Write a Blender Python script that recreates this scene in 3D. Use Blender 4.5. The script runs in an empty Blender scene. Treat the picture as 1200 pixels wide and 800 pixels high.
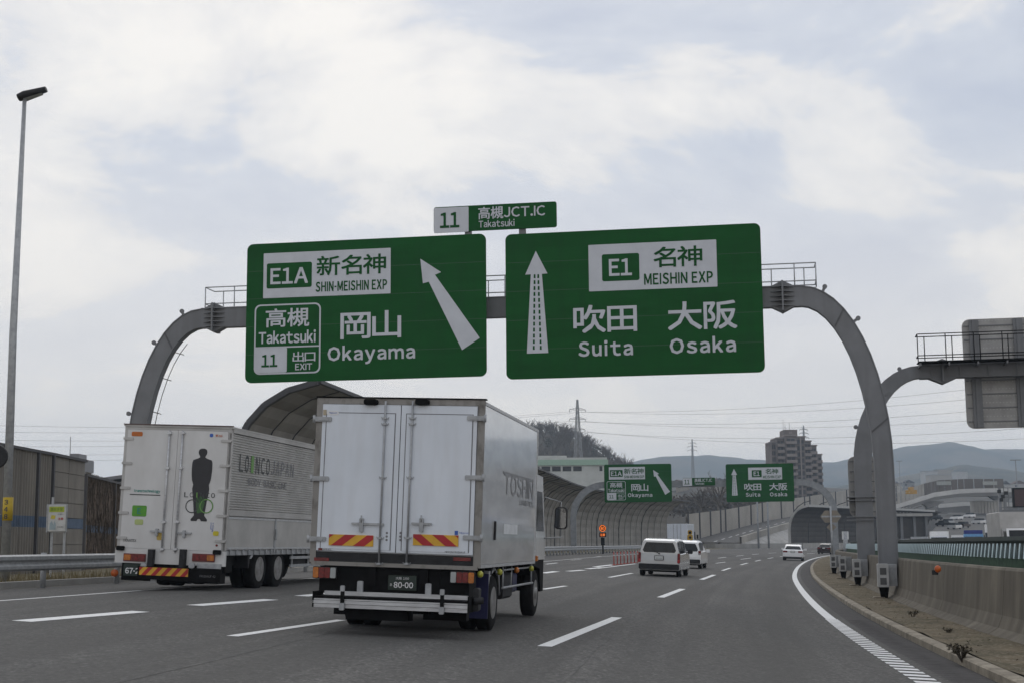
import bpy, bmesh, math, random
from mathutils import Vector, Matrix, noise
S = bpy.context.scene
COL = S.collection
R = math.radians
PI = math.pi
rng = random.Random(11)

# ---------------------------------------------------------------- camera
CAMH = 1.35
F = 1667.0
PITCH = math.atan(239 / F)
ROLL = 0.0087
cd = bpy.data.cameras.new('camera')
cam = bpy.data.objects.new('camera', cd)
COL.objects.link(cam)
cd.sensor_width = 36.0
cd.lens = F * 36 / 1200
cd.clip_start = 0.1
cd.clip_end = 20000
CM = Matrix.Translation((0, 0, CAMH)) @ Matrix.Rotation(PI / 2 + PITCH, 4, 'X') @ Matrix.Rotation(-ROLL, 4, 'Z')
cam.matrix_world = CM
S.camera = cam

# ---------------------------------------------------------------- world: thin cloud over a Nishita sky
SUN_EL, SUN_AZ = R(42), R(-8)      # azimuth from +Y (ahead), positive to the right
W = bpy.data.worlds.new('World')
S.world = W
W.use_nodes = True
nt = W.node_tree
nt.nodes.clear()
N = nt.nodes.new
def L(a, b): nt.links.new(a, b)
out = N('ShaderNodeOutputWorld')
sky = N('ShaderNodeTexSky'); sky.sky_type = 'NISHITA'; sky.sun_disc = False
sky.sun_elevation = SUN_EL; sky.sun_rotation = SUN_AZ; sky.dust_density = 3.0
bg1 = N('ShaderNodeBackground'); bg1.inputs[1].default_value = 0.06
L(sky.outputs[0], bg1.inputs[0])
tc = N('ShaderNodeTexCoord'); sep = N('ShaderNodeSeparateXYZ'); L(tc.outputs['Generated'], sep.inputs[0])
za = N('ShaderNodeMath'); za.operation = 'MAXIMUM'; za.inputs[1].default_value = 0.0; L(sep.outputs[2], za.inputs[0])
zb = N('ShaderNodeMath'); zb.operation = 'ADD'; zb.inputs[1].default_value = 0.30; L(za.outputs[0], zb.inputs[0])
dx = N('ShaderNodeMath'); dx.operation = 'DIVIDE'; L(sep.outputs[0], dx.inputs[0]); L(zb.outputs[0], dx.inputs[1])
dy = N('ShaderNodeMath'); dy.operation = 'DIVIDE'; L(sep.outputs[1], dy.inputs[0]); L(zb.outputs[0], dy.inputs[1])
cmb = N('ShaderNodeCombineXYZ'); L(dx.outputs[0], cmb.inputs[0]); L(dy.outputs[0], cmb.inputs[1]); cmb.inputs[2].default_value = 3.7
n1 = N('ShaderNodeTexNoise'); n1.inputs['Scale'].default_value = 2.3; n1.inputs['Detail'].default_value = 12; n1.inputs['Roughness'].default_value = 0.60; n1.inputs['Distortion'].default_value = 0.4
L(cmb.outputs[0], n1.inputs['Vector'])
r1 = N('ShaderNodeValToRGB'); L(n1.outputs['Fac'], r1.inputs[0])
r1.color_ramp.elements[0].position = 0.38; r1.color_ramp.elements[0].color = (0.60, 0.65, 0.765, 1)
r1.color_ramp.elements[1].position = 0.66; r1.color_ramp.elements[1].color = (1.06, 1.03, 0.985, 1)
e_ = r1.color_ramp.elements.new(0.505); e_.color = (0.72, 0.76, 0.84, 1)
e_ = r1.color_ramp.elements.new(0.555); e_.color = (0.89, 0.885, 0.89, 1)
# the cloud is more even and a little warmer low down
r2 = N('ShaderNodeValToRGB'); L(sep.outputs[2], r2.inputs[0])
r2.color_ramp.elements[0].position = 0.02; r2.color_ramp.elements[0].color = (1, 1, 1, 1)
r2.color_ramp.elements[1].position = 0.27; r2.color_ramp.elements[1].color = (0, 0, 0, 1)
mx = N('ShaderNodeMixRGB'); L(r2.outputs[0], mx.inputs[0]); L(r1.outputs[0], mx.inputs[1]); mx.inputs[2].default_value = (1.13, 1.06, 0.98, 1)
bg2 = N('ShaderNodeBackground'); bg2.inputs[1].default_value = 1.0; L(mx.outputs[0], bg2.inputs[0])
ms = N('ShaderNodeMixShader'); ms.inputs[0].default_value = 0.9
L(bg1.outputs[0], ms.inputs[1]); L(bg2.outputs[0], ms.inputs[2]); L(ms.outputs[0], out.inputs[0])

sl = bpy.data.lights.new('sun', 'SUN'); sl.energy = 0.55; sl.angle = R(45); sl.color = (1.0, 0.96, 0.9)
so = bpy.data.objects.new('sun', sl); COL.objects.link(so)
sv = Vector((math.sin(SUN_AZ) * math.cos(SUN_EL), math.cos(SUN_AZ) * math.cos(SUN_EL), math.sin(SUN_EL)))
so.rotation_euler = sv.to_track_quat('Z', 'Y').to_euler()

S.view_settings.view_transform = 'Standard'
S.view_settings.look = 'None'
S.view_settings.exposure = 0.0
S.view_settings.gamma = 1.0
S.cycles.volume_bounces = 1
S.cycles.max_bounces = 6
S.cycles.volume_max_steps = 24

# ---------------------------------------------------------------- pixel (of the 1200 x 800 photograph) to place
def ray(px, py):
    d = CM.to_3x3() @ Vector(((px - 600) / F, -(py - 400) / F, -1))
    return d / d.y
def at(px, py, Y): return Vector((0, 0, CAMH)) + ray(px, py) * Y
def horizon_at(px, Y, z):           # point at column px, depth Y, height z
    lo, hi = -2000, 3000
    for _ in range(40):
        m = (lo + hi) / 2
        if at(px, m, Y).z > z: lo = m
        else: hi = m
    return at(px, lo, Y)

# ---------------------------------------------------------------- materials
MC = {}
def mat(name, c, rough=0.6, metal=0.0, var=0.12, scale=3.0, bump=0.0, bscale=40.0, stretch=(1, 1, 1), c2=None, lo=0.35, hi=0.65, coat=0.0, emit=None, spec=0.5, detail=6, alpha=None):
    if name in MC: return MC[name]
    m = bpy.data.materials.new(name); m.use_nodes = True
    t = m.node_tree; b = t.nodes['Principled BSDF']
    b.inputs['Roughness'].default_value = rough; b.inputs['Metallic'].default_value = metal
    b.inputs['Specular IOR Level'].default_value = spec
    b.inputs['Coat Weight'].default_value = coat; b.inputs['Coat Roughness'].default_value = 0.06
    c = tuple(c) + (1,)
    if c2 is None: c2 = tuple(min(1, v * (1 - var * 2)) for v in c[:3])
    c2 = tuple(c2) + (1,)
    tcn = t.nodes.new('ShaderNodeTexCoord'); mp = t.nodes.new('ShaderNodeMapping')
    mp.inputs['Scale'].default_value = stretch
    t.links.new(tcn.outputs['Object'], mp.inputs[0])
    nz = t.nodes.new('ShaderNodeTexNoise'); nz.inputs['Scale'].default_value = scale; nz.inputs['Detail'].default_value = detail; nz.inputs['Roughness'].default_value = 0.6
    t.links.new(mp.outputs[0], nz.inputs['Vector'])
    rp = t.nodes.new('ShaderNodeValToRGB'); t.links.new(nz.outputs['Fac'], rp.inputs[0])
    rp.color_ramp.elements[0].position = lo; rp.color_ramp.elements[0].color = c2
    rp.color_ramp.elements[1].position = hi; rp.color_ramp.elements[1].color = c
    t.links.new(rp.outputs[0], b.inputs['Base Color'])
    if bump:
        nb = t.nodes.new('ShaderNodeTexNoise'); nb.inputs['Scale'].default_value = bscale; nb.inputs['Detail'].default_value = 4
        t.links.new(mp.outputs[0], nb.inputs['Vector'])
        bp = t.nodes.new('ShaderNodeBump'); bp.inputs['Strength'].default_value = bump; bp.inputs['Distance'].default_value = 0.02
        t.links.new(nb.outputs['Fac'], bp.inputs['Height']); t.links.new(bp.outputs[0], b.inputs['Normal'])
    if emit:
        b.inputs['Emission Color'].default_value = tuple(emit[:3]) + (1,); b.inputs['Emission Strength'].default_value = emit[3]
    MC[name] = m
    return m
def noise_layer(m, scale, amt, stretch=(1, 1, 1), lo=0.4, hi=0.6, dark=(0.0, 0.0, 0.0), coord='Object'):
    """multiply another band of noise over the base colour"""
    t = m.node_tree; b = t.nodes['Principled BSDF']
    src = b.inputs['Base Color'].links[0].from_socket
    tcn = t.nodes.new('ShaderNodeTexCoord'); mp = t.nodes.new('ShaderNodeMapping'); mp.inputs['Scale'].default_value = stretch
    t.links.new(tcn.outputs[coord], mp.inputs[0])
    nz = t.nodes.new('ShaderNodeTexNoise'); nz.inputs['Scale'].default_value = scale; nz.inputs['Detail'].default_value = 5
    t.links.new(mp.outputs[0], nz.inputs['Vector'])
    rp = t.nodes.new('ShaderNodeValToRGB'); t.links.new(nz.outputs['Fac'], rp.inputs[0])
    rp.color_ramp.elements[0].position = lo; rp.color_ramp.elements[0].color = (amt, amt, amt, 1)
    rp.color_ramp.elements[1].position = hi; rp.color_ramp.elements[1].color = (0, 0, 0, 1)
    mxn = t.nodes.new('ShaderNodeMixRGB'); mxn.blend_type = 'MIX'
    t.links.new(rp.outputs[0], mxn.inputs[0]); t.links.new(src, mxn.inputs[1]); mxn.inputs[2].default_value = tuple(dark) + (1,)
    t.links.new(mxn.outputs[0], b.inputs['Base Color'])
    return m

M_road = mat('asphalt', (0.178, 0.171, 0.160), 0.88, c2=(0.128, 0.123, 0.115), scale=9, bump=0.5, bscale=70, detail=9, spec=0.25)
noise_layer(M_road, 11, 0.55, stretch=(1, .5, 1), lo=0.36, hi=0.50, dark=(0.06, 0.058, 0.055))
noise_layer(M_road, 16, 0.6, stretch=(1.2, .45, 1), lo=0.34, hi=0.46, dark=(0.27, 0.262, 0.245))
noise_layer(M_road, 26, 0.6, lo=0.40, hi=0.60, dark=(0.055, 0.053, 0.05))
noise_layer(M_road, 0.5, 0.3, stretch=(1.2, 0.12, 1), lo=0.35, hi=0.62, dark=(0.07, 0.07, 0.07))
M_road2 = mat('shoulder asphalt', (0.085, 0.080, 0.078), 0.9, var=0.12, scale=5, bump=0.5, bscale=90, detail=9, spec=0.2)
M_white = mat('road paint', (0.74, 0.74, 0.73), 0.6, c2=(0.52, 0.52, 0.51), scale=14, lo=0.3, hi=0.5, detail=9)
M_dirt = mat('dirt', (0.20, 0.163, 0.112), 0.95, c2=(0.10, 0.083, 0.058), scale=3.5, bump=0.9, bscale=22, detail=10, spec=0.1)
noise_layer(M_dirt, 0.9, 0.6, lo=0.4, hi=0.58, dark=(0.075, 0.07, 0.045))
noise_layer(M_dirt, 14, 0.6, lo=0.36, hi=0.48, dark=(0.30, 0.26, 0.20))
M_kerb = mat('old kerb concrete', (0.32, 0.28, 0.215), 0.9, c2=(0.17, 0.145, 0.11), scale=3, bump=0.5, bscale=30, detail=8)
M_wallc = mat('stained concrete', (0.185, 0.163, 0.125), 0.9, c2=(0.10, 0.087, 0.066), scale=2.2, stretch=(1, 1, 0.25), bump=0.35, bscale=30, detail=9)
noise_layer(M_wallc, 2.6, 0.5, stretch=(1, 1, 0.16), lo=0.36, hi=0.62, dark=(0.075, 0.064, 0.05))
noise_layer(M_wallc, 0.8, 0.35, lo=0.4, hi=0.6, dark=(0.10, 0.085, 0.065))
M_conc = mat('concrete', (0.42, 0.41, 0.39), 0.85, c2=(0.30, 0.29, 0.275), scale=0.6, stretch=(1, 1, 0.3), bump=0.2)
M_ground = mat('ground', (0.16, 0.15, 0.115), 0.95, c2=(0.09, 0.085, 0.06), scale=0.05)
M_verge = mat('dry verge', (0.19, 0.155, 0.09), 0.95, c2=(0.09, 0.08, 0.045), scale=1.5, bump=0.8, bscale=12)
M_steel = mat('grey painted steel', (0.185, 0.19, 0.20), 0.55, 0.1, var=0.09, scale=1.3)
noise_layer(M_steel, 3.0, 0.25, stretch=(1, 1, 0.12), lo=0.35, hi=0.5, dark=(0.10, 0.10, 0.10))
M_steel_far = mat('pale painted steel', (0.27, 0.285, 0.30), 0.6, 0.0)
M_galv = mat('galvanised steel', (0.40, 0.41, 0.42), 0.5, 0.3, c2=(0.29, 0.30, 0.31), scale=8)
M_green = mat('sign green', (0.005, 0.084, 0.016), 0.5, c2=(0.004, 0.066, 0.013), scale=0.7, stretch=(0.5, 1, 3), spec=0.15)
noise_layer(M_green, 1.6, 0.25, stretch=(2, 1, .25), lo=.36, hi=.55, dark=(.006, .05, .014))
M_sgnw = mat('sign white', (0.56, 0.58, 0.62), 0.5, var=0.05, scale=2, spec=.2)
M_white_t = mat('white truck paint', (0.66, 0.70, 0.76), 0.35, c2=(0.60, 0.645, 0.705), scale=1.1, coat=0.3)
noise_layer(M_white_t, 2.2, 0.12, stretch=(3, 3, 0.5), lo=0.38, hi=0.58, dark=(0.35, 0.34, 0.32))
M_side = mat('glossy white side panel', (0.66, 0.67, 0.68), 0.12, c2=(0.58, 0.59, 0.60), scale=0.8, coat=0.6, spec=0.7)
noise_layer(M_side, 1.3, 0.45, stretch=(0.6, 0.6, 2.2), lo=0.42, hi=0.56, dark=(0.42, 0.42, 0.43))  # grey streaks paint vague reflections into the side panel's colour
M_ss = mat('stainless trim', (0.24, 0.23, 0.215), 0.45, 0.3, c2=(0.085, 0.075, 0.065), scale=4, stretch=(1, 1, 0.6), lo=0.3, hi=0.5)
M_dirty = mat('dirty white paint', (0.63, 0.625, 0.615), 0.5, c2=(0.54, 0.53, 0.515), scale=1.3, stretch=(1, 1, 0.5))
M_wing = mat('wing body side', (0.47, 0.46, 0.445), 0.5, 0.1, c2=(0.36, 0.35, 0.335), scale=1.2)
M_blk = mat('black chassis', (0.007, 0.007, 0.0075), 0.75, var=0.3, scale=5, spec=.15)
M_dgrey = mat('dark grey plastic', (0.03, 0.03, 0.032), 0.6, var=0.2, scale=6, spec=.25)
M_tyre = mat('tyre rubber', (0.014, 0.014, 0.0145), 0.9, var=0.2, scale=8, bump=0.3, spec=.15)
M_rim = mat('wheel rim', (0.33, 0.33, 0.33), 0.45, 0.5, c2=(0.16, 0.15, 0.14), scale=6)
M_alu = mat('aluminium', (0.56, 0.57, 0.58), 0.4, 0.35, c2=(0.42, 0.42, 0.43), scale=5, stretch=(1, 1, 6))
M_red = mat('red lens', (0.20, 0.009, 0.010), 0.25, var=0.3, scale=20)
M_orange = mat('amber lens', (0.55, 0.17, 0.02), 0.25, var=0.2, scale=20)
M_clear = mat('clear lens', (0.35, 0.37, 0.37), 0.2)
M_chy = mat('chevron yellow', (0.72, 0.40, 0.03), 0.5)
M_chr = mat('chevron red', (0.42, 0.015, 0.02), 0.5)
M_glass = mat('car glass', (0.014, 0.017, 0.019), 0.08, spec=.35, var=0.3)
M_plateg = mat('green number plate', (0.007, 0.022, 0.015), 0.4)
M_txtw = mat('lettering white', (0.7, 0.7, 0.7), 0.5, var=0.02)
M_txtk = mat('lettering dark', (0.045, 0.05, 0.05), 0.5, var=0.02)
M_txtg = mat('lettering green', (0.12, 0.28, 0.06), 0.5, var=0.02)
M_txtgr = mat('lettering grey', (0.16, 0.16, 0.17), 0.4, var=0.02)
M_txtbl = mat('lettering blue', (0.03, 0.10, 0.40), 0.5, var=0.02)
M_txtte = mat('lettering teal', (0.02, 0.24, 0.20), 0.5, var=0.02)
M_sil = mat('silver van paint', (0.58, 0.585, 0.59), 0.25, 0.3, coat=0.8, var=0.03)
M_cwhite = mat('white car paint', (0.78, 0.78, 0.78), 0.25, coat=0.8, var=0.03)
M_cdark = mat('dark maroon car paint', (0.022, 0.008, 0.009), 0.25, coat=0.5, var=0.1)
M_panel = mat('noise barrier panel', (0.30, 0.285, 0.26), 0.75, c2=(0.205, 0.193, 0.172), scale=0.35, stretch=(1, 1, 0.6))
M_panel2 = mat('pale noise barrier panel', (0.40, 0.375, 0.335), 0.8, c2=(0.30, 0.28, 0.25), scale=0.15)
M_rib = mat('dark barrier rib', (0.055, 0.055, 0.06), 0.6)
M_fin = mat('pale teal fin', (0.50, 0.60, 0.61), 0.5, c2=(0.40, 0.49, 0.50), scale=2)
M_net = mat('green base strip', (0.035, 0.085, 0.045), 0.8, c2=(0.02, 0.05, 0.03), scale=9, lo=0.4, hi=0.6)
M_bark = mat('bare branches', (0.12, 0.10, 0.082), 0.9, c2=(0.065, 0.055, 0.047), scale=1)
M_orangep = mat('orange reflector', (0.60, 0.13, 0.015), 0.35, c2=(0.40, 0.07, 0.01), scale=20)
M_pole_red = mat('red delineator', (0.42, 0.06, 0.04), 0.5)

# ---------------------------------------------------------------- mesh helpers
class MB:
    def __init__(s): s.v = []; s.f = []; s.smooth = set()
    def add(s, vs, fs, sm=False):
        o = len(s.v); s.v += [tuple(v) for v in vs]
        for f in fs:
            if sm: s.smooth.add(len(s.f))
            s.f.append(tuple(i + o for i in f))
        return s
    def box(s, x0, x1, y0, y1, z0, z1):
        return s.add([(x0, y0, z0), (x1, y0, z0), (x1, y1, z0), (x0, y1, z0), (x0, y0, z1), (x1, y0, z1), (x1, y1, z1), (x0, y1, z1)],
                     [(0, 3, 2, 1), (4, 5, 6, 7), (0, 1, 5, 4), (1, 2, 6, 5), (2, 3, 7, 6), (3, 0, 4, 7)])
    def cbox(s, x0, x1, y0, y1, z0, z1, b=0.01):
        """box with chamfered edges in the x-z outline"""
        pts = [(x0 + b, z0), (x1 - b, z0), (x1, z0 + b), (x1, z1 - b), (x1 - b, z1), (x0 + b, z1), (x0, z1 - b), (x0, z0 + b)]
        return s.prism(pts, y0, y1)
    def prism(s, pts, y0, y1, axis='y'):
        n = len(pts)
        def P(a, b, t): return (a, t, b) if axis == 'y' else ((t, a, b) if axis == 'x' else (a, b, t))
        vs = [P(a, b, y0) for a, b in pts] + [P(a, b, y1) for a, b in pts]
        fs = [tuple(range(n)), tuple(range(2 * n - 1, n - 1, -1))] + [(i, n + i, n + (i + 1) % n, (i + 1) % n) for i in range(n)]
        return s.add(vs, fs)
    def tube(s, path, r, n=6, closed=False, cap=True):
        path = [Vector(p) for p in path]; rs = r if isinstance(r, (list, tuple)) else [r] * len(path)
        vs = []; up = Vector((0, 0, 1)); prev = None
        for i, p in enumerate(path):
            a = path[max(0, i - 1)]; b = path[min(len(path) - 1, i + 1)]
            t = (b - a).normalized()
            if prev is None:
                x = t.cross(up if abs(t.z) < 0.9 else Vector((1, 0, 0))).normalized()
            else:
                x = (prev - t * prev.dot(t)).normalized()
            prev = x; y = t.cross(x)
            for k in range(n):
                an = 2 * PI * k / n + PI / n
                vs.append(p + (x * math.cos(an) + y * math.sin(an)) * rs[i])
        fs = []
        for i in range(len(path) - 1):
            for k in range(n):
                fs.append((i * n + k, i * n + (k + 1) % n, (i + 1) * n + (k + 1) % n, (i + 1) * n + k))
        s.add(vs, fs, sm=n > 5)
        if cap:
            s.f.append(tuple(len(s.v) - len(vs) + k for k in range(n))[::-1]); s.f.append(tuple(len(s.v) - n + k for k in range(n)))
        return s
    def bar(s, a, b, w, h=None):
        h = h or w
        a = Vector(a); b = Vector(b); t = (b - a).normalized()
        x = t.cross(Vector((0, 0, 1)) if abs(t.z) < 0.95 else Vector((0, 1, 0))).normalized(); y = x.cross(t)
        vs = [p + x * sx * w / 2 + y * sy * h / 2 for p in (a, b) for sx, sy in ((-1, -1), (1, -1), (1, 1), (-1, 1))]
        return s.add(vs, [(0, 3, 2, 1), (4, 5, 6, 7), (0, 1, 5, 4), (1, 2, 6, 5), (2, 3, 7, 6), (3, 0, 4, 7)])
    def lathe(s, prof, n=20, axis='x', c=(0, 0, 0)):
        vs = []
        for a, r in prof:
            for k in range(n):
                t = 2 * PI * k / n
                if axis == 'x': vs.append((c[0] + a, c[1] + r * math.cos(t), c[2] + r * math.sin(t)))
                elif axis == 'y': vs.append((c[0] + r * math.cos(t), c[1] + a, c[2] + r * math.sin(t)))
                else: vs.append((c[0] + r * math.cos(t), c[1] + r * math.sin(t), c[2] + a))
        fs = [(i * n + k, i * n + (k + 1) % n, (i + 1) * n + (k + 1) % n, (i + 1) * n + k) for i in range(len(prof) - 1) for k in range(n)]
        s.add(vs, fs, sm=True)
        o = len(s.v) - len(vs)
        s.f.append(tuple(o + k for k in range(n))[::-1]); s.f.append(tuple(len(s.v) - n + k for k in range(n)))
        return s
    def quad(s, a, b, c, d): return s.add([a, b, c, d], [(0, 1, 2, 3)])
    def mesh(s, name, m):
        me = bpy.data.meshes.new(name); me.from_pydata(s.v, [], s.f); me.validate(); me.update()
        bm = bmesh.new(); bm.from_mesh(me); bmesh.ops.recalc_face_normals(bm, faces=bm.faces)
        bm.to_mesh(me); bm.free()
        if s.smooth and len(me.polygons) == len(s.f):
            for i in s.smooth: me.polygons[i].use_smooth = True
        me.materials.append(m)
        return me
    def build(s, name, m, parent=None):
        return link(name, s.mesh(name, m), parent)
def link(name, me, parent=None):
    o = bpy.data.objects.new(name, me); COL.objects.link(o)
    if parent: o.parent = parent
    return o
def tag(o, label=None, cat=None, group=None, kind=None):
    if label: o['label'] = label
    if cat: o['category'] = cat
    if group: o['group'] = group
    if kind: o['kind'] = kind
    return o
def empty(name, loc, rz=0, label=None, cat=None, group=None, rx=0, ry=0):
    o = bpy.data.objects.new(name, None); COL.objects.link(o)
    o.location = loc; o.rotation_euler = (rx, ry, rz); o.empty_display_size = 0.3
    return tag(o, label, cat, group)
def copy_tree(o, parent=None):
    c = o.copy(); COL.objects.link(c)
    if parent: c.parent = parent
    for ch in list(o.children): copy_tree(ch, c)
    return c
def structure(name, mb, m): return tag(mb.build(name, m), kind='structure')
TXT = {}
def glyph(ch, bold):
    """one character as flat faces; Latin letters are taken from the full-width forms of the built-in font"""
    k = (ch, bold)
    if k in TXT: return TXT[k]
    if ch in 'I-':
        q_ = (0, .085, 0, .735) if ch == 'I' else (0, .22, .30, .375)
        TXT[k] = ([Vector((q_[a_], q_[b_], 0)) for a_, b_ in ((0, 2), (1, 2), (1, 3), (0, 3))], [(0, 1, 2, 3)]); return TXT[k]
    c = chr(ord(ch) + 0xFEE0) if '!' <= ch <= '~' else ch
    cu = bpy.data.curves.new('lettering', 'FONT'); cu.body = c; cu.size = 1.0; cu.resolution_u = 2
    o = bpy.data.objects.new('lettering', cu); COL.objects.link(o)
    dg = bpy.context.evaluated_depsgraph_get()
    me = bpy.data.meshes.new_from_object(o.evaluated_get(dg))
    vs = [v.co.copy() for v in me.vertices]; fs = [tuple(p.vertices) for p in me.polygons]
    bpy.data.objects.remove(o); bpy.data.curves.remove(cu); bpy.data.meshes.remove(me)
    TXT[k] = (vs, fs)
    return TXT[k]
def text_mesh(s, bold=0.0, gap=0.09):
    vs = []; fs = []; x = 0.0
    for ch in s:
        if ch == ' ': x += 0.30; continue
        gv, gf = glyph(ch, bold)
        if not gv: continue
        a = min(v.x for v in gv); b = max(v.x for v in gv); o = len(vs); gx = gap if ord(ch) < 256 else 0.07
        vs += [Vector((v.x - a + x, v.y, 0)) for v in gv]; fs += [tuple(i + o for i in f) for f in gf]
        x += b - a + gx
    return vs, fs, min(v.x for v in vs), max(v.x for v in vs), min(v.y for v in vs), max(v.y for v in vs)
def text(s, cx, cz, w, h, m, parent, y=0.0, bold=0.02, plane='xz', name='lettering', gap=0.09):
    """lettering stretched to w x h, centred at (cx, cz) on the plane y (or on x = y for plane 'yz')"""
    vs, fs, x0, x1, y0, y1 = text_mesh(s, 0, gap)
    q = []; nf = list(fs); fs = []; sgn = -1 if plane == 'xz' else 1
    d = min(bold, .035) * .62 * h / max(.3, y1 - y0)
    for j, (ox, oz) in enumerate(((0, 0),) if h < .06 else ((-d, -d), (d, d), (-d, d), (d, -d))):
        base_ = len(q)
        for v in vs:
            a = cx + ((v.x - x0) / (x1 - x0) - 0.5) * (w - 2 * d) + ox; b = cz + ((v.y - y0) / (y1 - y0) - 0.5) * (h - 2 * d) + oz
            yy = y + sgn * j * .0006
            q.append((a, yy, b) if plane == 'xz' else (yy, a, b))
        fs += [tuple(i + base_ for i in f) for f in nf]
    me = bpy.data.meshes.new(name); me.from_pydata(q, [], fs); me.materials.append(m)
    return link(name, me, parent)
def rrect(x0, x1, z0, z1, r, n=5):
    pts = []
    for cx, cz, a0 in ((x1 - r, z1 - r, 0), (x0 + r, z1 - r, 90), (x0 + r, z0 + r, 180), (x1 - r, z0 + r, 270)):
        for k in range(n + 1):
            a = R(a0 + 90 * k / n); pts.append((cx + r * math.cos(a), cz + r * math.sin(a)))
    return pts

# ---------------------------------------------------------------- road geometry
BANK = 0.05
ZE = -BANK * 4.6
def onz(px, py, z):
    d = ray(px, py); return Vector((0, 0, CAMH)) + d * ((z - CAMH) / d.z)
EPX = [(1085, 799), (1040, 772), (1000, 747), (962, 717), (942, 695), (932, 680), (931, 672), (937, 662), (950, 655), (967, 651)]
EP = [onz(x, y, ZE) for x, y in EPX]
def catmull(pts, step):
    o = []
    P = [2 * pts[0] - pts[1]] + list(pts) + [2 * pts[-1] - pts[-2]]
    for i in range(1, len(P) - 2):
        a, b, c, d = P[i - 1:i + 3]; n = max(1, int((c - b).length / step))
        for k in range(n):
            t = k / n
            o.append(0.5 * ((2 * b) + (c - a) * t + (2 * a - 5 * b + 4 * c - d) * t * t + (3 * b - a - 3 * c + d) * t ** 3))
    o.append(P[-2]); return o
back = (EP[1] - EP[0]).normalized()
pts = [EP[0] - back * 24, EP[0] - back * 10] + EP
h = math.atan2(EP[-1].x - EP[-2].x, EP[-1].y - EP[-2].y); p = EP[-1].copy()
for k in range(14):
    h += 0.045; p = p + Vector((math.sin(h), math.cos(h), 0)) * 20; pts.append(p)
EC = catmull(pts, 1.2)
# smooth
for _ in range(60):
    EC = [EC[0]] + [(EC[i - 1] + EC[i] * 2 + EC[i + 1]) / 4 for i in range(1, len(EC) - 1)] + [EC[-1]]
def tang(C, i):
    a = C[max(0, i - 1)]; b = C[min(len(C) - 1, i + 1)]; return (b - a).normalized()
ETAN = [tang(EC, i) for i in range(len(EC))]
def offpt(i, off):                  # off metres to the left of the edge line
    t = ETAN[i]; q = EC[i] + Vector((-t.y, t.x, 0)) * off
    return Vector((q.x, q.y, ZE + BANK * min(max(off, -0.5), 13.5)))
def eoff(x, y):
    best = 1e9; s = 0
    for i in range(0, len(EC)):
        d = (EC[i].x - x) ** 2 + (EC[i].y - y) ** 2
        if d < best: best = d; s = i
    t = ETAN[s]; d = Vector((x - EC[s].x, y - EC[s].y, 0))
    return (-t.y * d.x + t.x * d.y), s
def gz(x, y):
    return ZE + BANK * min(max(eoff(x, y)[0], -0.5), 13.5)
def ground(px, py):
    z = 0.0
    for _ in range(60):
        q = onz(px, py, z)
        z = 0.75 * z + 0.25 * gz(q.x, q.y)
    q.z = z; return q
def heading(x, y):
    t = ETAN[eoff(x, y)[1]]; return math.atan2(t.x, t.y)
def idx_at(Y): return min(range(len(EC)), key=lambda i: abs(EC[i].y - Y))
GR = [Vector(p + (0,)) for p in ((-15.5, 2), (-13.4, 20), (-11.7, 32), (-10.6, 38.5), (-7.2, 58), (-2.2, 90), (3.4, 128), (9.5, 158), (17.5, 190), (30, 235), (52, 300), (90, 350))]
GRC = catmull(GR, 1.0)
def gr_x(Y):
    best = min(GRC, key=lambda q: abs(q.y - Y)); return best.x

# ground to the horizon
g = MB()
NG = 24
xs = [-4200 + i * 8400 / NG for i in range(NG + 1)]; ys = [-60 + (i / NG) ** 2 * 4300 for i in range(NG + 1)]
vs = [(x, y, -0.75) for y in ys for x in xs]
g.add(vs, [(j * (NG + 1) + i, j * (NG + 1) + i + 1, (j + 1) * (NG + 1) + i + 1, (j + 1) * (NG + 1) + i) for j in range(NG) for i in range(NG)])
structure('ground', g, M_ground)
# carriageway
OFF = [-0.84, 0, 2, 4, 6, 8, 10, 12, 13.5]
road = MB(); rows = []
for i in range(0, len(EC), 2):
    row = [offpt(i, o) for o in OFF]
    q = row[-1]; t = ETAN[i]; n_ = Vector((-t.y, t.x, 0))
    ex = 0
    for s_ in range(0, 30):         # reach out to the guard rail
        c = q + n_ * s_
        if c.x > gr_x(c.y) - 0.4: ex = s_
        else: break
    row.append(q + n_ * (max(ex, 1) + 0.5) ); row[-1].z = row[-2].z
    rows.append(row)
K = len(rows[0])
road.add([v for r_ in rows for v in r_], [(j * K + i, j * K + i + 1, (j + 1) * K + i + 1, (j + 1) * K + i) for j in range(len(rows) - 1) for i in range(K - 1)])
ro = structure('road', road, M_road)
uvl = ro.data.uv_layers.new(name='UVMap'); cols_u = OFF + [16]
for lp_ in ro.data.loops:
    j_, i_ = divmod(lp_.vertex_index, K); uvl.data[lp_.index].uv = (cols_u[i_], j_ * 2.4)
noise_layer(M_road, 1.35, 0.55, stretch=(1, .02, 1), lo=.40, hi=.60, dark=(.075, .072, .068), coord='UV')
noise_layer(M_road, 0.55, 0.30, stretch=(1, .10, 1), lo=.46, hi=.54, dark=(.085, .082, .076), coord='UV')

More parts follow.
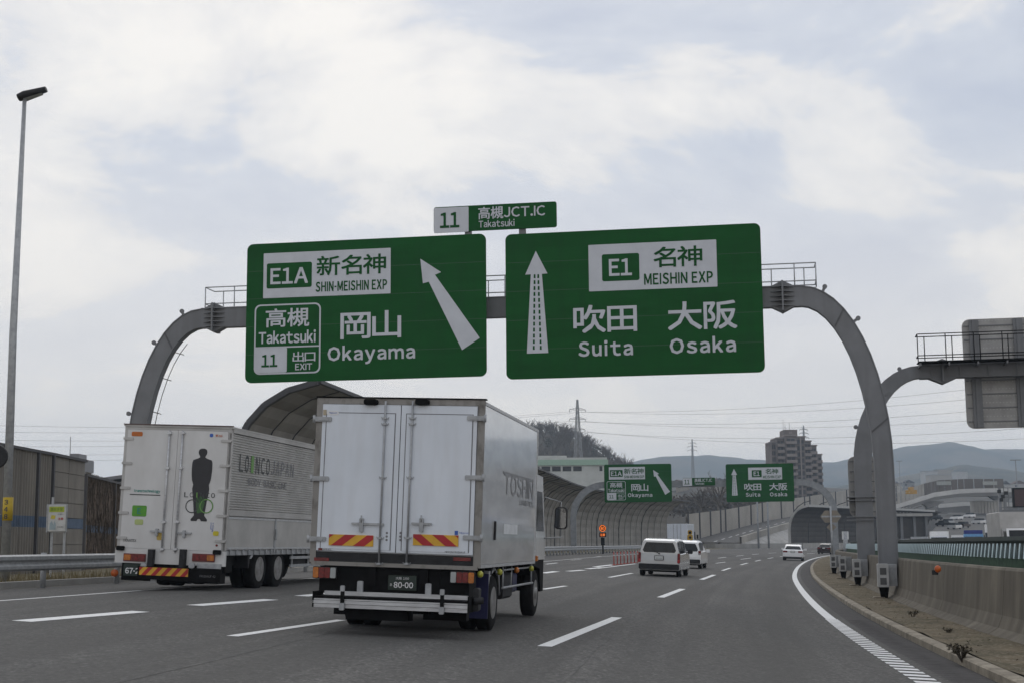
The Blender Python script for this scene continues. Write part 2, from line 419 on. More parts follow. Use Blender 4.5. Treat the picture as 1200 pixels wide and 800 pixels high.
def ribbon(mb, pts, w, lift=0.005, skewz=True):
    n = len(pts)
    L_ = []; R_ = []
    for i, p in enumerate(pts):
        t = tang(pts, i); n_ = Vector((-t.y, t.x, 0)).normalized()
        a = p + n_ * w / 2; b = p - n_ * w / 2
        a.z = gz(a.x, a.y) + lift; b.z = gz(b.x, b.y) + lift
        L_.append(a); R_.append(b)
    mb.add(L_ + R_, [(i, i + 1, n + i + 1, n + i) for i in range(n - 1)])
def seg(a, b, n=4): return [a.lerp(b, k / n) for k in range(n + 1)]
sj = MB()
for off in (3.95, 7.75):
    for i in range(4, idx_at(75)):
        w_ = .018 + .014 * noise.noise(Vector((i * .7, off, 0))); o1 = off + .05 * noise.noise(Vector((i * .35, off, 3))); o2 = off + .05 * noise.noise(Vector(((i + 1) * .35, off, 3)))
        q_ = [offpt(i, o1 + w_), offpt(i, o1 - w_), offpt(i + 1, o2 - w_), offpt(i + 1, o2 + w_)]
        sj.add([v + Vector((0, 0, .003)) for v in q_], [(0, 1, 2, 3)])
structure('paving_joint', sj, mat('joint tar', (.045, .043, .04), .8, c2=(.09, .087, .08), scale=2, lo=.42, hi=.55))
# right edge line: solid, ridged close to the camera
em = MB()
i0 = idx_at(30)
ribbon(em, [EC[i] for i in range(i0, len(EC))], 0.22)
acc = 0
for i in range(0, i0):
    a = EC[i]; b = EC[i + 1]; n = 3
    for k in range(n):
        t0 = k / n; t1 = t0 + 0.75 / n
        frac = min(1, max(0, (a.y - 23) / 9.0))
        t1 = t0 + (0.55 + 0.45 * frac) / n
        ribbon(em, [a.lerp(b, t0), a.lerp(b, t1)], 0.30 - 0.06 * frac, 0.006)
structure('edge_marking', em, M_white)
# dark strip between edge line and kerb with cross grooves
gs = MB()
for i in range(0, len(EC) - 1):
    a, b = offpt(i, -0.22), offpt(i, -.82); c, d = offpt(i + 1, -.82), offpt(i + 1, -0.22)
    for q in (a, b, c, d): q.z += 0.004
    gs.add([a, b, c, d], [(0, 1, 2, 3)])
structure('gutter_strip', gs, M_road2)
gr_ = MB()
for i in range(0, idx_at(30)):
    for k in range(5):
        a = offpt(i, -0.25).lerp(offpt(i + 1, -0.25), k / 5); b = offpt(i, -0.78).lerp(offpt(i + 1, -0.78), k / 5)
        t = ETAN[i] * 0.09
        gr_.add([a + Vector((0, 0, .005)), b + Vector((0, 0, .005)), b + t + Vector((0, 0, .005)), a + t + Vector((0, 0, .005)), (a + b) / 2 + Vector((0, 0, .018)) + t / 2], [(0, 1, 4), (1, 2, 4), (2, 3, 4), (3, 0, 4)])
structure('rumble_ridges', gr_, M_road2)
# lane markings
lm = MB()
def dash(p0, p1, w=0.16):
    a = ground(*p0); b = ground(*p1); ribbon(lm, seg(a, b, 5), w)
    return a, b
for q in (((638, 757), (723, 723)), ((774, 699.5), (800, 689.5)), ((822, 678.6), (837, 673))): dash(*q, w=0.2)
for q in (((272, 745), (400, 726)), ((636, 690), (663, 686)), ((714, 676), (741, 671))): dash(*q, w=0.17)
# carried on beyond with the curve of the road
for off in (3.75, 7.4):
    s_ = 76 if off < 5 else 84
    for k in range(14):
        ia = idx_at(s_); 
        ribbon(lm, [offpt(i, off) for i in range(ia, min(ia + 8, len(EC)))], 0.17); s_ += 19.5
        if s_ > 230: break
# dashes behind the camera
for p0, p1 in (((272, 745), (400, 726)), ((638, 757), (723, 723))):
    a = ground(*p0); b = ground(*p1); d_ = (b - a).normalized()
    c = a - d_ * 10.5; ribbon(lm, seg(c - d_ * 9, c, 4), 0.17)
structure('lane_marking', lm, M_white)
tm = MB()
lm_, lm = lm, tm
for q in (((25, 727.5), (165, 716)), ((228, 709), (318, 702)), ((353, 698), (395, 694)), ((440, 690), (475, 687)), ((636, 671), (652, 669)), ((666, 668.8), (684, 667.4)), ((688, 666), (706, 664.4)), ((697, 663.6), (718, 661.2))): dash(*q, w=0.32)
structure('diverge_marking', tm, M_white)
sm_ = MB(); lm = sm_
sp = [ground(*q) for q in ((0, 703.5), (130, 694), (196, 689), (268, 684), (345, 678.5))]
d_ = (sp[0] - sp[1]).normalized(); sp = [sp[0] + d_ * 16] + sp + [ground(500, 668), ground(636, 657.5), ground(700, 652), ground(745, 649)]
ribbon(sm_, catmull(sp, 1.5), 0.16)
for q in (((640, 660.5), (653, 659)), ((669, 655.8), (681, 654.8)), ((694, 652.6), (704, 651.2)), ((839, 659.4), (850, 658)), ((868, 654.8), (880, 653.2)), ((745, 660), (700, 665.5))): dash(*q, w=0.16)
structure('exit_marking', sm_, M_white)

# ---------------------------------------------------------------- median: kerb, dirt, barrier, fins
WPX = [(1200, 760), (1165, 750), (1082, 720), (1040, 702), (1000, 682.5), (975, 670)]
ZD = ZE + 0.02
WP = [onz(x, y, ZD) for x, y in WPX]
wb = (WP[0] - WP[1]).normalized()
WP = [WP[0] + wb * 16] + WP
wl = WP[-1]; wh = math.atan2(wl.x - WP[-2].x, wl.y - WP[-2].y)
for k in range(9):
    wh += 0.035; wl = wl + Vector((math.sin(wh), math.cos(wh), 0)) * 14; WP.append(wl)
# keep the far wall about two metres off the edge line
WP2 = []
for q in WP:
    o, i = eoff(q.x, q.y)
    WP2.append(q if o < -1.5 else offpt(i, -1.5))
WC = catmull(WP2, 1.0)
for _ in range(25): WC = [WC[0]] + [(WC[i - 1] + WC[i] * 2 + WC[i + 1]) / 4 for i in range(1, len(WC) - 1)] + [WC[-1]]
def sweep(mb, path, prof, z=0.0, close=True):
    """prof: (offset to the left, height) outline"""
    n = len(prof); V = []
    for i, p in enumerate(path):
        t = tang(path, i); n_ = Vector((-t.y, t.x, 0)).normalized()
        for a, b in prof: V.append(Vector((p.x + n_.x * a, p.y + n_.y * a, z + p.z * 0 + b)))
    m = n if close else n - 1
    Fc = [(i * n + k, i * n + (k + 1) % n, (i + 1) * n + (k + 1) % n, (i + 1) * n + k) for i in range(len(path) - 1) for k in range(m)]
    if close: Fc += [tuple(range(n))[::-1], tuple((len(path) - 1) * n + k for k in range(n))]
    mb.add(V, Fc)
med = empty('median_barrier', WC[20], 0, 'long stained concrete median barrier wall along the right edge of the road', 'barrier')
PROF = [(0.0, -0.1), (0.0, 0.06), (-0.16, 0.16), (-0.24, 0.36), (-0.31, 1.09), (-0.34, 1.13), (-0.50, 1.13), (-0.53, 1.09), (-0.55, -0.1)]
i = 0; SEG = 6
while i < len(WC) - 1:
    j = min(i + SEG, len(WC) - 1)
    path = [WC[k].copy() for k in range(i, j + 1)]
    if j < len(WC) - 1:
        path[-1] = path[-1] - (path[-1] - path[-2]).normalized() * 0.025
    w_ = MB(); c0 = path[0].copy()
    sweep(w_, path, PROF, ZD)
    w_.v = [(x - med.location.x, y - med.location.y, z - med.location.z) for x, y, z in w_.v]
    w_.build('wall_segment', M_wallc, med)
    i = j
# kerb between the gutter strip and the dirt
kb = MB(); KO = -0.83
kpath = [offpt(i, KO) for i in range(len(EC))]
i = 0
sweep(kb, kpath, [(0.0, -0.05), (0.0, 0.09), (-0.03, 0.11), (-0.17, 0.11), (-0.20, 0.07), (-0.20, -0.05)], ZE - 0.02)
structure('kerb', kb, M_kerb)
# dirt strip: bumpy sheet between kerb and wall
dm = MB(); rows = []
for i in range(0, len(EC)):
    a = offpt(i, KO - 0.18); best = min(WC, key=lambda q: (q.x - a.x) ** 2 + (q.y - a.y) ** 2)
    t = ETAN[i]; d = best - a; wd = max(0.25, (t.y * d.x - t.x * d.y) + 0.15)
    row = []
    for k in range(9):
        q = a + Vector((t.y, -t.x, 0)) * (wd * k / 8)
        q.z = ZD + 0.055 + 0.035 * noise.noise(Vector((q.x * 0.9, q.y * 0.9, 0))) + 0.02 * noise.noise(Vector((q.x * 3.1, q.y * 3.1, 5))) + (0.02 if k in (0, 8) else 0)
        row.append(q)
    rows.append(row)
dm.add([v for r_ in rows for v in r_], [(j * 9 + i, j * 9 + i + 1, (j + 1) * 9 + i + 1, (j + 1) * 9 + i) for j in range(len(rows) - 1) for i in range(8)], sm=True)
structure('dirt_strip', dm, M_dirt)
# opposite carriageway surface
oc = MB(); rows = []
for i in range(0, len(WC), 2):
    t = tang(WC, i); n_ = Vector((t.y, -t.x, 0))
    rows.append([Vector((WC[i].x, WC[i].y, -0.35)) + n_ * o for o in (0.6, 6, 14, 24)])
oc.add([v for r_ in rows for v in r_], [(j * 4 + i, j * 4 + i + 1, (j + 1) * 4 + i + 1, (j + 1) * 4 + i) for j in range(len(rows) - 1) for i in range(3)])
structure('opposite_road', oc, M_road)
# anti-glare screen on the far side of the barrier
fs_ = empty('glare_screen', WC[20], 0, 'row of pale teal anti-glare fins on a green strip behind the median barrier', 'glare screen')
SC = []
for i in range(len(WC)):
    t = tang(WC, i); SC.append(WC[i] + Vector((t.y, -t.x, 0)) * 1.0)
def rel(mb, o): mb.v = [(x - o.location.x, y - o.location.y, z - o.location.z) for x, y, z in mb.v]
b_ = MB(); sweep(b_, SC, [(0, 0.2), (0, 1.25), (-0.06, 1.25), (-0.06, 0.2)], ZD); rel(b_, fs_); b_.build('base_strip', M_net, fs_)
b_ = MB(); sweep(b_, SC, [(-0.26, 1.0), (-0.26, 1.52), (-0.20, 1.58), (-.20, 1.66), (-0.29, 1.66), (-0.29, 1.0)], ZD); rel(b_, fs_); b_.build('backing_net', mat('dark teal net', (0.05, 0.065, 0.06), 0.7), fs_)
fin = MB(); fin.prism([(-0.16, 0), (0.16, 0), (0.015, 0.27), (-0.015, 0.27)], -0.012, 0.012)
fme = fin.mesh('fin', M_fin)
dist = 0; nf = 0; last = SC[0]
for i in range(1, len(SC)):
    dist += (SC[i] - SC[i - 1]).length
    while dist > 0.42 and nf < 290:
        dist -= 0.42; t = tang(SC, i)
        if SC[i].y < 12: continue
        q = SC[i] - t * dist
        o = link('fin', fme, fs_); nf += 1
        o.location = (q.x - fs_.location.x, q.y - fs_.location.y, ZD + 1.255 - fs_.location.z)
        o.rotation_euler = (0, 0, math.atan2(t.y, t.x) - 0.44)

# wall cabinets (white-grey boxes round the gantry feet)
def cabinet(px, py, Y, label, w=1.0, post=True):
    q = at(px, py, Y); i = min(range(len(WC)), key=lambda k: (WC[k] - q).length)
    t = tang(WC, i); a = -math.atan2(t.x, t.y)
    c = empty('cable_cabinet', (WC[i].x, WC[i].y, ZD), a, label, 'cabinet', 'grey steel cabinets on the median barrier')
    m = MB(); m.box(-0.32, -0.02 + 0.30, -0.02, 0.38, 0.42, 1.06); m.build('body', M_galv, c)
    m = MB(); m.cbox(-0.36, -0.02, -0.42 * w, -0.03, 0.40, 1.08, 0.02); o = m.build('front_box', mat('pale cabinet', (0.44, 0.44, 0.43), 0.6), c)
    d = MB()
    for z0 in (0.47, 0.76): d.box(-0.29, -0.09, -0.42 * w - 0.008, -0.42 * w + 0.01, z0, z0 + 0.2)
    d.build('opening', mat('cabinet opening', (.09, .09, .09), .6), o)
    m = MB(); m.box(-0.05, 0.3, 0.385, 0.8 * w, 0.44, 1.05); o2 = m.build('side_panel', MC['pale cabinet'], c)
    m = MB()
    for k in range(5): m.box(0.12, 0.18, -0.005 + 0.39, 0.8 * w + 0.012, 0.5 + k * 0.11, 0.54 + k * 0.11)
    m.build('rivet_strip', M_galv, o2)
    m = MB(); m.prism([(-0.22, -0.02), (-0.05, -0.02), (0.02, 0.42), (-0.3, 0.42)], 0.05, 0.34); m.build('bracket', M_blk, c)
    m = MB(); m.cbox(-0.5, -0.12, -0.02, 0.5, -0.02, 0.10, 0.02); m.build('footing', M_kerb, c); c.scale = (.84, .84, .92)
    return c

# ---------------------------------------------------------------- gantries
class Gantry:
    def __init__(s, org, ang, name, label, cat='gantry', group=None):
        s.o = Vector(org); s.a = ang
        s.e = empty(name, s.o, -ang, label, cat, group)
        s.M = Matrix.Translation(s.o) @ Matrix.Rotation(-ang, 4, 'Z'); s.I = s.M.inverted()
    def hit(s, px, py, yl=0.0):
        c = s.I @ Vector((0, 0, CAMH)); d = s.I.to_3x3() @ ray(px, py)
        q = c + d * ((yl - c.y) / d.y); return q.x, q.z
    def world(s, x, y, z): return s.M @ Vector((x, y, z))
def arch_poly(side, w, H, reach, zc, th):
    """outline (x,z) of leg + bend; side +1: leg at x=0 on the right, bend going left"""
    outer = []; inner = []
    n = 12
    for k in range(n + 1):
        a = PI / 2 * k / n
        outer.append((-(reach) * (1 - math.cos(a)), zc + (H - zc) * math.sin(a)))
        inner.append((-w - (reach - w * 0.9) * (1 - math.cos(a)), zc - 0.35 + (H - th - zc + 0.35) * math.sin(a)))
    return outer, inner
def build_gantry(g, W_, H, th, leg, zc, reach, dep, mtl, z0l, z0r, bolts=True, flange=(), jb=None):
    for nm, sgn, x0, z0 in (('leg', 1, 0.0, z0r), ('leg', -1, -W_, z0l)):
        if sgn == -1 and W_ > 60: continue
        ou, inn = arch_poly(1, leg, H, reach, zc, th)
        ou = [(leg / 2 + a, b) for a, b in ou]; inn = [(leg / 2 + a, b) for a, b in inn]
        ou = [(leg / 2, z0)] + ou; inn = [(-leg / 2, z0)] + inn
        if sgn == -1: ou = [(-a, b) for a, b in ou]; inn = [(-a, b) for a, b in inn]
        m = MB(); n = len(ou)
        V = [(x0 + a, -dep / 2, b) for a, b in ou] + [(x0 + a, -dep / 2, b) for a, b in inn] + [(x0 + a, dep / 2, b) for a, b in ou] + [(x0 + a, dep / 2, b) for a, b in inn]
        Fc = []
        for k in range(n - 1):
            Fc += [(k, k + 1, n + k + 1, n + k), (2 * n + k, 3 * n + k, 3 * n + k + 1, 2 * n + k + 1), (k, 2 * n + k, 2 * n + k + 1, k + 1), (n + k, n + k + 1, 3 * n + k + 1, 3 * n + k)]
        Fc += [(0, n, 3 * n, 2 * n), (n - 1, 3 * n - 1, 4 * n - 1, 2 * n - 1)][::1]
        m.add(V, Fc); lg = m.build(nm, mtl, g.e)
        # flanges standing proud of the web on both faces
        m = MB()
        for line, dz in ((ou, 1), (inn, -1)):
            for k in range(n - 1):
                a, b = line[k], line[k + 1]
                st_ = abs(b[1] - a[1]) / (math.hypot(b[0] - a[0], b[1] - a[1]) + 1e-9) >= 0.95
                m.bar((x0 + a[0], 0, a[1]), (x0 + b[0], 0, b[1]), *((0.028, dep + 0.05) if st_ else (dep + 0.05, 0.028)))
        m.build('flange', mtl, lg)
        if bolts:
            for kj in (3, 9):
                m = MB(); a, b = ou[kj], inn[kj]; m.bar((x0 + a[0], -dep / 2 - .006, a[1]), (x0 + b[0], -dep / 2 - .006, b[1]), .012, .05); m.build('weld_seam', mat('dark weld line', (.10, .10, .105), .6), lg)  # thin dark bars mark the joint lines across the arch
        if bolts:
            for fz in (0.28, 0.62, 0.9):
                m = MB(); k = 1 + int(fz * (n - 2)); a, b = ou[k], ou[k + 1]
                dx_, dz_ = (a[0] - b[0]), (a[1] - b[1]); l = math.hypot(dx_, dz_) or 1
                nx, nz = (-dz_ / l, dx_ / l)
                if nx * sgn < 0: nx, nz = -nx, -nz
                m.bar((x0 + a[0], 0, a[1]), (x0 + a[0] + nx * 0.14, 0, a[1] + nz * 0.14), 0.05, 0.08)
                m.lathe([(-0.03, 0.07), (0.03, 0.07)], 10, 'y', (x0 + a[0] + nx * 0.17, 0, a[1] + nz * 0.17))
                m.build('lifting_lug', mtl, lg)
    xl = -W_ + reach - leg / 2 + 0.003; xr = -reach + leg / 2 - 0.003
    if jb: xl = jb
    m = MB(); m.box(xl, xr, -dep / 2 + 0.002, dep / 2 - 0.002, H - th, H); bm_ = m.build('beam', mtl, g.e)
    m = MB(); m.box(xl, xr, -dep / 2 - 0.02, dep / 2 + 0.02, H + 0.002, H + 0.03); m.box(xl, xr, -dep / 2 - 0.02, dep / 2 + 0.02, H - th - 0.03, H - th - 0.002); m.build('flange', mtl, bm_)
    for fx in flange:
        m = MB()
        m.box(fx - 0.025, fx + 0.025, -dep / 2 - 0.22, dep / 2 + 0.22, H - th - 0.16, H + 0.16)
        for k in range(5):
            z = H - th + (th) * k / 4
            m.add([(fx - 0.34, -dep / 2 - 0.02, z - .012), (fx, -dep / 2 - 0.22, z - .012), (fx + 0.34, -dep / 2 - 0.02, z - .012), (fx - 0.34, -dep / 2 - 0.02, z + .012), (fx, -dep / 2 - 0.22, z + .012), (fx + 0.34, -dep / 2 - 0.02, z + .012)],
                  [(0, 1, 2), (3, 5, 4), (0, 3, 4, 1), (1, 4, 5, 2), (2, 5, 3, 0)])
        for sg in (1, -1):
            zz = H if sg > 0 else H - th
            m.prism([(fx - 0.36, zz + 0.004 * sg), (fx, zz + 0.19 * sg), (fx + 0.36, zz + 0.004 * sg)], -dep / 2 - 0.03, dep / 2 + 0.03)
        m.build('flange_joint', mtl, bm_)
    return bm_
def railing(g, x0, x1, z, yb, mtl, hgt=0.72, step=0.95, ends=(True, True), r=0.018):
    rl = empty('railing', (0, 0, 0)); rl.parent = g.e
    m = MB()
    for zz in (z + hgt, z + 0.2): m.tube([(x0, yb, zz), (x1, yb, zz)], r)
    for k in range(int((x1 - x0) / step) + 1): m.tube([(x0 + k * step, yb, z), (x0 + k * step, yb, z + hgt)], r)
    m.tube([(x1, yb, z), (x1, yb, z + hgt)], r)
    m.build('rail_front', mtl, rl)
    m = MB(); yb2 = yb + 0.75
    for zz in (z + hgt, z + 0.2): m.tube([(x0, yb2, zz), (x1, yb2, zz)], r)
    for k in range(int((x1 - x0) / step) + 1): m.tube([(x0 + .3 + k * step, yb2, z), (x0 + .3 + k * step, yb2, z + hgt)], r)
    for xx in (x0, x1): m.tube([(xx, yb, z + hgt), (xx, yb2, z + hgt)], r); m.tube([(xx, yb, z + .2), (xx, yb2, z + .2)], r)
    m.build('rail_back', mtl, rl)
    m = MB(); m.box(x0, x1, yb - 0.02, yb2 + 0.02, z - 0.035, z - 0.004); m.build('walkway', mtl, rl)

G1 = Gantry((horizon_at(1043, 40.0, ZD).x, 40.0, ZD), 0.17, 'sign_gantry', 'nearest grey steel arch gantry over our lanes carrying two big green signs')
H1 = 0.5 * (G1.hit(930, 338)[1] + G1.hit(262, 361)[1]); TH1 = 0.55
WID1 = -G1.hit(157, 560)[0]
fx1 = G1.hit(917, 350)[0]; fx2 = G1.hit(253, 370)[0]
build_gantry(G1, WID1, H1, TH1, 0.50, G1.hit(1050, 545)[1], 2.35, 0.26, M_steel, 0.6, 0.72, flange=(fx1, fx2))
railing(G1, G1.hit(236, 350)[0], G1.hit(957, 330)[0], H1 + 0.04, 0.32, M_galv)
m = MB(); x0 = G1.hit(170, 480)[0]
ou_, in_ = arch_poly(1, .5, H1, 2.35, G1.hit(1050, 545)[1], TH1)
cp = [(-WID1 - (.25 + a_) + .16, .1, b_ - .10) for a_, b_ in in_[:10]]
m.tube([(-WID1 + .41, .1, 1.0)] + cp, 0.012)
for k in range(0, 9, 2): m.tube([(cp[k][0] - .22, .1, cp[k][2] + .05), (cp[k][0] + .12, .1, cp[k][2] - .05)], .012)
m.build('conduit', M_blk, G1.e)

def px_len(g, n, px, py, yl): a = g.hit(px - n / 2, py, yl)[0]; b = g.hit(px + n / 2, py, yl)[0]; return b - a
YF = -0.62       # sign face plane in gantry space
class Sign:
    """sign thing whose face is laid out in photograph pixels on the gantry's sign plane"""
    def __init__(s, g, quad, name, label, cat, rpx=7, group=None, yf=YF, mtl=None):
        s.g = g; s.yf = yf
        cs = [g.hit(x, y, yf) for x, y in quad]    # TL TR BR BL
        s.x0 = (cs[0][0] + cs[3][0]) / 2; s.x1 = (cs[1][0] + cs[2][0]) / 2; s.z1 = (cs[0][1] + cs[1][1]) / 2; s.z0 = (cs[2][1] + cs[3][1]) / 2
        s.cx = (s.x0 + s.x1) / 2; s.cz = (s.z0 + s.z1) / 2
        s.e = empty(name, g.world(s.cx, yf, s.z0), -g.a, label, cat, group)
        # skewed quad -> rectangle mapping, so that the layout keeps to the board
        s.q = [Vector(c) for c in cs]
        s.w = s.x1 - s.x0; s.h = s.z1 - s.z0
        r = px_len(g, rpx, quad[0][0], quad[0][1], yf)
        m = MB(); m.prism(rrect(-s.w / 2, s.w / 2, 0, s.h, r), 0.0, 0.055); m.build('board', mtl or M_green, s.e)
        s.sx = s.w / ((quad[1][0] - quad[0][0] + quad[2][0] - quad[3][0]) / 2.0)
        s.sz = s.h / ((quad[3][1] - quad[0][1] + quad[2][1] - quad[1][1]) / 2.0)
    def uv(s, px, py):
        x, z = s.g.hit(px, py, s.yf)
        u = (x - s.x0) / s.w
        zt = s.q[0].y * (1 - u) + s.q[1].y * u; zb = s.q[3].y * (1 - u) + s.q[2].y * u
        v = (z - zb) / (zt - zb)
        return (u - 0.5) * s.w, v * s.h
    def t(s, str_, px, py, w, h, m, bold=0.02, lvl=3, gap=.11):
        x, z = s.uv(px, py); return text(str_, x, z, w * s.sx, h * s.sz, m, s.e, -0.004 * lvl, bold, gap=gap)
    def rect(s, px, py, w, h, m, r=0.02, lvl=1, name='panel'):
        x, z = s.uv(px, py); w *= s.sx; h *= s.sz
        b = MB(); b.prism(rrect(x - w / 2, x + w / 2, z - h / 2, z + h / 2, r), -0.004 * lvl, 0.02 if lvl == 1 else -0.004 * lvl + 0.003)
        return b.build(name, m, s.e)
    def poly(s, pts, m, lvl=1, name='arrow'):
        b = MB(); b.prism([s.uv(*p) for p in pts], -0.004 * lvl, -0.004 * lvl + 0.003)
        return b.build(name, m, s.e)
    def back(s, g):
        for k in range(1, 5):
            zz = s.h * k / 5; m = MB(); m.box(-s.w / 2 + .01, s.w / 2 - .01, -0.0016, -0.0002, zz - .009, zz + .009); m.build('seam', mat('sign seam', (.004, .060, .016), .4, var=.02), s.e)
        m = MB()
        for k in (-0.36, -0.12, 0.12, 0.36): m.box(s.w * k - 0.06, s.w * k + 0.06, 0.057, 0.17, 0.1, s.h - 0.1)
        for k in (-0.36, 0.36): m.box(s.w * k - 0.05, s.w * k + 0.05, 0.172, -s.yf - 0.215, s.h * 0.45, s.h * 0.55)
        m.build('mounting_rail', M_galv, s.e)
z1 = lambda x, y: (270 + x * .3, 220 + y * .3)
z2 = lambda x, y: (570 + x * .325, 220 + y * .325)
A = Sign(G1, [(289, 285.5), (569, 275), (570.5, 441.5), (288, 447.5)], 'destination_sign', 'large green sign for Okayama with a slanting white arrow on the nearest gantry', 'road sign', group='large green direction signs')
A.rect(382.7, 320, 151, 53.5, M_sgnw)
A.rect(339, 322, 54, 30, M_green, 0.06, 2)
A.t('E1A', 339, 322.6, 45, 19, M_sgnw, 0.03)
A.t('新名神', 411.7, 310.3, 82, 23.5, M_green, 0.022)
A.t('SHIN-MEISHIN EXP', 411.7, 334.7, 84, 12, M_green, 0.03, gap=.2)
A.rect(336.7, 396, 79, 82, M_sgnw, 0.18, 1, 'frame')
A.rect(336.7, 396, 75.5, 78.5, M_green, 0.15, 2, 'frame_field')
A.rect(336.7, 405.6, 76, 1.6, M_sgnw, 0.005, 3, 'divider')
A.rect(317.6, 421, 38, 29, M_sgnw, 0.05, 3)
A.t('高槻', 337, 371.5, 52, 22, M_sgnw, 0.022, 4)
A.t('Takatsuki', 336.7, 394, 68, 15, M_sgnw, 0.03, 4)
A.t('11', 316, 421.7, 19, 14.5, M_green, 0.035, 5)
A.t('出口', 356.4, 417, 27, 12, M_sgnw, 0.02, 4)
A.t('EXIT', 356, 428.8, 20, 7.5, M_sgnw, 0.03, 4)
A.t('岡山', 434.5, 380.5, 71, 32, M_sgnw, 0.025)
A.t('Okayama', 435, 415, 102, 22, M_sgnw, 0.035, gap=.17)
A.poly([z1(742, 280), z1(823, 333), z1(799, 343), z1(974, 590), z1(905, 636), z1(775, 370), z1(752, 376)], M_sgnw)
A.back(G1)
B = Sign(G1, [(591.5, 274.5), (891.5, 262), (896, 437), (594, 443)], 'destination_sign', 'large green sign for Suita and Osaka with an upright dashed arrow on the nearest gantry', 'road sign', group='large green direction signs')
B.rect(764.4, 311.6, 150, 55, M_sgnw)
B.rect(727.3, 313.3, 44, 32, M_green, 0.06, 2)
B.t('E1', 727, 313.3, 27, 20, M_sgnw, 0.03)
B.t('名神', 794.3, 301, 57, 24, M_green, 0.022)
B.t('MEISHIN EXP', 795, 326.3, 80, 13.5, M_green, 0.03, gap=.18)
B.t('吹田', 709, 373, 75, 32.5, M_sgnw, 0.025)
B.t('大阪', 823, 370, 80, 33, M_sgnw, 0.025)
B.t('Suita', 709.7, 407.5, 64, 18.5, M_sgnw, 0.035, gap=.2)
B.t('Osaka', 823.5, 404.5, 76, 19, M_sgnw, 0.035, gap=.19)
B.poly([z2(178, 227), z2(220, 308), z2(200, 309.5), z2(223, 592), z2(146, 594), z2(160, 311), z2(140, 312)], M_sgnw)
for k in range(13):
    y = 318 + k * 21.3; f_ = k / 12
    for xa, xb in ((174, 171), (187, 196)):
        x = xa + (xb - xa) * f_
        B.poly([z2(x - 3, y - 7), z2(x + 3, y - 7), z2(x + 3.5, y + 7), z2(x - 3.5, y + 7)], M_green, 2, 'arrow_dash')
B.back(G1)
Cc = Sign(G1, [(508, 242.5), (652, 237), (652.5, 267), (508.5, 272)], 'junction_name_sign', 'small green plate reading 11 Takatsuki JCT standing above the gap between the two large signs', 'road sign', rpx=2.5)
Cc.rect(528.8, 257.3, 41, 29.6, M_sgnw, 0.03)
Cc.t('11', 527, 257.6, 23, 18, M_green, 0.035)
Cc.t('高槻JCT.IC', 599.5, 248.7, 78, 14.5, M_sgnw, 0.02)
Cc.t('Takatsuki', 582, 262, 42, 8.5, M_sgnw, 0.02)
for px in (548, 611.5):
    x = Cc.uv(px, 260)[0]; m = MB(); m.box(x - 0.1, x + 0.1, 0.06, 0.16, -0.5, 0.45); m.build('stub_post', M_steel, Cc.e)

# second gantry: spans the opposite carriageway, seen from behind
Y2 = 52.5
G2 = Gantry((at(1013, 600, Y2).x + 0.6, Y2, ZD), 0.20, 'sign_gantry', 'grey arch gantry behind the near one reaching right over the opposite carriageway')
H2 = G2.hit(1100, 428)[1]
# mirror: leg at left, beam to the right
m = MB()
ou, inn = arch_poly(1, 0.62, H2, 2.5, G2.hit(1005, 545)[1], 0.45)
ou = [(0.31, 0.72)] + [(0.31 + a, b) for a, b in ou]; inn = [(-0.31, 0.72)] + [(0.31 + a, b) for a, b in inn]
xoff = G2.hit(1013, 600)[0]
n = len(ou); V = []
for yy in (-0.22, 0.22):
    V += [(xoff - a, yy, b) for a, b in ou] + [(xoff - a, yy, b) for a, b in inn]
Fc = []
for k in range(n - 1):
    Fc += [(k, k + 1, n + k + 1, n + k), (2 * n + k, 3 * n + k, 3 * n + k + 1, 2 * n + k + 1), (k, 2 * n + k, 2 * n + k + 1, k + 1), (n + k, n + k + 1, 3 * n + k + 1, 3 * n + k)]
m.add(V, Fc + [(0, n, 3 * n, 2 * n)]); m.build('leg', M_steel, G2.e)
m = MB()
for zz in (G2.hit(1013, 583)[1], G2.hit(1013, 606)[1]):
    m.box(xoff - 0.62, xoff + 0.40, -0.30, 0.55, zz - 0.1, zz - 0.07); m.box(xoff - 0.62, xoff + 0.40, -0.30, 0.55, zz + 0.02, zz + 0.05)
m.build('sign_clamp', M_steel, G2.e)
for k in (4, 8, 11):
    m = MB(); a, b = ou[k]; m.lathe([(-0.03, 0.08), (0.03, 0.08)], 10, 'y', (xoff - a - 0.06, 0, b + 0.04)); m.build('lifting_lug', M_steel, G2.e)
xb = xoff + 2.5 - 0.31; m = MB(); m.box(xb, xb + 17, -0.2, 0.2, H2 - 0.45, H2)
bm2 = m.build('beam', M_steel, G2.e)
m = MB(); m.box(xb, xb + 17, -0.26, 0.26, H2 + 0.002, H2 + 0.03); m.box(xb, xb + 17, -0.26, 0.26, H2 - 0.48, H2 - 0.452)
for k in range(12): m.box(xb + 0.4 + k * 1.0, xb + 0.44 + k * 1.0, -0.25, -0.205, H2 - 0.43, H2 - 0.02)
m.build('flange', M_steel, bm2)
m = MB(); fx = G2.hit(1104, 436)[0]
m.box(fx - 0.03, fx + 0.03, -0.42, 0.42, H2 - 0.62, H2 + 0.16)
m.prism([(fx - 0.5, H2 + .034), (fx, H2 + 0.22), (fx + 0.5, H2 + .034)], -0.24, 0.24); m.prism([(fx - 0.5, H2 - .484), (fx, H2 - 0.70), (fx + 0.5, H2 - .484)], -0.24, 0.24)
m.build('flange_joint', M_steel, bm2)
railing(G2, G2.hit(1073, 420)[0], G2.hit(1073, 420)[0] + 12, H2 + 0.05, -1.1, M_blk, hgt=0.98, step=0.98)
m = MB()
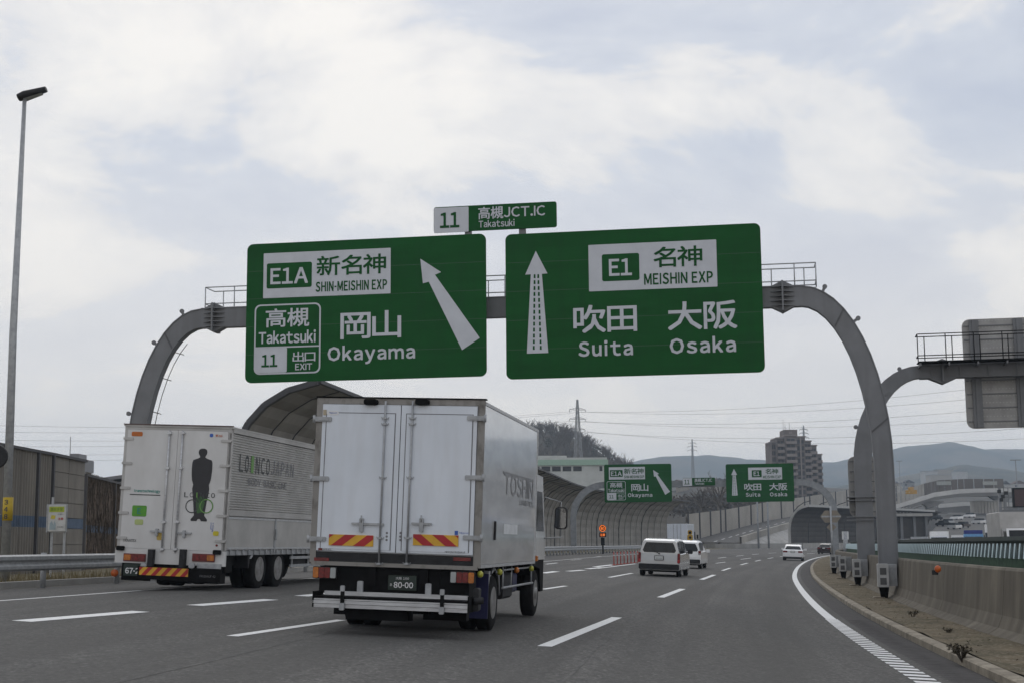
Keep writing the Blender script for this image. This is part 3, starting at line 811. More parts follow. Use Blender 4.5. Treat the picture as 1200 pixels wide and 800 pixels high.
for k in range(12): m.box(G2.hit(1073, 420)[0] + 0.05 + k, G2.hit(1073, 420)[0] + 0.11 + k, -1.1, -0.2, H2 - 0.12, H2 - 0.02)
m.build('walkway_bracket', M_steel, G2.e)
# end leg of the second gantry on the far right, out of frame
m = MB(); m.box(xb + 16.6, xb + 17.2, -0.25, 0.25, 0.0, H2 - 0.49); m.build('leg', M_steel, G2.e)
M_back = mat('bare sign back', (0.36, 0.355, 0.345), 0.5, 0.2, c2=(0.27, 0.265, 0.258), scale=2)
def sign_back(g, quad, name, label, rows, posts, yf=0.6, cat='road sign'):
    cs = [g.hit(x, y, yf) for x, y in quad]
    x0 = (cs[0][0] + cs[3][0]) / 2; x1 = (cs[1][0] + cs[2][0]) / 2; za_ = (cs[0][1] + cs[1][1]) / 2; zb_ = (cs[2][1] + cs[3][1]) / 2
    e = empty(name, g.world(x0, yf, zb_), -g.a, label, cat)
    w = x1 - x0; hh = za_ - zb_
    m = MB(); m.prism(rrect(0, w, 0, hh, min(0.28, w * 0.2)), 0.0, 0.05); m.build('board', M_back, e)
    for k in range(rows):
        zz = hh * (k + 0.5) / rows
        m = MB(); m.box(0.06, w - 0.06, -0.035, -0.003, zz - 0.02, zz + 0.02); m.build('stiffener', M_steel, e)
    for f_ in posts:
        m = MB(); m.box(f_ - 0.17, f_ + 0.17, -0.10, -0.037, 0.03, hh - 0.03); m.box(f_ - 0.06, f_ + 0.06, -0.14, -0.101, 0.03, hh - 0.03); m.build('back_post', M_steel, e)
    m = MB()
    for k in range(rows * 2):
        zz = hh * (k + 0.7) / rows / 2
        for q in range(14): m.box(0.6 + q * 0.12, 0.63 + q * 0.12, -0.012, -0.002, zz, zz + 0.02)
    tag(m.build('rivets', mat('light rivets', (0.6, 0.6, 0.6), 0.5), e), kind='stuff')
    return e, w, hh
x128 = G2.hit(1128, 400, 0.6)[0]; x1r = x128 + 6.4
e, w, hh = sign_back(G2, [(1128, 376), (1320, 366), (1324, 498), (1132, 501.5)], 'sign_seen_from_behind', 'large sign seen from behind with riveted grey ribs on the right-hand gantry', 8, (0.42, 1.98, 3.6))
e2, w2, h2 = sign_back(G2, [(994, 534.5), (1032, 534), (1032, 605), (995, 605)], 'sign_seen_from_behind', 'narrow upright sign back strapped to the leg of the gantry over the opposite carriageway', 6, (), yf=0.45)

for px, py, lb, Yc in ((1031, 675, 'largest and nearest grey cabinet on the median barrier below the near gantry leg', 39.0), (1008, 668, 'second nearest grey cabinet on the median barrier below the second gantry leg', 51.5),
                   (990, 661, 'third grey cabinet along the median barrier from the near gantry leg', 62), (978, 658, 'farthest grey cabinet on the median barrier where the road bends', 71)):
    cabinet(px, py, Yc, lb)

# third, far gantry with the same signs
Y3 = 148.0
o3 = horizon_at(980, Y3, gz(0, 0)); o3.z = ZE
G3 = Gantry((o3.x, Y3, ZE), 0.12, 'sign_gantry', 'distant pale arch gantry repeating the two green signs before the apartment tower')
H3 = G3.hit(940, 561)[1]; WID3 = -G3.hit(672, 610)[0]
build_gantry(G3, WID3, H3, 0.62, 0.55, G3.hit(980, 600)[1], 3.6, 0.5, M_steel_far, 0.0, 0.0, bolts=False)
for s_src, cx, cy, wpx, lb in ((A, 747.5, 565.5, 79, 'small far green sign for Okayama with slanting arrow on the distant gantry'), (B, 890.5, 565, 79.5, 'small far green sign for Suita and Osaka on the distant gantry')):
    o = copy_tree(s_src.e); x, z = G3.hit(cx, cy, -0.7); k = px_len(G3, wpx, cx, cy, -0.7) / s_src.w
    kz = (G3.hit(cx, cy - 22.3, -.7)[1] - G3.hit(cx, cy + 22.3, -.7)[1]) / s_src.h
    o.location = G3.world(x, -0.7, z - s_src.h * kz / 2); o.rotation_euler = (0, 0, -G3.a); o.scale = (k, 1, kz); o['label'] = lb
o = copy_tree(Cc.e); x, z = G3.hit(819, 564.3, -0.7); k = px_len(G3, 38, 819, 564, -.7) / Cc.w
o.location = G3.world(x, -0.7, z - Cc.h * k / 2); o.rotation_euler = (0, 0, -G3.a); o.scale = (k, 1, k * 1.15); o['label'] = 'tiny green Takatsuki plate fixed to the distant gantry beam between its two signs'
for ch in list(o.children):
    if ch.name.startswith('stub_post'): bpy.data.objects.remove(ch)

# ---------------------------------------------------------------- vehicles
class Frame:
    def __init__(s, org, hd, bank, name, label, cat, group=None):
        s.o = Vector(org); s.M = Matrix.Translation(s.o) @ Matrix.Rotation(-hd, 4, 'Z') @ Matrix.Rotation(bank, 4, 'Y'); s.I = s.M.inverted()
        s.e = empty(name, s.o, -hd, label, cat, group, ry=bank)
    def hit(s, px, py, yl=0.0):
        c = s.I @ Vector((0, 0, CAMH)); d = s.I.to_3x3() @ ray(px, py)
        q = c + d * ((yl - c.y) / d.y); return q.x, q.z
    def hitx(s, px, py, xl):
        c = s.I @ Vector((0, 0, CAMH)); d = s.I.to_3x3() @ ray(px, py)
        q = c + d * ((xl - c.x) / d.x); return q.y, q.z
def wheel(parent, x, y, r, wd, side, rimr=0.6, dual=False):
    """tyre centred at x; side +1 = outer face to the right"""
    m = MB(); m.lathe([(-wd / 2, r * rimr), (-wd / 2, r * 0.9), (-wd / 2 * 0.8, r), (wd / 2 * 0.8, r), (wd / 2, r * 0.9), (wd / 2, r * rimr)], 28, 'x', (0, 0, 0))
    t = m.build('wheel', M_tyre, parent); t.location = (x, y, r)
    m = MB(); s = side
    rr = r * rimr
    if dual: pr = [(s * (wd / 2 + .004), rr * 0.98), (s * (wd / 2 - 0.09), rr * 0.86), (s * (wd / 2 - 0.10), rr * 0.45), (s * (wd / 2 - .02), rr * 0.42), (s * (wd / 2 - .02), rr * 0.05)]
    else: pr = [(s * (wd / 2 + .004), rr * 0.98), (s * (wd / 2 - 0.03), rr * 0.86), (s * (wd / 2 - 0.01), rr * 0.5), (s * (wd / 2 + .03), rr * 0.4), (s * (wd / 2 + .03), rr * 0.05)]
    m.lathe(pr, 24, 'x'); rm = m.build('rim', M_rim, t)
    hb = MB(); xo = s * (wd / 2 - (.06 if dual else .012)); hb.lathe([(xo + s * .0, rr * .80), (xo + s * .004, rr * .79)], 20, 'x'); 
    hb.v = [(x + s * .002, y_, z_) for x, y_, z_ in hb.v]; hb.build('hub_disc', M_dgrey, t)
    if r > 0.38:
        m = MB()
        for k in range(6):
            a = 2 * PI * k / 6; xx = s * (wd / 2 + (0.0 if dual else .012))
            m.lathe([(min(0, s * .03), 0.022), (max(0, s * .03), 0.022)], 6, 'x', (xx - (s * .08 if dual else 0), math.cos(a) * rr * 0.62, math.sin(a) * rr * 0.62))
    return t
def chevron(parent, x0, x1, z0, z1, y, n, lean, name='chevron_plate', w0=0.0):
    m = MB(); m.box(x0, x1, y - 0.012, y, z0, z1); p = m.build(name, M_chy, parent)
    m = MB(); w = (x1 - x0) / n; hgt = z1 - z0
    for k in range(-2, n + 2):
        a = x0 + (k + w0) * w
        pts = [(a, z0), (a + w * 0.5, z0), (a + w * 0.5 + lean * hgt, z1), (a + lean * hgt, z1)]
        # clip in x
        def clip(pts, lim, sgn):
            o = []
            for i in range(len(pts)):
                p_, q = pts[i - 1], pts[i]; a_, b_ = sgn * (p_[0] - lim) >= 0, sgn * (q[0] - lim) >= 0
                if a_ != b_:
                    t = (lim - p_[0]) / (q[0] - p_[0]); o.append((lim, p_[1] + (q[1] - p_[1]) * t))
                if b_: o.append(q)
            return o
        pts = clip(clip(pts, x0 + .002, 1), x1 - .002, -1)
        if len(pts) > 2: m.add([(u, y - 0.015, v) for u, v in pts], [tuple(range(len(pts)))])
    m.build('stripe', M_chr, p)
    return p
BETA = math.atan(BANK)

# ---- near white box truck
YA = 20.7
c0 = at(563.8, 664, YA); c1 = at(365, 660, YA + 0.37)
mid = (c0 + c1) / 2; hdA = 0.165
TA = Frame((mid.x, mid.y, gz(mid.x, mid.y)), hdA, BETA * 0.8, 'box_truck', 'white box truck with plain rear doors and a folded tail lift in the middle lane', 'truck')
T = TA.e
hx = TA.hit
xr = hx(564, 600)[0]; xl = hx(365.5, 600)[0]; zt = hx(466, 467)[1]; zb = hx(466, 662)[1]
LA = TA.hitx(629, 560, xr)[0]
m = MB(); m.box(xl + .02, xr - .03, 0.03, LA, zb, zt - .03); body = m.build('cargo_box', M_white_t, T)
m = MB(); m.box(xr - 0.028, xr, 0.06, LA - .03, zb + 0.05, zt - 0.07); m.build('side_panel', M_side, T)
m = MB()
m.box(xr - 0.03, xr + 0.012, 0.05, LA, zt - 0.068, zt - 0.02); m.box(xr - 0.03, xr + 0.012, LA - 0.028, LA + .01, zb, zt - 0.07)
m.box(xr - 0.03, xr + 0.010, 0.05, LA - 0.03, zb, zb + 0.045); m.build('side_trim', M_alu, T)
# rear frame
m = MB()
fw = 0.095
m.box(xl, xl + fw, -0.005, 0.05, zb, zt); m.box(xr - fw, xr + .005, -0.005, 0.05, zb, zt)
m.box(xl + fw, xr - fw, -0.003, 0.05, zt - 0.085, zt); m.build('rear_frame', M_ss, T)
m = MB(); m.box(xl - .01, xr + .02, -0.02, 0.1, zt + .002, zt + 0.022); m.build('rear_frame', M_blk, T)
# black skirt under doors
zs = hx(466, 648.5)[1]
m = MB(); m.box(xl + fw, xr - fw, -0.012, 0.05, zb + 0.03, zs); sk = m.build('rear_sill', M_dgrey, T)
m = MB(); m.box(xl + .03, xr - .03, -0.02, 0.04, zb - .03, zb + 0.027); m.build('rear_sill', M_ss, T)
for a, b in ((368.5, 386), (531.5, 552)):
    q0, q1 = hx(a, 656), hx(b, 653); zz = (hx((a + b) / 2, 654.6)[1])
    m = MB(); m.box(q0[0], q1[0], -0.024, -0.013, zz - .024, zz + .024); m.build('reflector', M_red, sk)
# doors
xc = hx(467.6, 560)[0]; zd0 = hx(466, 647)[1]; zd1 = zt - 0.095
for sgn, x0, x1 in ((-1, xl + fw + .006, xc - .006), (1, xc + .006, xr - fw - .006)):
    m = MB(); m.box(x0, x1, -0.03, 0.028, zd0, zd1); d = m.build('door', M_white_t, T)
    ins = 0.11; xi0 = x0 + (ins if sgn < 0 else .045); xi1 = x1 - (ins if sgn > 0 else .045)
    xi0 = x0 + (0.055 if sgn < 0 else 0.07); xi1 = x1 - (0.07 if sgn < 0 else 0.055)
    m = MB(); t_ = 0.012
    for q in ((xi0, xi1, zd1 - .13, zd1 - .13 + t_), (xi0, xi0 + t_, zd0 + .03, zd1 - .13), (xi1 - t_, xi1, zd0 + .03, zd1 - .13)): m.box(q[0], q[1], -0.0335, -0.029, q[2], q[3])
    m.build('seam', M_txtgr, d)
    m = MB(); m.box(xi0 + t_ + .003, xi1 - t_ - .003, -0.040, -0.029, zd0 + .03, zd1 - .135); m.build('door_panel', M_white_t, d)
m = MB(); m.box(xc - .005, xc + .005, -0.02, 0.0, zd0, zd1); m.build('door_seal', M_blk, T)
for px in (449.5, 481.5):
    x = hx(px, 560)[0] ; zt_ = hx(px, 470)[1]; zb_ = hx(px, 661)[1]
    m = MB(); m.tube([(x, -0.065, zb_), (x, -0.065, zt_)], 0.015, 8); rod = m.build('lock_rod', M_galv, T)
    for py in (490, 497, 559.5, 630, 660):
        m = MB(); z = hx(px, py)[1]
        m.cbox(x - .028, x + .028, -0.085, -0.03, z - .014, z + .014, .006)
        m.tube([(x - .055, -0.05, z + .018), (x - .04, -0.055, z - .01), (x + .04, -0.055, z - .01), (x + .055, -0.05, z + .018)], 0.007, 5)
        m.build('rod_guide', M_galv, rod)
for px, py in ((425, 613), (495, 613)):
    x, z = hx(px, py); sg = 1 if px < 450 else -1
    xr_ = hx(449.5 if px < 450 else 481.5, 613)[0]
    m = MB(); m.cbox(x - .15, xr_ + .02 if sg > 0 else x + .15, -0.075, -0.045, z - .018, z + .014, .008)
    m.cbox(x - .03, x + .03, -0.085, -0.03, z - .12, z + .08, .012); m.tube([(x, -.09, z + .12), (x, -.08, z + .02)], .012)
    m.build('door_handle', M_galv, T)
for py in (490, 559.5, 630):
    for sgn in (-1, 1):
        px = 362 if sgn < 0 else 562; z = hx(px, py + (0.5 if sgn < 0 else 0))[1]; xe = (xl - .02) if sgn < 0 else (xr + .02)
        xi = xe + (-sgn) * 0.27
        m = MB(); a, b = min(xe, xi), max(xe, xi)
        m.cbox(a, b, -0.056, -0.0065, z - .035, z + .035, .015); m.cbox(a + .05, b - .05, -0.064, -0.0565, z - .02, z + .02, .008)
        m.tube([(xe, -.05, z - .055), (xe, -.05, z + .055)], 0.02, 8)
        for k in (0.25, 0.55, 0.8): m.lathe([(-.012, .009), (0, .009)], 6, 'y', (a + (b - a) * k, -.058, z + (.018 if k < .5 else -.018)))
        m.build('hinge', M_galv, T)
for px in (386 + 26, 511):
    pass
for a, b in ((386.5, 438.5), (485, 538)):
    x0, x1 = hx(a, 632)[0], hx(b, 632)[0]; z0 = hx((a + b) / 2, 639)[1]; z1_ = hx((a + b) / 2, 626)[1]
    chevron(T, x0, x1, z0, z1_, -0.042, 2, 1.3 if a < 400 else -1.3, w0=0.10 if a < 400 else 0.45)
for px in (436, 496):
    x, z = hx(px, 470.5); m = MB(); m.prism(rrect(x - .10, x + .10, z - .05, z + .035, .03), -.10, -.0055); m.build('marker_lamp', M_blk, T)
x, z = hx(391.5, 483.5); text('Nippon', x, z, 0.12, 0.035, M_txtbl, T, -0.046, 0.02)
m = MB(); m.prism(rrect(x - .10, x + .085, z - .033, z + .033, .03), -.044, -.041); m.build('maker_badge', M_txtw, T)
m = MB(); m.box(x - .155, x - .104, -.044, -.041, z - .035, z + .045); m.build('sticker', mat('beige sticker', (.45, .38, .27)), T)
x, z = hx(543, 624); text('Nippon', x + .02, z, 0.14, 0.035, M_txtbl, T, -0.044, 0.03)
m = MB(); m.box(x - .12, x - .07, -.044, -.041, z - .03, z + .03); m.build('maker_badge', M_txtbl, T)
x, z = hx(534, 645.5); text('NIPPON FRUEHAUF', x, z - .01, 0.30, 0.028, M_txtk, T, -0.044, 0.02)
x, z = hx(384, 643); text('WING', x, z, 0.13, 0.028, M_txtgr, T, -0.044, 0.02)
m = MB(); m.box(x - .13, x - .07, -.044, -.041, z - .016, z + .016); m.build('sticker', M_red, T)
m = MB()
for px, py in ((454, 628), (470, 628)):
    x, z = hx(px, py)
    for k in (0, .05, .1): m.lathe([(-.012, .018), (0, .018)], 8, 'y', (x, -.03, z + k - .05))
m.build('bolt', M_txtgr, T)
# side lettering, latch, sticker
def sidetext(s, px, py, py2, px2, hgt, mtl, bold, xl_=xr, dx=0.004):
    y0, z0 = TA.hitx(px, py, xl_); y1, z1_ = TA.hitx(px2, py2, xl_)
    return text(s, (y0 + y1) / 2, (z0 + z1_) / 2, abs(y1 - y0), hgt, mtl, T, xl_ + dx, bold, 'yz')
sidetext('TOSHIN', 591, 566, 574, 624.5, 0.34, mat('side lettering grey', (.26, .26, .27), .35), 0.015)
y0, z0 = TA.hitx(589.5, 553.5, xr); y1, z1_ = TA.hitx(625, 563, xr)
m = MB(); m.box(xr + .002, xr + .005, y0, y1, (z0 + z1_) / 2 - .015, (z0 + z1_) / 2 + .025); m.build('side_stripe', M_txtgr, T)
sidetext('LOGISTICS', 609, 588, 590.5, 624, 0.09, M_txtgr, 0.03)
y0, z0 = TA.hitx(590, 619.5, xr); y1, z1_ = TA.hitx(606, 619.5, xr)
m = MB(); m.box(xr + .002, xr + .006, y0, y1, z0 - .075, z0 + .085); m.build('sticker', mat('pale sticker', (.66, .68, .7)), T)
y0, z0 = TA.hitx(579, 621, xr); m = MB(); m.box(xr + .002, xr + .03, y0 - .03, y0 + .03, z0 - .14, z0 + .14); m.build('side_latch', M_dgrey, T)
# chassis
m = MB()
m.box(-0.45, -0.33, 0.0, LA + 1.2, zb - 0.30, zb - 0.035); m.box(0.33, 0.45, 0.0, LA + 1.2, zb - 0.30, zb - 0.035)
m.box(xl + .15, xr - .15, 0.05, 0.55, zb - 0.42, zb - 0.04)
for k in range(8): m.box(xl + .05, xr - .05, 0.6 + k * 0.62, 0.68 + k * 0.62, zb - 0.12, zb - 0.002)
m.tube([(0, 1.6, 0.45), (0, 5.3, 0.45)], 0.07, 8); m.lathe([(-0.85, .12), (-.25, .14), (-.2, .26), (.2, .26), (.25, .14), (.85, .12)], 14, 'x', (0.0, 1.62, 0.45))
m.build('chassis', M_blk, T)
RW = 0.415; yr_ = 1.62; yf_ = LA + 0.75
for xx, sd in ((xl + 0.30, -1), (xr - 0.19, 1)): wheel(T, xx, yr_, RW, 0.23, sd, 0.6, True)
for xx, sd in ((xl + 0.56, -1), (xr - 0.45, 1)): wheel(T, xx, yr_, RW, 0.23, sd, 0.6, True)
for xx, sd in ((xl + 0.24, -1), (xr - 0.20, 1)): wheel(T, xx, yf_, RW, 0.23, sd, 0.6)
M_bluef = mat('dark blue mudflap', (0.012, 0.014, 0.075), 0.5)
m = MB(); m.box(xr - 0.42, xr - 0.05, 1.02, 1.05, 0.20, zb - .1); m.build('mudguard', M_bluef, T)
m = MB(); m.box(xl + 0.1, xl + 0.75, 1.02, 1.05, 0.18, zb - .05); m.build('mudguard', M_blk, T)
m = MB(); m.tube([(xr - .1, yr_ - .52, zb - .08), (xr - .08, yr_ - .36, RW + .42), (xr - .08, yr_, RW + .52), (xr - .08, yr_ + .4, RW + .4), (xr - .08, yr_ + .52, RW + .1)], 0.02); 
m.prism([(yr_ - .55, zb - .06), (yr_ - .60, RW + .2), (yr_ - .56, RW + .2), (yr_ - .38, zb - .06)], xr - .3, xr - .06, 'x'); m.build('mudguard', M_galv, T)
# side rails, tanks
m = MB(); m.tube([(xr - .05, yr_ + .65, 0.62), (xr - .05, yf_ - .6, 0.62)], 0.02); m.tube([(xr - .05, yr_ + .65, 0.9), (xr - .05, yf_ - .6, .9)], 0.015)
for y in (yr_ + .7, yr_ + 1.5, yf_ - .7): m.tube([(xr - .06, y, 0.6), (xr - .06, y, zb - .02)], 0.016)
m.build('side_guard', M_galv, T)
m = MB(); m.cbox(xr - .62, xr - .12, yr_ + 1.1, yr_ + 2.0, 0.42, zb - .12, .04); m.build('fuel_tank', M_dgrey, T)
m = MB(); m.cbox(xr - .6, xr - .14, yr_ + 2.15, yr_ + 2.6, 0.5, zb - .15, .03); m.build('battery_box', M_bluef, T)
m = MB(); m.cbox(xl + .14, xl + .6, yr_ + 1.0, yr_ + 2.6, 0.45, zb - .12, .04); m.build('battery_box', M_blk, T)
for k, px in enumerate((564, 581, 604, 626)):
    y, z = TA.hitx(px, 672, xr - .03) if k else (0.1, hx(564, 672)[1])
    y = 0.10 + k * 1.7 * 0.95; 
    m = MB(); m.lathe([(-.035, .045), (.01, .05), (.035, .03)], 12, 'x', (xr + .0, y, zb - .085)); m.build('side_marker', mat('yellow lens', (.42, .42, .05), .3) if k != 2 else M_orange, T)
# tail lamps
zl = hx(542, 676)[1]
for xs_, cols in ((hx(367, 674)[0], (M_orange, M_red, M_red, M_clear)), (hx(528, 676)[0], (M_clear, M_red, M_red, M_orange))):
    m = MB(); m.cbox(xs_, xs_ + .36, -.03, 0.03, zl - .085, zl + .085, .01); tl = m.build('tail_lamp', M_dgrey, T)
    for k, cc in enumerate(cols):
        m = MB(); m.cbox(xs_ + .01 + k * .087, xs_ + .09 + k * .087, -.052, -.031, zl - .075, zl + .075, .012); m.build('lens', cc, tl)
# plate and backing
x, z = hx(471, 682); z0 = z
m = MB(); m.box(x - .21, x + .21, 0.02, 0.035, z - .11, z + .10); pl = m.build('number_plate', M_plateg, T)
text('80-00', x + .02, z - .035, 0.29, 0.085, M_txtw, pl, 0.014, 0.03)
text('大阪 100', x + .0, z + .06, 0.20, 0.04, M_txtw, pl, 0.014, 0.02)
text('あ', x - .165, z - .035, 0.035, 0.04, M_txtw, pl, 0.014, 0.02)
m = MB(); m.box(-.62, .62, 0.04, 0.06, zb - .40, zb - .04); m.build('rear_crossmember', M_blk, T)
# tail lift
zl0 = hx(457, 714, -0.75)[1]; zl1 = hx(457, 703, -0.75)[1]; zl2 = hx(457, 695, -0.5)[1]
xa = hx(366, 705, -0.75)[0]; xb_ = hx(548, 708, -0.75)[0]
lift = empty('tail_lift', (0, 0, 0)); lift.parent = T
m = MB(); m.box(xa, xb_, -0.75, -0.70, zl0, zl0 + .05); m.box(xa, xb_, -0.76, -0.70, zl0 + .055, zl0 + .10); m.box(xa, xb_, -0.75, -0.70, zl0 + .105, zl1 - .005); m.build('platform_edge', M_alu, lift)
m = MB(); m.box(xa + .02, xb_ - .02, -0.748, -0.30, zl1, zl1 + .03); m.box(xa, xa + .02, -.76, -.3, zl0, zl1 + .09); m.box(xb_ - .0, xb_ + .02, -.76, -.3, zl0, zl1 + .09); m.build('platform_frame', M_blk, lift)
m = MB(); m.box(xa + .10, xb_ - .05, -0.52, -0.46, zl1 + .035, zl2 + .01); m.build('platform_edge', M_alu, lift)
for px in (401, 518):
    x = hx(px, 700, -.78)[0]; z = zl0
    m = MB(); m.cbox(x - .035, x + .035, -.80, -.77, z - .03, z + .07, .01); m.build('latch', M_galv, lift); m = MB(); m.cbox(x - .03, x + .03, -.80, -.765, zl2 + .02, zl2 + .10, .01); m.build('latch', M_galv, lift)
    m = MB(); m.box(x - .025, x + .025, -.79, -.755, z + .07, zl2 + .02); m.build('latch_strap', M_blk, lift)
for px in (422, 502):
    x = hx(px, 688, -.45)[0]; m = MB(); m.cbox(x - .04, x + .04, -.47, -.42, zl2, zl2 + .16, .012); m.build('bracket', M_galv, lift)
m = MB(); m.box(-.55, -.43, -.45, .5, zl0 - .06, zl0 + .18); m.box(.43, .55, -.45, .5, zl0 - .06, zl0 + .18); m.box(xa + .45, xa + 1.35, -.6, -.3, zl0 - .16, zl0 - .01); m.box(xa + 1.5, xb_ - .1, -.3, -.1, zl0 - .14, zl0 + .05)
m.tube([(xa + .5, -.3, zl0 + .0), (xb_ - .2, -.3, zl0 + .0)], .05, 8)
m.build('lift_arm', M_blk, lift)
m = MB(); m.tube([(xb_ + .03, -.5, zl2 - .06), (xb_ + .16, -.45, zl2 - .05)], .05, 8); m.cbox(xb_ + .02, xb_ + .10, -.48, -.3, zl2 - .2, zl2 + .12, .02); m.build('lift_motor', M_dgrey, lift)
# cab
cw = xr - .07; cy0 = LA + 0.10; cy1 = LA + 1.75; CZ = (hx(634, 580)[1])
zc = 2.45
m = MB()
pr = [(cy0, 1.02), (cy0, zc), (cy0 + .25, zc + .14), (cy0 + 1.15, zc + .12), (cy1 - .12, 1.65), (cy1, 1.35), (cy1, 1.02)]
m.prism(pr, -cw, cw, 'x'); cab = m.build('cab', M_cwhite, T)
m = MB(); m.prism([(cy0, .75), (cy0, 1.015), (cy1 + .01, 1.015), (cy1 + .01, .42), (cy1 - .3, .42), (cy1 - .45, .85), (cy0 + .3, .92)], -cw + .02, cw - .02, 'x'); m.build('bumper_and_arch', M_blk, cab)
m = MB(); m.prism([(cy0 + .18, 1.55), (cy0 + .18, 2.28), (cy0 + 1.05, 2.28), (cy0 + 1.38, 1.55)], cw + .002, cw + .012, 'x'); m.build('side_window', M_glass, cab)
m = MB(); m.prism([(cy0 + .18, 1.55), (cy0 + .18, 2.28), (cy0 + 1.05, 2.28), (cy0 + 1.38, 1.55)], -cw - .012, -cw - .002, 'x'); m.build('side_window', M_glass, cab)
m = MB(); m.add([(-.95, cy1 + .01 - .12, 1.68), (.95, cy1 + .01 - .12, 1.68), (.9, cy0 + 1.2, zc + .05), (-.9, cy0 + 1.2, zc + .05)], [(0, 1, 2, 3)]); m.build('windscreen', M_glass, cab)
# wind deflector behind cab roof
m = MB(); m.prism([(cy0 + .1, zc + .13), (cy0 + .1, zc + .50), (cy0 + .35, zc + .52), (cy0 + 1.0, zc + .14)], -.9, .98, 'x'); m.build('roof_fairing', M_cwhite, cab)
for sg in (1, -1):
    ym = cy1 - .05
    mh = empty('mirror', (0, 0, 0)); mh.parent = T
    m = MB(); m.tube([(sg * (cw), ym - .1, 1.42), (sg * (cw + .34), ym, 1.45)], .014); m.tube([(sg * cw, ym - .1, 2.2), (sg * (cw + .30), ym, 2.12), (sg * (cw + .31), ym, 1.46)], .012); m.build('mirror_arm', M_galv, mh)
    m = MB(); m.prism(rrect(sg * (cw + .31) - .12, sg * (cw + .31) + .12, 1.60, 2.02, .07), ym - .06, ym + .05); m.build('mirror_housing', M_dgrey, mh)
    m = MB(); m.prism(rrect(sg * (cw + .31) - .10, sg * (cw + .31) + .10, 1.62, 2.0, .06), ym - .066, ym - .061); m.build('mirror_glass', mat('mirror', (.16, .165, .17), .06, 1.0, var=0), mh)
m = MB(); m.cbox(cw - .02, cw + .05, cy0 + .35, cy0 + .5, 1.0, 1.1, .01); m.build('side_marker', M_orange, cab)

# ---- left wing-body truck
YB = 31.5
c0 = at(267, 660, YB); c1 = at(139, 650, YB + 0.38)
mid = (c0 + c1) / 2
TB = Frame((mid.x, mid.y, gz(mid.x, mid.y)), 0.175, BETA * 0.9, 'wing_body_truck', 'white corrugated truck with a dark figure printed on its rear door, in the left lane', 'truck')
T = TB.e; hx = TB.hit
xr = hx(267.5, 580)[0]; xl = hx(141.5, 580)[0]; zt = hx(209, 499)[1]; zb = hx(205, 655)[1]
zfl = hx(205, 645)[1]
LB = 9.4
m = MB(); m.box(xl + .02, xr - .05, 0.03, LB, zfl, zt - .03); m.build('cargo_box', M_dirty, T)
m = MB(); m.box(xl - .02, xr + .03, -0.03, LB + .02, zt - .028, zt + .012); m.box(xl, xl + .07, -.01, .05, zfl, zt - .03); m.box(xr - .07, xr, -.01, .05, zfl, zt - .03); m.box(xl + .07, xr - .07, -.008, .05, zt - .09, zt - .03); m.build('rear_frame', M_wing, T)
m = MB(); m.box(xl - .03, xr + .04, -0.05, .0, zt + .014, zt + .035); m.build('rear_frame', mat('rusty edge', (.10, .06, .055)), T)
xc = hx(206, 560)[0]
for x0, x1 in ((xl + .075, xc - .004), (xc + .004, xr - .075)):
    m = MB(); m.box(x0, x1, -.028, .028, zfl + .03, zt - .095); d = m.build('door', M_dirty, T)
for px in (196.5, 212.0):
    x = hx(px, 560)[0]
    m = MB(); m.tube([(x, -.06, zfl - .03), (x, -.06, zt - .1)], .022, 8); rod = m.build('lock_rod', M_alu, T)
    for py in (507, 548, 611, 643): z = hx(px, py)[1]; m = MB(); m.cbox(x - .05, x + .05, -.09, -.028, z - .025, z + .025, .01); m.build('rod_guide', M_alu, rod)
for px, py in ((185, 622), (217, 624)):
    x, z = hx(px, py); m = MB(); m.cbox(x - .16, x + .16, -.07, -.03, z - .02, z + .02, .01); m.cbox(x - .03, x + .03, -.09, -.03, z - .1, z + .06, .01); m.build('door_handle', M_galv, T)
for k in range(5):
    for sg in (-1, 1):
        z = zfl + .25 + k * (zt - zfl - .55) / 4; xe = xl - .01 if sg < 0 else xr + .01
        a, b = sorted((xe, xe - sg * .24)); m = MB(); m.cbox(a, b, -.05, -.011, z - .03, z + .03, .014); m.build('hinge', M_wing, T)
# silhouette figure
cx, cz_t = hx(237, 525); cz_b = hx(232.5, 610)[1]; Hh = cz_t - cz_b
half = [(0, 1.0), (.022, .998), (.045, .985), (.055, .955), (.052, .925), (.038, .898), (.032, .878), (.06, .86), (.115, .84), (.128, .80), (.13, .72), (.125, .62), (.118, .56), (.10, .50), (.108, .44), (.10, .36), (.085, .26), (.075, .16), (.065, .08), (.085, .05), (.105, .022), (.10, .0), (.03, .0), (.012, .03)]
pts_ = [(x * Hh * 1.15, z * Hh) for x, z in half]
x0_ = hx(236, 570)[0]
m = MB(); m.prism([(x0_ + a, cz_b + b) for a, b in pts_] + [(x0_ - a, cz_b + b) for a, b in pts_[::-1][:-1]], -.034, -.030); m.build('printed_figure', mat('print black', (.022, .022, .026), .5), T)
x, z = hx(234, 579.5); 
for i_, (ch, mt_) in enumerate(zip('LOINCO', (M_txtk, M_txtgr, M_txtg, M_txtk, M_txtk, M_txtk))):
    text(ch, x - .30 + i_ * .125, z, .09 if ch != 'I' else .03, .11, mt_, T, -.037, .02)
def ring(cx, cz, r, w, m_, y):
    b = MB(); n = 28
    V = [(cx + rr * math.cos(2 * PI * k / n), y, cz + rr * math.sin(2 * PI * k / n)) for rr in (r, r - w) for k in range(n)]
    b.add(V, [(k, (k + 1) % n, n + (k + 1) % n, n + k) for k in range(n)]); b.build('ring_logo', m_, T)
x, z = hx(225.5, 592.5); ring(x, z, .15, .02, M_txtk, -.037)
x, z = hx(242.5, 592.5); ring(x, z, .16, .025, M_txtg, -.0375)
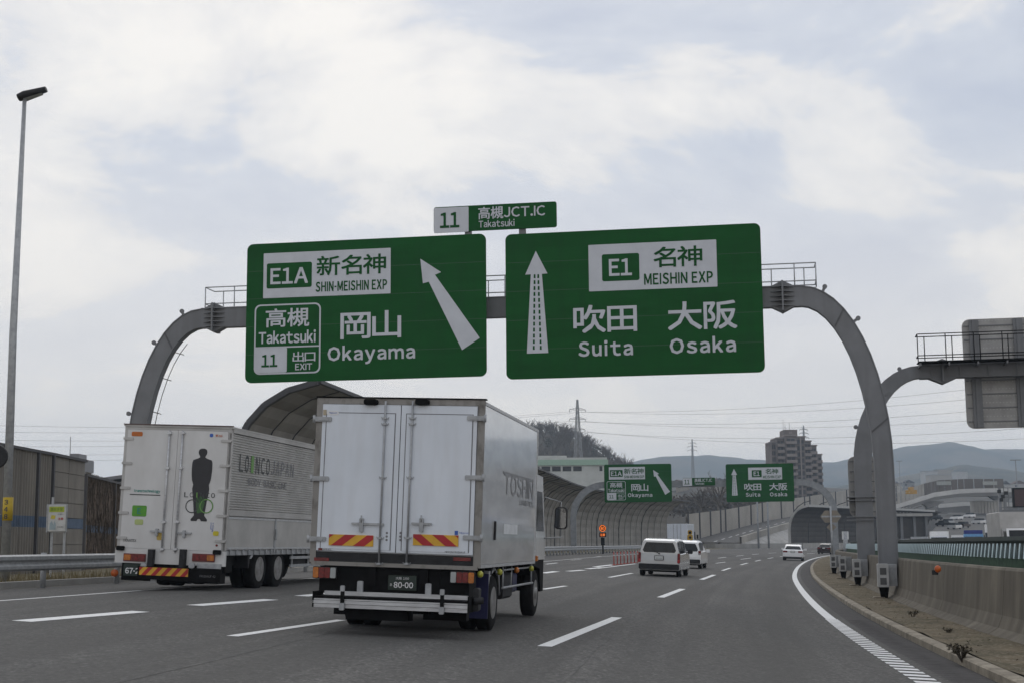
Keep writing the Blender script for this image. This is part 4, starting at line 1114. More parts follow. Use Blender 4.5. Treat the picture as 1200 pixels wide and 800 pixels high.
x, z = hx(233, 586); m = MB(); m.prism([(x - .05, z - .05), (x + .16, z - .02), (x + .10, z - .26), (x - .01, z - .28)], -.0362, -.0355); m.build('printed_patch', mat('dark green print', (.05, .13, .04)), T)
text('NN', x + .05, z + .02, .17, .15, mat('dark green print', (.05, .13, .04)), T, -.0365, .02)
for (px, py, w, h_, mt_) in ((161.5, 508, .26, .10, mat('orange sticker', (.52, .14, .02))), (164, 598, .34, .24, mat('green sticker', (.10, .34, .03))), (163.5, 611, .20, .12, mat('lime sticker', (.48, .56, .22))), (253.5, 624.5, .13, .10, mat('yellow sticker', (.62, .52, .03))), (187.5, 628, .12, .16, mat('amber sticker', (.5, .35, .08))), (254.5, 638.5, .06, .05, M_red), (248.5, 509.7, .08, .08, M_txtbl)):
    x, z = hx(px, py); m = MB(); m.cbox(x - w / 2, x + w / 2, -.0345, -.030, z - h_ / 2, z + h_ / 2, .02); m.build('sticker', mt_, T)
x, z = hx(257.5, 510); text('NPK truck', x, z, .16, .06, M_orangep, T, -.035, .02)
x, z = hx(173, 575); text('transtechnology', x, z, .62, .085, M_txtte, T, -.033, .035)
m = MB(); m.box(x - .40, x + .32, -.034, -.030, z - .09, z - .07); m.build('printed_line', M_txtk, T)
x, z = hx(164, 598); text('E', x, z, .09, .13, M_txtte, T, -.0365, .02)
x, z = hx(152.5, 632.5); text('TRANTEX', x, z, .32, .06, M_txtk, T, -.033, .02)
x, z = hx(249, 617); text('lj', x, z, .06, .2, M_txtbl, T, -.033, .02)
# lower apron with lamps, bumper
m = MB(); m.box(xl - .02, xr + .02, -.03, .06, hx(205, 661)[1], zfl + .025); m.build('rear_apron', M_dirty, T)
for px, cols in ((158.8, (M_orange, M_red, M_red)), (239.5, (M_red, M_red, M_orange))):
    x, z = hx(px, 652.7 - (px - 200) * -.004); m = MB(); m.cbox(x - .26, x + .26, -.06, -.031, z - .085, z + .085, .01); tl = m.build('tail_lamp', mat('dark lens', (.14, .008, .008), .3), T)
    for k, cc in enumerate(cols): m = MB(); m.cbox(x - .245 + k * .165, x - .085 + k * .165, -.072, -.0605, z - .06, z + .06, .015); m.build('lens', cc, tl)
for px, py in ((142.5, 641.5), (255.5, 646.5)):
    x, z = hx(px, py); m = MB(); m.cbox(x - .09, x + .09, -.09, -.03, z - .05, z + .05, .02); m.build('marker_lamp', M_blk, T)
for px in (179.5, 216.5):
    x = hx(px, 650)[0]; m = MB(); m.box(x - .06, x + .06, -.16, -.031, hx(px, 667)[1], hx(px, 643)[1]); m.build('bumper_stop', M_dgrey, T)
za_ = hx(197, 676)[1]; zb2 = hx(197, 664.5)[1]
chevron(T, hx(168, 668)[0], hx(225, 668)[0], za_ + .04, zb2, -.20, 5, .9, 'rear_bumper', .2)
m = MB(); m.box(hx(165, 668)[0], hx(262, 668)[0], -.18, -.08, za_ - .05, zb2 + .02); m.box(xl + .1, xr - .15, .1, .5, za_ - .1, zfl); m.build('bumper_beam', M_blk, T)
m = MB(); m.box(hx(232, 664)[0], hx(260, 664)[0], -.06, -.031, hx(250, 667)[1], hx(250, 660)[1]); m.build('rear_apron', M_galv, T)
x, z = hx(157, 666.5); m = MB(); m.box(x - .24, x + .26, -.02, -.005, z - .14, z + .12); pl = m.build('number_plate', M_plateg, T)
text('67-2', x - .03, z - .03, .33, .13, M_txtw, pl, -.024, .035)
x, z = hx(247, 674.5); text('FRUEHAUF 42', x, z, .36, .05, M_txtgr, T, -.19, .02)
for px in (172, 228):
    x, z = hx(px, 662); m = MB(); m.lathe([(-.03, .07), (.02, .07)], 12, 'y', (x, -.15, z)); m.build('round_lamp', M_galv, T)
x, z = hx(183, 678.5); m = MB(); m.box(x - .09, x + .05, -.1, -.08, z - .06, z + .08); m.build('tag_plate', M_galv, T)
# corrugated side: upper wing and plain gates
y_, zm = TB.hitx(268.5, 596, xr); 
zw = hx(268, 596)[1]; zg0 = hx(266, 645)[1]
nr = 30; pf = []
for k in range(nr):
    z = zw + (zt - .12 - zw) * k / nr; dz = (zt - .12 - zw) / nr
    pf += [(xr - .004, z), (xr + .014, z + dz * .25), (xr + .014, z + dz * .60), (xr - .004, z + dz * .8)]
pf = [(xr - .045, zw), *pf, (xr - .045, zt - .12)]
m = MB(); m.prism(pf, .06, LB - .03, 'y'); m.build('wing_panel', M_wing, T)
m = MB(); m.box(xr - .05, xr + .03, .05, LB, zt - .115, zt - .032); m.box(xr - .05, xr + .03, .05, LB, zw - .14, zw - .004); m.box(xr - .05, xr + .02, -.01, .055, zg0, zt - .12); m.build('side_rail', M_wing, T)
gl = (LB - .1) / 3
for k in range(3):
    y0 = .07 + k * gl; m = MB(); m.box(xr - .03, xr + .012, y0, y0 + gl - .09, zg0 + .03, zw - .16); gt = m.build('side_gate', mat('dull gate', (.46, .45, .43), .45, .1, c2=(.37, .36, .345), scale=1.5), T)
    m = MB(); m.box(xr + .013, xr + .024, y0, y0 + gl - .09, zg0 + .03, zg0 + .075); m.box(xr + .013, xr + .024, y0, y0 + gl - .09, zw - .21, zw - .165); m.build('gate_rim', M_alu, gt)
    m = MB(); m.box(xr - .03, xr + .035, y0 + gl - .085, y0 + gl - .005, zg0 - .05, zw - .16); m.cbox(xr + .036, xr + .06, y0 + gl - .1, y0 + gl + .0, zg0 + .25, zg0 + .5, .02); m.build('gate_post', M_dgrey if k else M_galv, T)
m = MB(); m.box(xr - .06, xr + .0, .05, LB, zg0 - .10, zg0 + .0)
for k in range(24): m.cbox(xr + .002, xr + .03, .25 + k * .38, .33 + k * .38, zg0 - .09, zg0 + .02, .01)
m.build('side_sill', M_galv, T)
y0, z0 = TB.hitx(279, 541, xr); y1, z1_ = TB.hitx(344, 552, xr)
word = 'LOINCOJAPAN'; cols = [M_txtk, M_txtk, M_txtg, M_txtk, M_txtk, M_txtk, M_txtgr, M_txtgr, M_txtgr, M_txtgr, M_txtgr]
hh_ = (hx(268, 530)[1] - hx(268, 550)[1]) * 1.05
zz_ = (TB.hitx(310, 546, xr)[1])
for i_, ch in enumerate(word):
    yy = y0 + (y1 - y0) * (i_ + .5) / len(word)
    text(ch, yy, zz_, (y1 - y0) / len(word) * (.72 if ch != 'I' else .5) , hh_ * (1.0 if i_ < 6 else .85), cols[i_], T, xr + .018, .015, 'yz')
y0, z0 = TB.hitx(290, 563, xr); y1, z1_ = TB.hitx(335, 570, xr)
text('BODY  BASIC  LINE', (y0 + y1) / 2, (z0 + z1_) / 2, y1 - y0, .16, M_txtgr, T, xr + .018, .02, 'yz')
# running gear
m = MB(); m.box(-.5, -.36, .2, LB + 1.5, zfl - .42, zfl - .1); m.box(.36, .5, .2, LB + 1.5, zfl - .42, zfl - .1)
m.box(xl + .05, xr - .1, .3, .75, .42, zfl - .05); m.box(xl + .1, xr - .35, .8, 4.6, .55, zfl - .05)
for yy in (2.35, 3.65): m.lathe([(-.95, .13), (-.3, .15), (-.2, .28), (.2, .28), (.3, .15), (.95, .13)], 12, 'x', (0, yy, .5))
m.build('chassis', M_blk, T)
for yy in (2.35, 3.65):
    for sx, sd in ((xl + .16, -1), (xl + .48, -1), (xr - .17, 1), (xr - .49, 1)): wheel(T, sx, yy, .47, .26, sd, .62, True)
wheel(T, xl + .2, LB + .9, .47, .28, -1); wheel(T, xr - .2, LB + .9, .47, .28, 1)
m = MB(); m.prism([(1.55, zg0 - .11), (1.62, .5), (1.66, .5), (1.75, zg0 - .11)], xr - .4, xr - .05, 'x'); m.build('mudguard', M_dgrey, T)
m = MB(); m.prism([(1.62, zg0 - .11), (1.54, .72), (1.58, .72), (1.70, zg0 - .11)], xr + .0, xr + .03, 'x'); m.build('mudguard_stay', M_alu, T)
m = MB()
for zz in (.48, .68, .88): m.box(xr - .05, xr - .01, 4.5, LB + .2, zz, zz + .07)
for yy in (4.7, 6.0, 7.3, 8.6): m.box(xr - .08, xr - .052, yy, yy + .06, .45, zg0 - .1)
m.build('side_guard', M_galv, T)
m = MB(); m.cbox(xr - .6, xr - .12, 4.8, 6.0, .5, zg0 - .12, .05); m.build('fuel_tank', M_dgrey, T)
m = MB(); m.prism([(LB + .08, .8), (LB + .08, 2.9), (LB + 1.5, 2.8), (LB + 1.95, 1.6), (LB + 1.95, .45), (LB + 1.5, .45), (LB + 1.4, 1.0), (LB + .4, 1.0)], -1.2, 1.2, 'x'); cab = m.build('cab', M_cwhite, T)
m = MB(); m.prism([(LB + .4, 1.7), (LB + .4, 2.6), (LB + 1.3, 2.6), (LB + 1.6, 1.7)], 1.203, 1.212, 'x'); m.build('side_window', M_glass, cab)

# ---- small cars: body lofted from stations (y, z_floor, z_belt, z_roof, half width low, belt, roof)
def car(name, px, py, Y, hd, label, paint, L_, Wd, Hh, kind, cat='car', pl='', grp=None):
    p = horizon_at(px, Y, 0); zg = gz(p.x, p.y); p = at(px, py, Y)
    T = empty(name, (p.x, Y, zg), -hd, label, cat, grp, ry=BETA * .9)
    w = Wd / 2
    if kind == 'van':
        st = [(0.0, .42, .95, 1.02, .93, .96, .90), (.04, .30, 1.0, 1.16, .97, 1.0, .93)]
        roof = [(0.02, .94), (.10, .985), (.3, 1.0), (.62, .99), (.74, .93)]
        belt = .60; rear_slope = .10; hood = (.78, .64, .97, .56)
    elif kind == 'hatch':
        roof = [(0.05, .93), (.14, .985), (.35, 1.0), (.58, .98), (.68, .92)]; rear_slope = .16; belt = .58; hood = (.78, .64, .97, .54)
    else:
        roof = [(0.24, .90), (.33, .985), (.45, 1.0), (.60, .97), (.66, .92)]; rear_slope = .5; belt = .64; hood = (.76, .66, .97, .52)
    # lower body outline in y-z
    bz = Hh * belt
    if kind == 'sedan': low = [(.02, .30), (0.0, .38), (0.0, .62), (.03, .68), (.14, .69), (.22, .66)]
    else: low = [(.01, .25), (0.0, .32), (0.0, .42), (.012, .60)]
    low = [(a * L_, b * Hh) for a, b in low]
    prof = low + [(hood[0] * L_, hood[1] * Hh), (.92 * L_, (hood[3] + .04) * Hh), (.985 * L_, .48 * Hh), (L_, .34 * Hh), (.99 * L_, .16 * Hh), (.03 * L_, .16 * Hh)]
    # inflate the outline sideways in layers
    m = MB(); lay = [(-1.0, .80), (-.97, .93), (-.90, 1.0), (.90, 1.0), (.97, .93), (1.0, .80)]
    n = len(prof); cyy = L_ / 2; czz = Hh * .42; V = []
    for fx, fs in lay:
        for a, b in prof:
            V.append((fx * w, cyy + (a - cyy) * (1 - (1 - fs) * .10), czz + (b - czz) * (1 - (1 - fs) * .55)))
    Fc = [(i * n + k, i * n + (k + 1) % n, (i + 1) * n + (k + 1) % n, (i + 1) * n + k) for i in range(len(lay) - 1) for k in range(n)] + [tuple(range(n)), tuple((len(lay) - 1) * n + k for k in range(n))]
    m.add(V, Fc); body = m.build('body', paint, T)
    # cabin
    rp = [(a * L_, b * Hh) for a, b in roof]; ya = (.012 if kind != 'sedan' else .12) * L_; yb = hood[0] * L_
    cab = [(ya, bz - .05)] + rp + [(yb, hood[1] * Hh - .02)]
    n = len(cab); V = []; lay2 = (-1, -.97, -.86, .86, .97, 1)
    for fx in lay2:
        for k, (a, b) in enumerate(cab):
            f_ = .95 if k in (0, n - 1) else .80 if kind != 'van' else .82
            dz = {1: .085, .97: .045, .86: 0}[abs(fx)] if k not in (0, n - 1) else 0
            V.append((fx * w * f_, a, b - dz))
    m = MB(); m.add(V, [(j * n + k, j * n + k + 1, (j + 1) * n + k + 1, (j + 1) * n + k) for j in range(5) for k in range(n - 1)] + [tuple(range(n)), tuple(range(5 * n, 6 * n)), tuple(j * n for j in range(6)), tuple(j * n + n - 1 for j in range(6))]); m.build('cabin', paint, T)
    # rear window proud of the cabin back
    a0, a1 = Vector((0, ya, bz - .02)), Vector((0, rp[0][0], rp[0][1])); nrm = Vector((0, -(a1.z - a0.z), (a1.y - a0.y))).normalized()
    lo_, hi_ = (.12, .86) if kind != 'sedan' else (.2, .92)
    q0 = a0.lerp(a1, lo_) + nrm * .012; q1 = a0.lerp(a1, hi_) + nrm * .012
    f0 = .95 + (.80 - .95) * lo_; f1 = .95 + (.80 - .95) * hi_
    if kind == 'van': f1 += .03
    wa, wb_ = w * (f0 - .13), w * (f1 - .15)
    c_ = .06
    m = MB()
    def P_(x, t): q = q0.lerp(q1, t); return (x, q.y, q.z)
    ring_ = [P_(-wa + c_, 0), P_(wa - c_, 0), P_(wa, .2), P_(wb_, .8), P_(wb_ - c_, 1), P_(-wb_ + c_, 1), P_(-wb_, .8), P_(-wa, .2)]
    m.add(ring_, [tuple(range(8))]); m.build('rear_window', M_glass, T)
    m = MB(); a = P_(0.0, -.12); b = P_(-.28, .22); m.tube([(a[0], a[1] - .03, a[2]), (b[0], b[1] - .03, b[2])], .012); m.lathe([(-.03, .03), (.03, .03)], 8, 'y', (a[0], a[1] - .01, a[2])); m.build('wiper', M_blk, T)
    # side windows
    for sgn in (-1, 1):
        for fa, fb in ((.12, .30), (.325, .50), (.52, .70)) if kind != 'sedan' else ((.30, .46), (.48, .66)):
            def zr(f):
                for k in range(len(roof) - 1):
                    if roof[k][0] <= f <= roof[k + 1][0]: return (roof[k][1] + (roof[k + 1][1] - roof[k][1]) * (f - roof[k][0]) / (roof[k + 1][0] - roof[k][0])) * Hh
                return roof[0][1] * Hh if f < roof[0][0] else Hh * (.92 - (f - roof[-1][0]) * 2.4)
            zlo = bz + .02
            def xx(z, f):
                t = (z - bz + .05) / (zr(f) - bz + .05); top = .84 if kind == 'van' else .80
                return sgn * (w * (.95 + (top - .95) * min(1, t)) + .008)
            pts4 = []
            for f in (fa, fb): pts4.append((f, zlo))
            for f in (fb, fa): pts4.append((f, zr(f) - .10))
            m = MB(); m.add([(xx(z, f), f * L_, z) for f, z in pts4], [(0, 1, 2, 3)]); m.build('side_window', M_glass, T)
        m = MB(); m.prism(rrect(sgn * (w + .13) - .11, sgn * (w + .13) + .11, bz + .0, bz + .17, .05), .68 * L_, .68 * L_ + .12); m.box(min(sgn * (w - .12), sgn * (w + .05)), max(sgn * (w - .12), sgn * (w + .05)), .69 * L_, .70 * L_, bz + .03, bz + .07); m.build('mirror', M_dgrey if kind == 'van' else paint, T)
        # tail lamps
        if kind == 'sedan': x0, x1, z0, z1_ = w * .52, w * .96, .50 * Hh, .60 * Hh
        elif kind == 'van': x0, x1, z0, z1_ = w * .88, w * 1.005, .36 * Hh, .62 * Hh
        else: x0, x1, z0, z1_ = w * .84, w * 1.0, .50 * Hh, .64 * Hh
        a, b = sorted((sgn * x0, sgn * x1)); m = MB(); m.cbox(a, b, -.02, .14, z0, z1_, .02); tl = m.build('tail_lamp', M_red, T)
        if kind != 'sedan': m = MB(); m.cbox(a + .01, b - .01, -.028, -.0205, z0 + .02, z0 + (z1_ - z0) * .35, .01); m.build('lens', M_clear if kind == 'hatch' else M_chr, tl)
    # dark bumper, plate
    m = MB(); m.cbox(-w * .97, w * .97, -.05, .10, .19 * Hh if kind != 'sedan' else .15 * Hh, (.33 if kind != 'sedan' else .24) * Hh, .03); m.build('rear_bumper', M_dgrey, T)
    if kind == 'sedan':
        m = MB(); m.cbox(-w * .95, w * .95, -.04, .12, .245 * Hh, .42 * Hh, .04); m.build('rear_bumper', paint, T)
    pz = .44 * Hh if kind == 'van' else (.38 * Hh if kind == 'hatch' else .50 * Hh)
    m = MB(); m.box(-.19, .19, -.035, -.01, pz - .02, pz + .17); m.build('plate_recess', M_dgrey, T)
    m = MB(); m.box(-.165, .165, -.05, -.036, pz, pz + .15); pt_ = m.build('number_plate', mat('white plate', (.62, .63, .62), .5), T)
    if pl: text(pl, 0, pz + .06, .24, .05, M_plateg, pt_, -.053, .0)
    m = MB(); m.box(-w * .8, w * .8, .2, L_ - .3, .12 * Hh, .22 * Hh); m.build('underbody', M_blk, T)
    r_ = .30 if Hh < 1.6 else .31
    for yy in (.20 * L_ if kind != 'van' else .17 * L_, .81 * L_):
        for sg in (-1, 1): wheel(T, sg * (w - .10), yy, r_, .19, sg, .62)
    return T
car('estate_car', 771.5, 660, 59.5, heading(6.1, 60) + .04, 'silver estate van with a black rear bumper following the lane beyond the box truck', M_sil, 4.2, 1.72, 1.56, 'van', 'van', '48-06')
car('hatchback_car', 803, 655, 78, heading(9.2, 78) + .04, 'small white hatchback half hidden behind the silver van', M_cwhite, 3.65, 1.62, 1.52, 'hatch', 'car', '12-30')
car('sedan_car', 928.5, 645, 128, heading(25.5, 128), 'white saloon car alone in the right lane where the road bends', M_cwhite, 4.5, 1.78, 1.44, 'sedan')
car('sedan_car', 965, 642, 196, heading(44, 196) + .05, 'dark maroon saloon car farthest along the bend beside the barrier', M_cdark, 4.4, 1.76, 1.46, 'sedan')

def lorry(name, px, pyb, Y, hd, label, Wd, Hh, Ln, boxm, front=False, cabm=None, zg=None, frontdoors=True, grp=None, cat='truck'):
    """simple but complete lorry; front=True faces the camera"""
    p = at(px, 640, Y); z0 = gz(p.x, p.y) if zg is None else zg
    T = empty(name, (p.x, Y, z0), -hd + (PI if front else 0), label, cat, grp)
    w = Wd / 2; cabm = cabm or M_cwhite
    if front: yb0, yb1, yc0, yc1 = 0.0, -0.1, 0, 0
    # local: y forward, rear face at y=0 when seen from behind; when front=True origin is at the nose
    off = -(Ln + 1.9) if front else 0.0
    m = MB(); m.cbox(-w, w, off, off + Ln, .95, Hh, .03); bx = m.build('cargo_box', boxm, T)
    m = MB(); m.box(-w - .01, w + .01, off - .01, off + .05, .9, .99); m.box(-.03, .03, off - .02, off - .002, 1.0, Hh - .08)
    for sx in (-.3, .3): m.box(sx * w * 1.2 - .02, sx * w * 1.2 + .02, off - .04, off - .002, .95, Hh - .06)
    m.build('rear_frame', M_galv, T)
    for sx in (-1, 1):
        m = MB(); a, b = sorted((sx * w * .6, sx * w * .95)); m.box(a, b, off - .03, off - .002 + .05, .74, .86); m.build('tail_lamp', M_red, T)
    m = MB(); m.box(-w * .5, w * .5, off + .3, off + Ln + 1.5, .5, .9); m.build('chassis', M_blk, T)
    y0 = off + Ln + .1; hc = min(Hh - .25, 2.4)
    m = MB(); m.prism([(y0, .55), (y0, hc), (y0 + 1.3, hc), (y0 + 1.7, 1.4), (y0 + 1.78, .4), (y0 + .8, .4)], -w * .93, w * .93, 'x'); cb = m.build('cab', cabm, T)
    m = MB(); q = .012
    m.add([(-w * .85, y0 + 1.67 + q, 1.48), (w * .85, y0 + 1.67 + q, 1.48), (w * .82, y0 + 1.35 + q, hc - .1), (-w * .82, y0 + 1.35 + q, hc - .1)], [(0, 1, 2, 3)]); m.build('windscreen', M_glass, cb)
    m = MB(); m.cbox(-w * .9, w * .9, y0 + 1.74, y0 + 1.84, .42, .72, .03); m.build('bumper', M_dgrey, cb)
    for sx in (-1, 1):
        m = MB(); a, b = sorted((sx * w * .62, sx * w * .86)); m.cbox(a, b, y0 + 1.76, y0 + 1.80, .80, .96, .02); m.build('headlight', M_clear, cb)
        m = MB(); a, b = sorted((sx * (w + .03), sx * (w + .22))); m.cbox(a, b, y0 + 1.5, y0 + 1.58, 1.5, 1.95, .03); m.build('mirror', M_dgrey, cb)
        m = MB(); m.add([(sx * (w * .93 + .006), y0 + .35, 1.45), (sx * (w * .93 + .006), y0 + 1.5, 1.45), (sx * (w * .93 + .006), y0 + 1.25, hc - .15), (sx * (w * .93 + .006), y0 + .35, hc - .15)], [(0, 1, 2, 3)]); m.build('side_window', M_glass, cb)
        for yy in (off + Ln * .25, y0 + .95): wheel(T, sx * (w - .15), yy, .42, .24, sx)
    return T
lorry('box_lorry', 794, 0, 150, heading(14, 112) + .05, 'white box lorry far ahead partly hidden behind the small hatchback', 2.1, 3.05, 5.0, M_white_t)
OPP = 'oncoming vehicles beyond the median barrier'
zo = -.35
lorry('oncoming_lorry', 1207, 0, 76, .17, 'largest oncoming lorry with grey box side and white cab at the right edge', 2.3, 3.3, 4.6, M_wing, True, M_cwhite, zo, grp=OPP)
lorry('oncoming_lorry', 1101, 0, 178, .30, 'bright white oncoming lorry just right of the gantry leg', 2.3, 3.05, 5.0, M_cwhite, True, M_white_t, zo, grp=OPP)
lorry('oncoming_lorry', 1123, 0, 215, .30, 'white topped oncoming lorry between the white and the blue ones', 1.9, 2.75, 4.5, M_cwhite, True, mat('dark blue cab', (.05, .07, .10), .4), zo, grp=OPP)
M_ltblue = mat('light blue lorry paint', (.16, .40, .70), .35)
lb_ = lorry('oncoming_lorry', 1141.5, 0, 190, .30, 'light blue oncoming lorry with a dark blue canopy', 2.5, 2.75, 5.0, M_ltblue, True, mat('dark blue cab', (.05, .07, .10), .4), zo, grp=OPP)
m = MB(); m.cbox(-1.2, 1.2, -4.8, -1.9, 2.76, 3.25, .05); m.build('canopy', mat('navy canopy', (.015, .03, .22), .5), lb_)
lorry('oncoming_lorry', 1077, 0, 165, .30, 'grey flatbed frame lorry beside the white oncoming car', 1.9, 2.35, 4.0, M_galv, True, M_galv, zo, grp=OPP)
lorry('oncoming_van', 1160.5, 0, 260, .32, 'small white van beyond the blue lorry', 1.6, 3.9, 4.0, M_cwhite, True, M_dgrey, 0.6, grp=OPP, cat='van')
c = car('oncoming_car', 1060.5, 640, 158, .28 + PI, 'white oncoming car next to the near gantry leg', M_cwhite, 4.2, 1.7, 1.5, 'hatch', 'car', grp=OPP); c.location.z = zo + .55

# ---------------------------------------------------------------- left side: guard rail, lamp, walls
def poly_at(path, d):
    for i in range(len(path) - 1):
        l = (path[i + 1] - path[i]).length
        if d <= l: return path[i].lerp(path[i + 1], d / l), (path[i + 1] - path[i]).normalized()
        d -= l
    return None
ZL = ZE + BANK * 13.5
gd = empty('guard_rail', (GRC[0].x, GRC[0].y, ZL), 0, 'grey steel guard rail with round posts along the left edge of the road', 'guard rail')
i_end = min(range(len(GRC)), key=lambda i: abs(GRC[i].y - 235))
GP = GRC[:i_end]
for i in range(0, len(GP) - 1, 8):
    path = [q.copy() for q in GP[i:i + 9]]
    if len(path) < 2: continue
    m = MB(); sweep(m, path, [(-0.02, .42), (-.08, .47), (-.08, .54), (-.03, .59), (-.03, .63), (-.08, .68), (-.08, .76), (-.02, .80), (0.0, .80), (-.01, .68), (.0, .61), (-.01, .54), (0.0, .42)], ZL, True); rel(m, gd); m.build('beam', M_galv, gd)
pm = MB(); pm.tube([(0, 0, -.1), (0, 0, .84)], .07, 10); pme = pm.mesh('post', M_galv)
d = 1.0; npost = 0
while True:
    r_ = poly_at(GP, d)
    if r_ is None: break
    q, t = r_; o = link('post', pme, gd); nx = Vector((-t.y, t.x, 0)); q = q + nx * .09
    o.location = (q.x - gd.location.x, q.y - gd.location.y, 0); d += 2.0 if q.y > 90 else 4.0; npost += 1
# low concrete edging behind the rail
eb = MB(); sweep(eb, GP, [(.55, -.1), (.55, .16), (.75, .16), (.75, -.1)], ZL); structure('concrete_edging', eb, M_conc)
m = MB(); q, t = poly_at(GP, [k for k in range(10, 60) if poly_at(GP, k)[0].y > 38.1][0]); 
rf = empty('delineator', (q.x - .12, q.y - .1, ZL), 0, 'orange round delineator low on the left guard rail beside the corrugated truck', 'reflector')
m = MB(); m.lathe([(-.02, .02), (-.015, .1), (.015, .1), (.02, .02)], 14, 'y', (0, 0, .28)); m.build('lens', M_orangep, rf)
m = MB(); m.tube([(0, .04, .05), (0, .04, .3)], .02); m.build('stem', M_galv, rf)
t = None
rf = empty('delineator', at(1099, 666, 24.6), 0.4, 'round orange reflector fixed on top of the concrete median barrier', 'reflector')
m = MB(); m.lathe([(-.03, .01), (-.02, .055), (0, .062), (.02, .055), (.03, .01)], 16, 'y'); m.build('lens', M_orangep, rf)
m = MB(); m.box(-.03, .03, .03, .12, -.10, -.02); m.build('bracket', M_dgrey, rf)
# verge behind the rail
vg = MB(); V = []
for q in GRC:
    t = 1; V += [Vector((q.x + .45, q.y, ZL - .02)), Vector((q.x - 3, q.y, ZL + .05)), Vector((q.x - 14 - q.y * .05, q.y + 2, ZL + .1))]
vg.add(V, [(i * 3 + k, i * 3 + k + 1, i * 3 + k + 4, i * 3 + k + 3) for i in range(len(GRC) - 1) for k in range(2)])
structure('verge', vg, M_verge)
M_grass = mat('dry grass', (0.20, 0.155, 0.075), 0.9, c2=(0.10, 0.085, 0.04), scale=3)
gm = MB()
for k in range(5200):
    y = 26 + rng.random() ** 1.2 * 32; x = gr_x(y) - .9 - rng.random() * 3.5; hgt = .10 + rng.random() * .3
    a = rng.random() * PI; lx = rng.uniform(-.12, .12); ly = rng.uniform(-.12, .12); w_ = .012
    gm.add([(x - w_ * math.cos(a), y - w_ * math.sin(a), ZL), (x + w_ * math.cos(a), y + w_ * math.sin(a), ZL), (x + lx, y + ly, ZL + hgt)], [(0, 1, 2)])
tag(gm.build('dry_grass', M_grass), 'dry brown grass growing along the verge behind the left guard rail', 'grass', kind='stuff')

# street lamp
LY = 38.5; b_ = horizon_at(5.5, LY, ZL); tp = at(29, 114, LY + .3)
lp = empty('street_lamp', (b_.x, LY, ZL), 0, 'tall slim grey street lamp with a slanted flat head at the far left', 'street lamp')
hgt = tp.z - ZL; lean = tp.x - b_.x
m = MB(); m.tube([(0, 0, 0), (lean * .5, 0, hgt * .5), (lean, .3, hgt)], [.125, .10, .055], 14); m.build('pole', M_galv, lp)
m = MB(); m.tube([(lean - .18, .3, hgt - .02), (lean + .0, .3, hgt + .04), (lean + .60, .3, hgt + .22)], [.10, .13, .08], 8)
m.v = [(x, y * 1.0 + (y - .3) * .5, z) for x, y, z in m.v]; m.build('lamp_head', M_dgrey, lp)
m = MB(); m.add([(lean + .0, .16, hgt - .09), (lean + .5, .2, hgt + .09), (lean + .5, .4, hgt + .09), (lean, .44, hgt - .09)], [(0, 1, 2, 3)]); m.build('lens', M_clear, lp)
m = MB(); zz = (643 - 613) / F * LY + CAMH
m.lathe([(0, .135), (.62, .135)], 14, 'z', (.0, 0, zz - .35)); yp = m.build('number_band', mat('yellow band', (.55, .38, .02), .6), lp)
for k, ch in enumerate('348'): text(ch, 0, zz + .14 - k * .19, .10, .13, M_txtk, yp, -.14, .03)
# round mirror or sign at the left frame edge
p_ = at(-1, 534, 37); sg = empty('round_sign', (p_.x - .25, p_.y, ZL), .3, 'dark round sign back on a post at the left picture edge behind the lamp', 'road sign')
m = MB(); m.lathe([(-.03, .30), (.03, .33)], 24, 'y', (.13, 0, p_.z - ZL)); m.build('disc', M_dgrey, sg)
m = MB(); m.tube([(.13, .08, 0), (.13, .08, p_.z - ZL)], .045, 8); m.build('post', M_galv, sg)

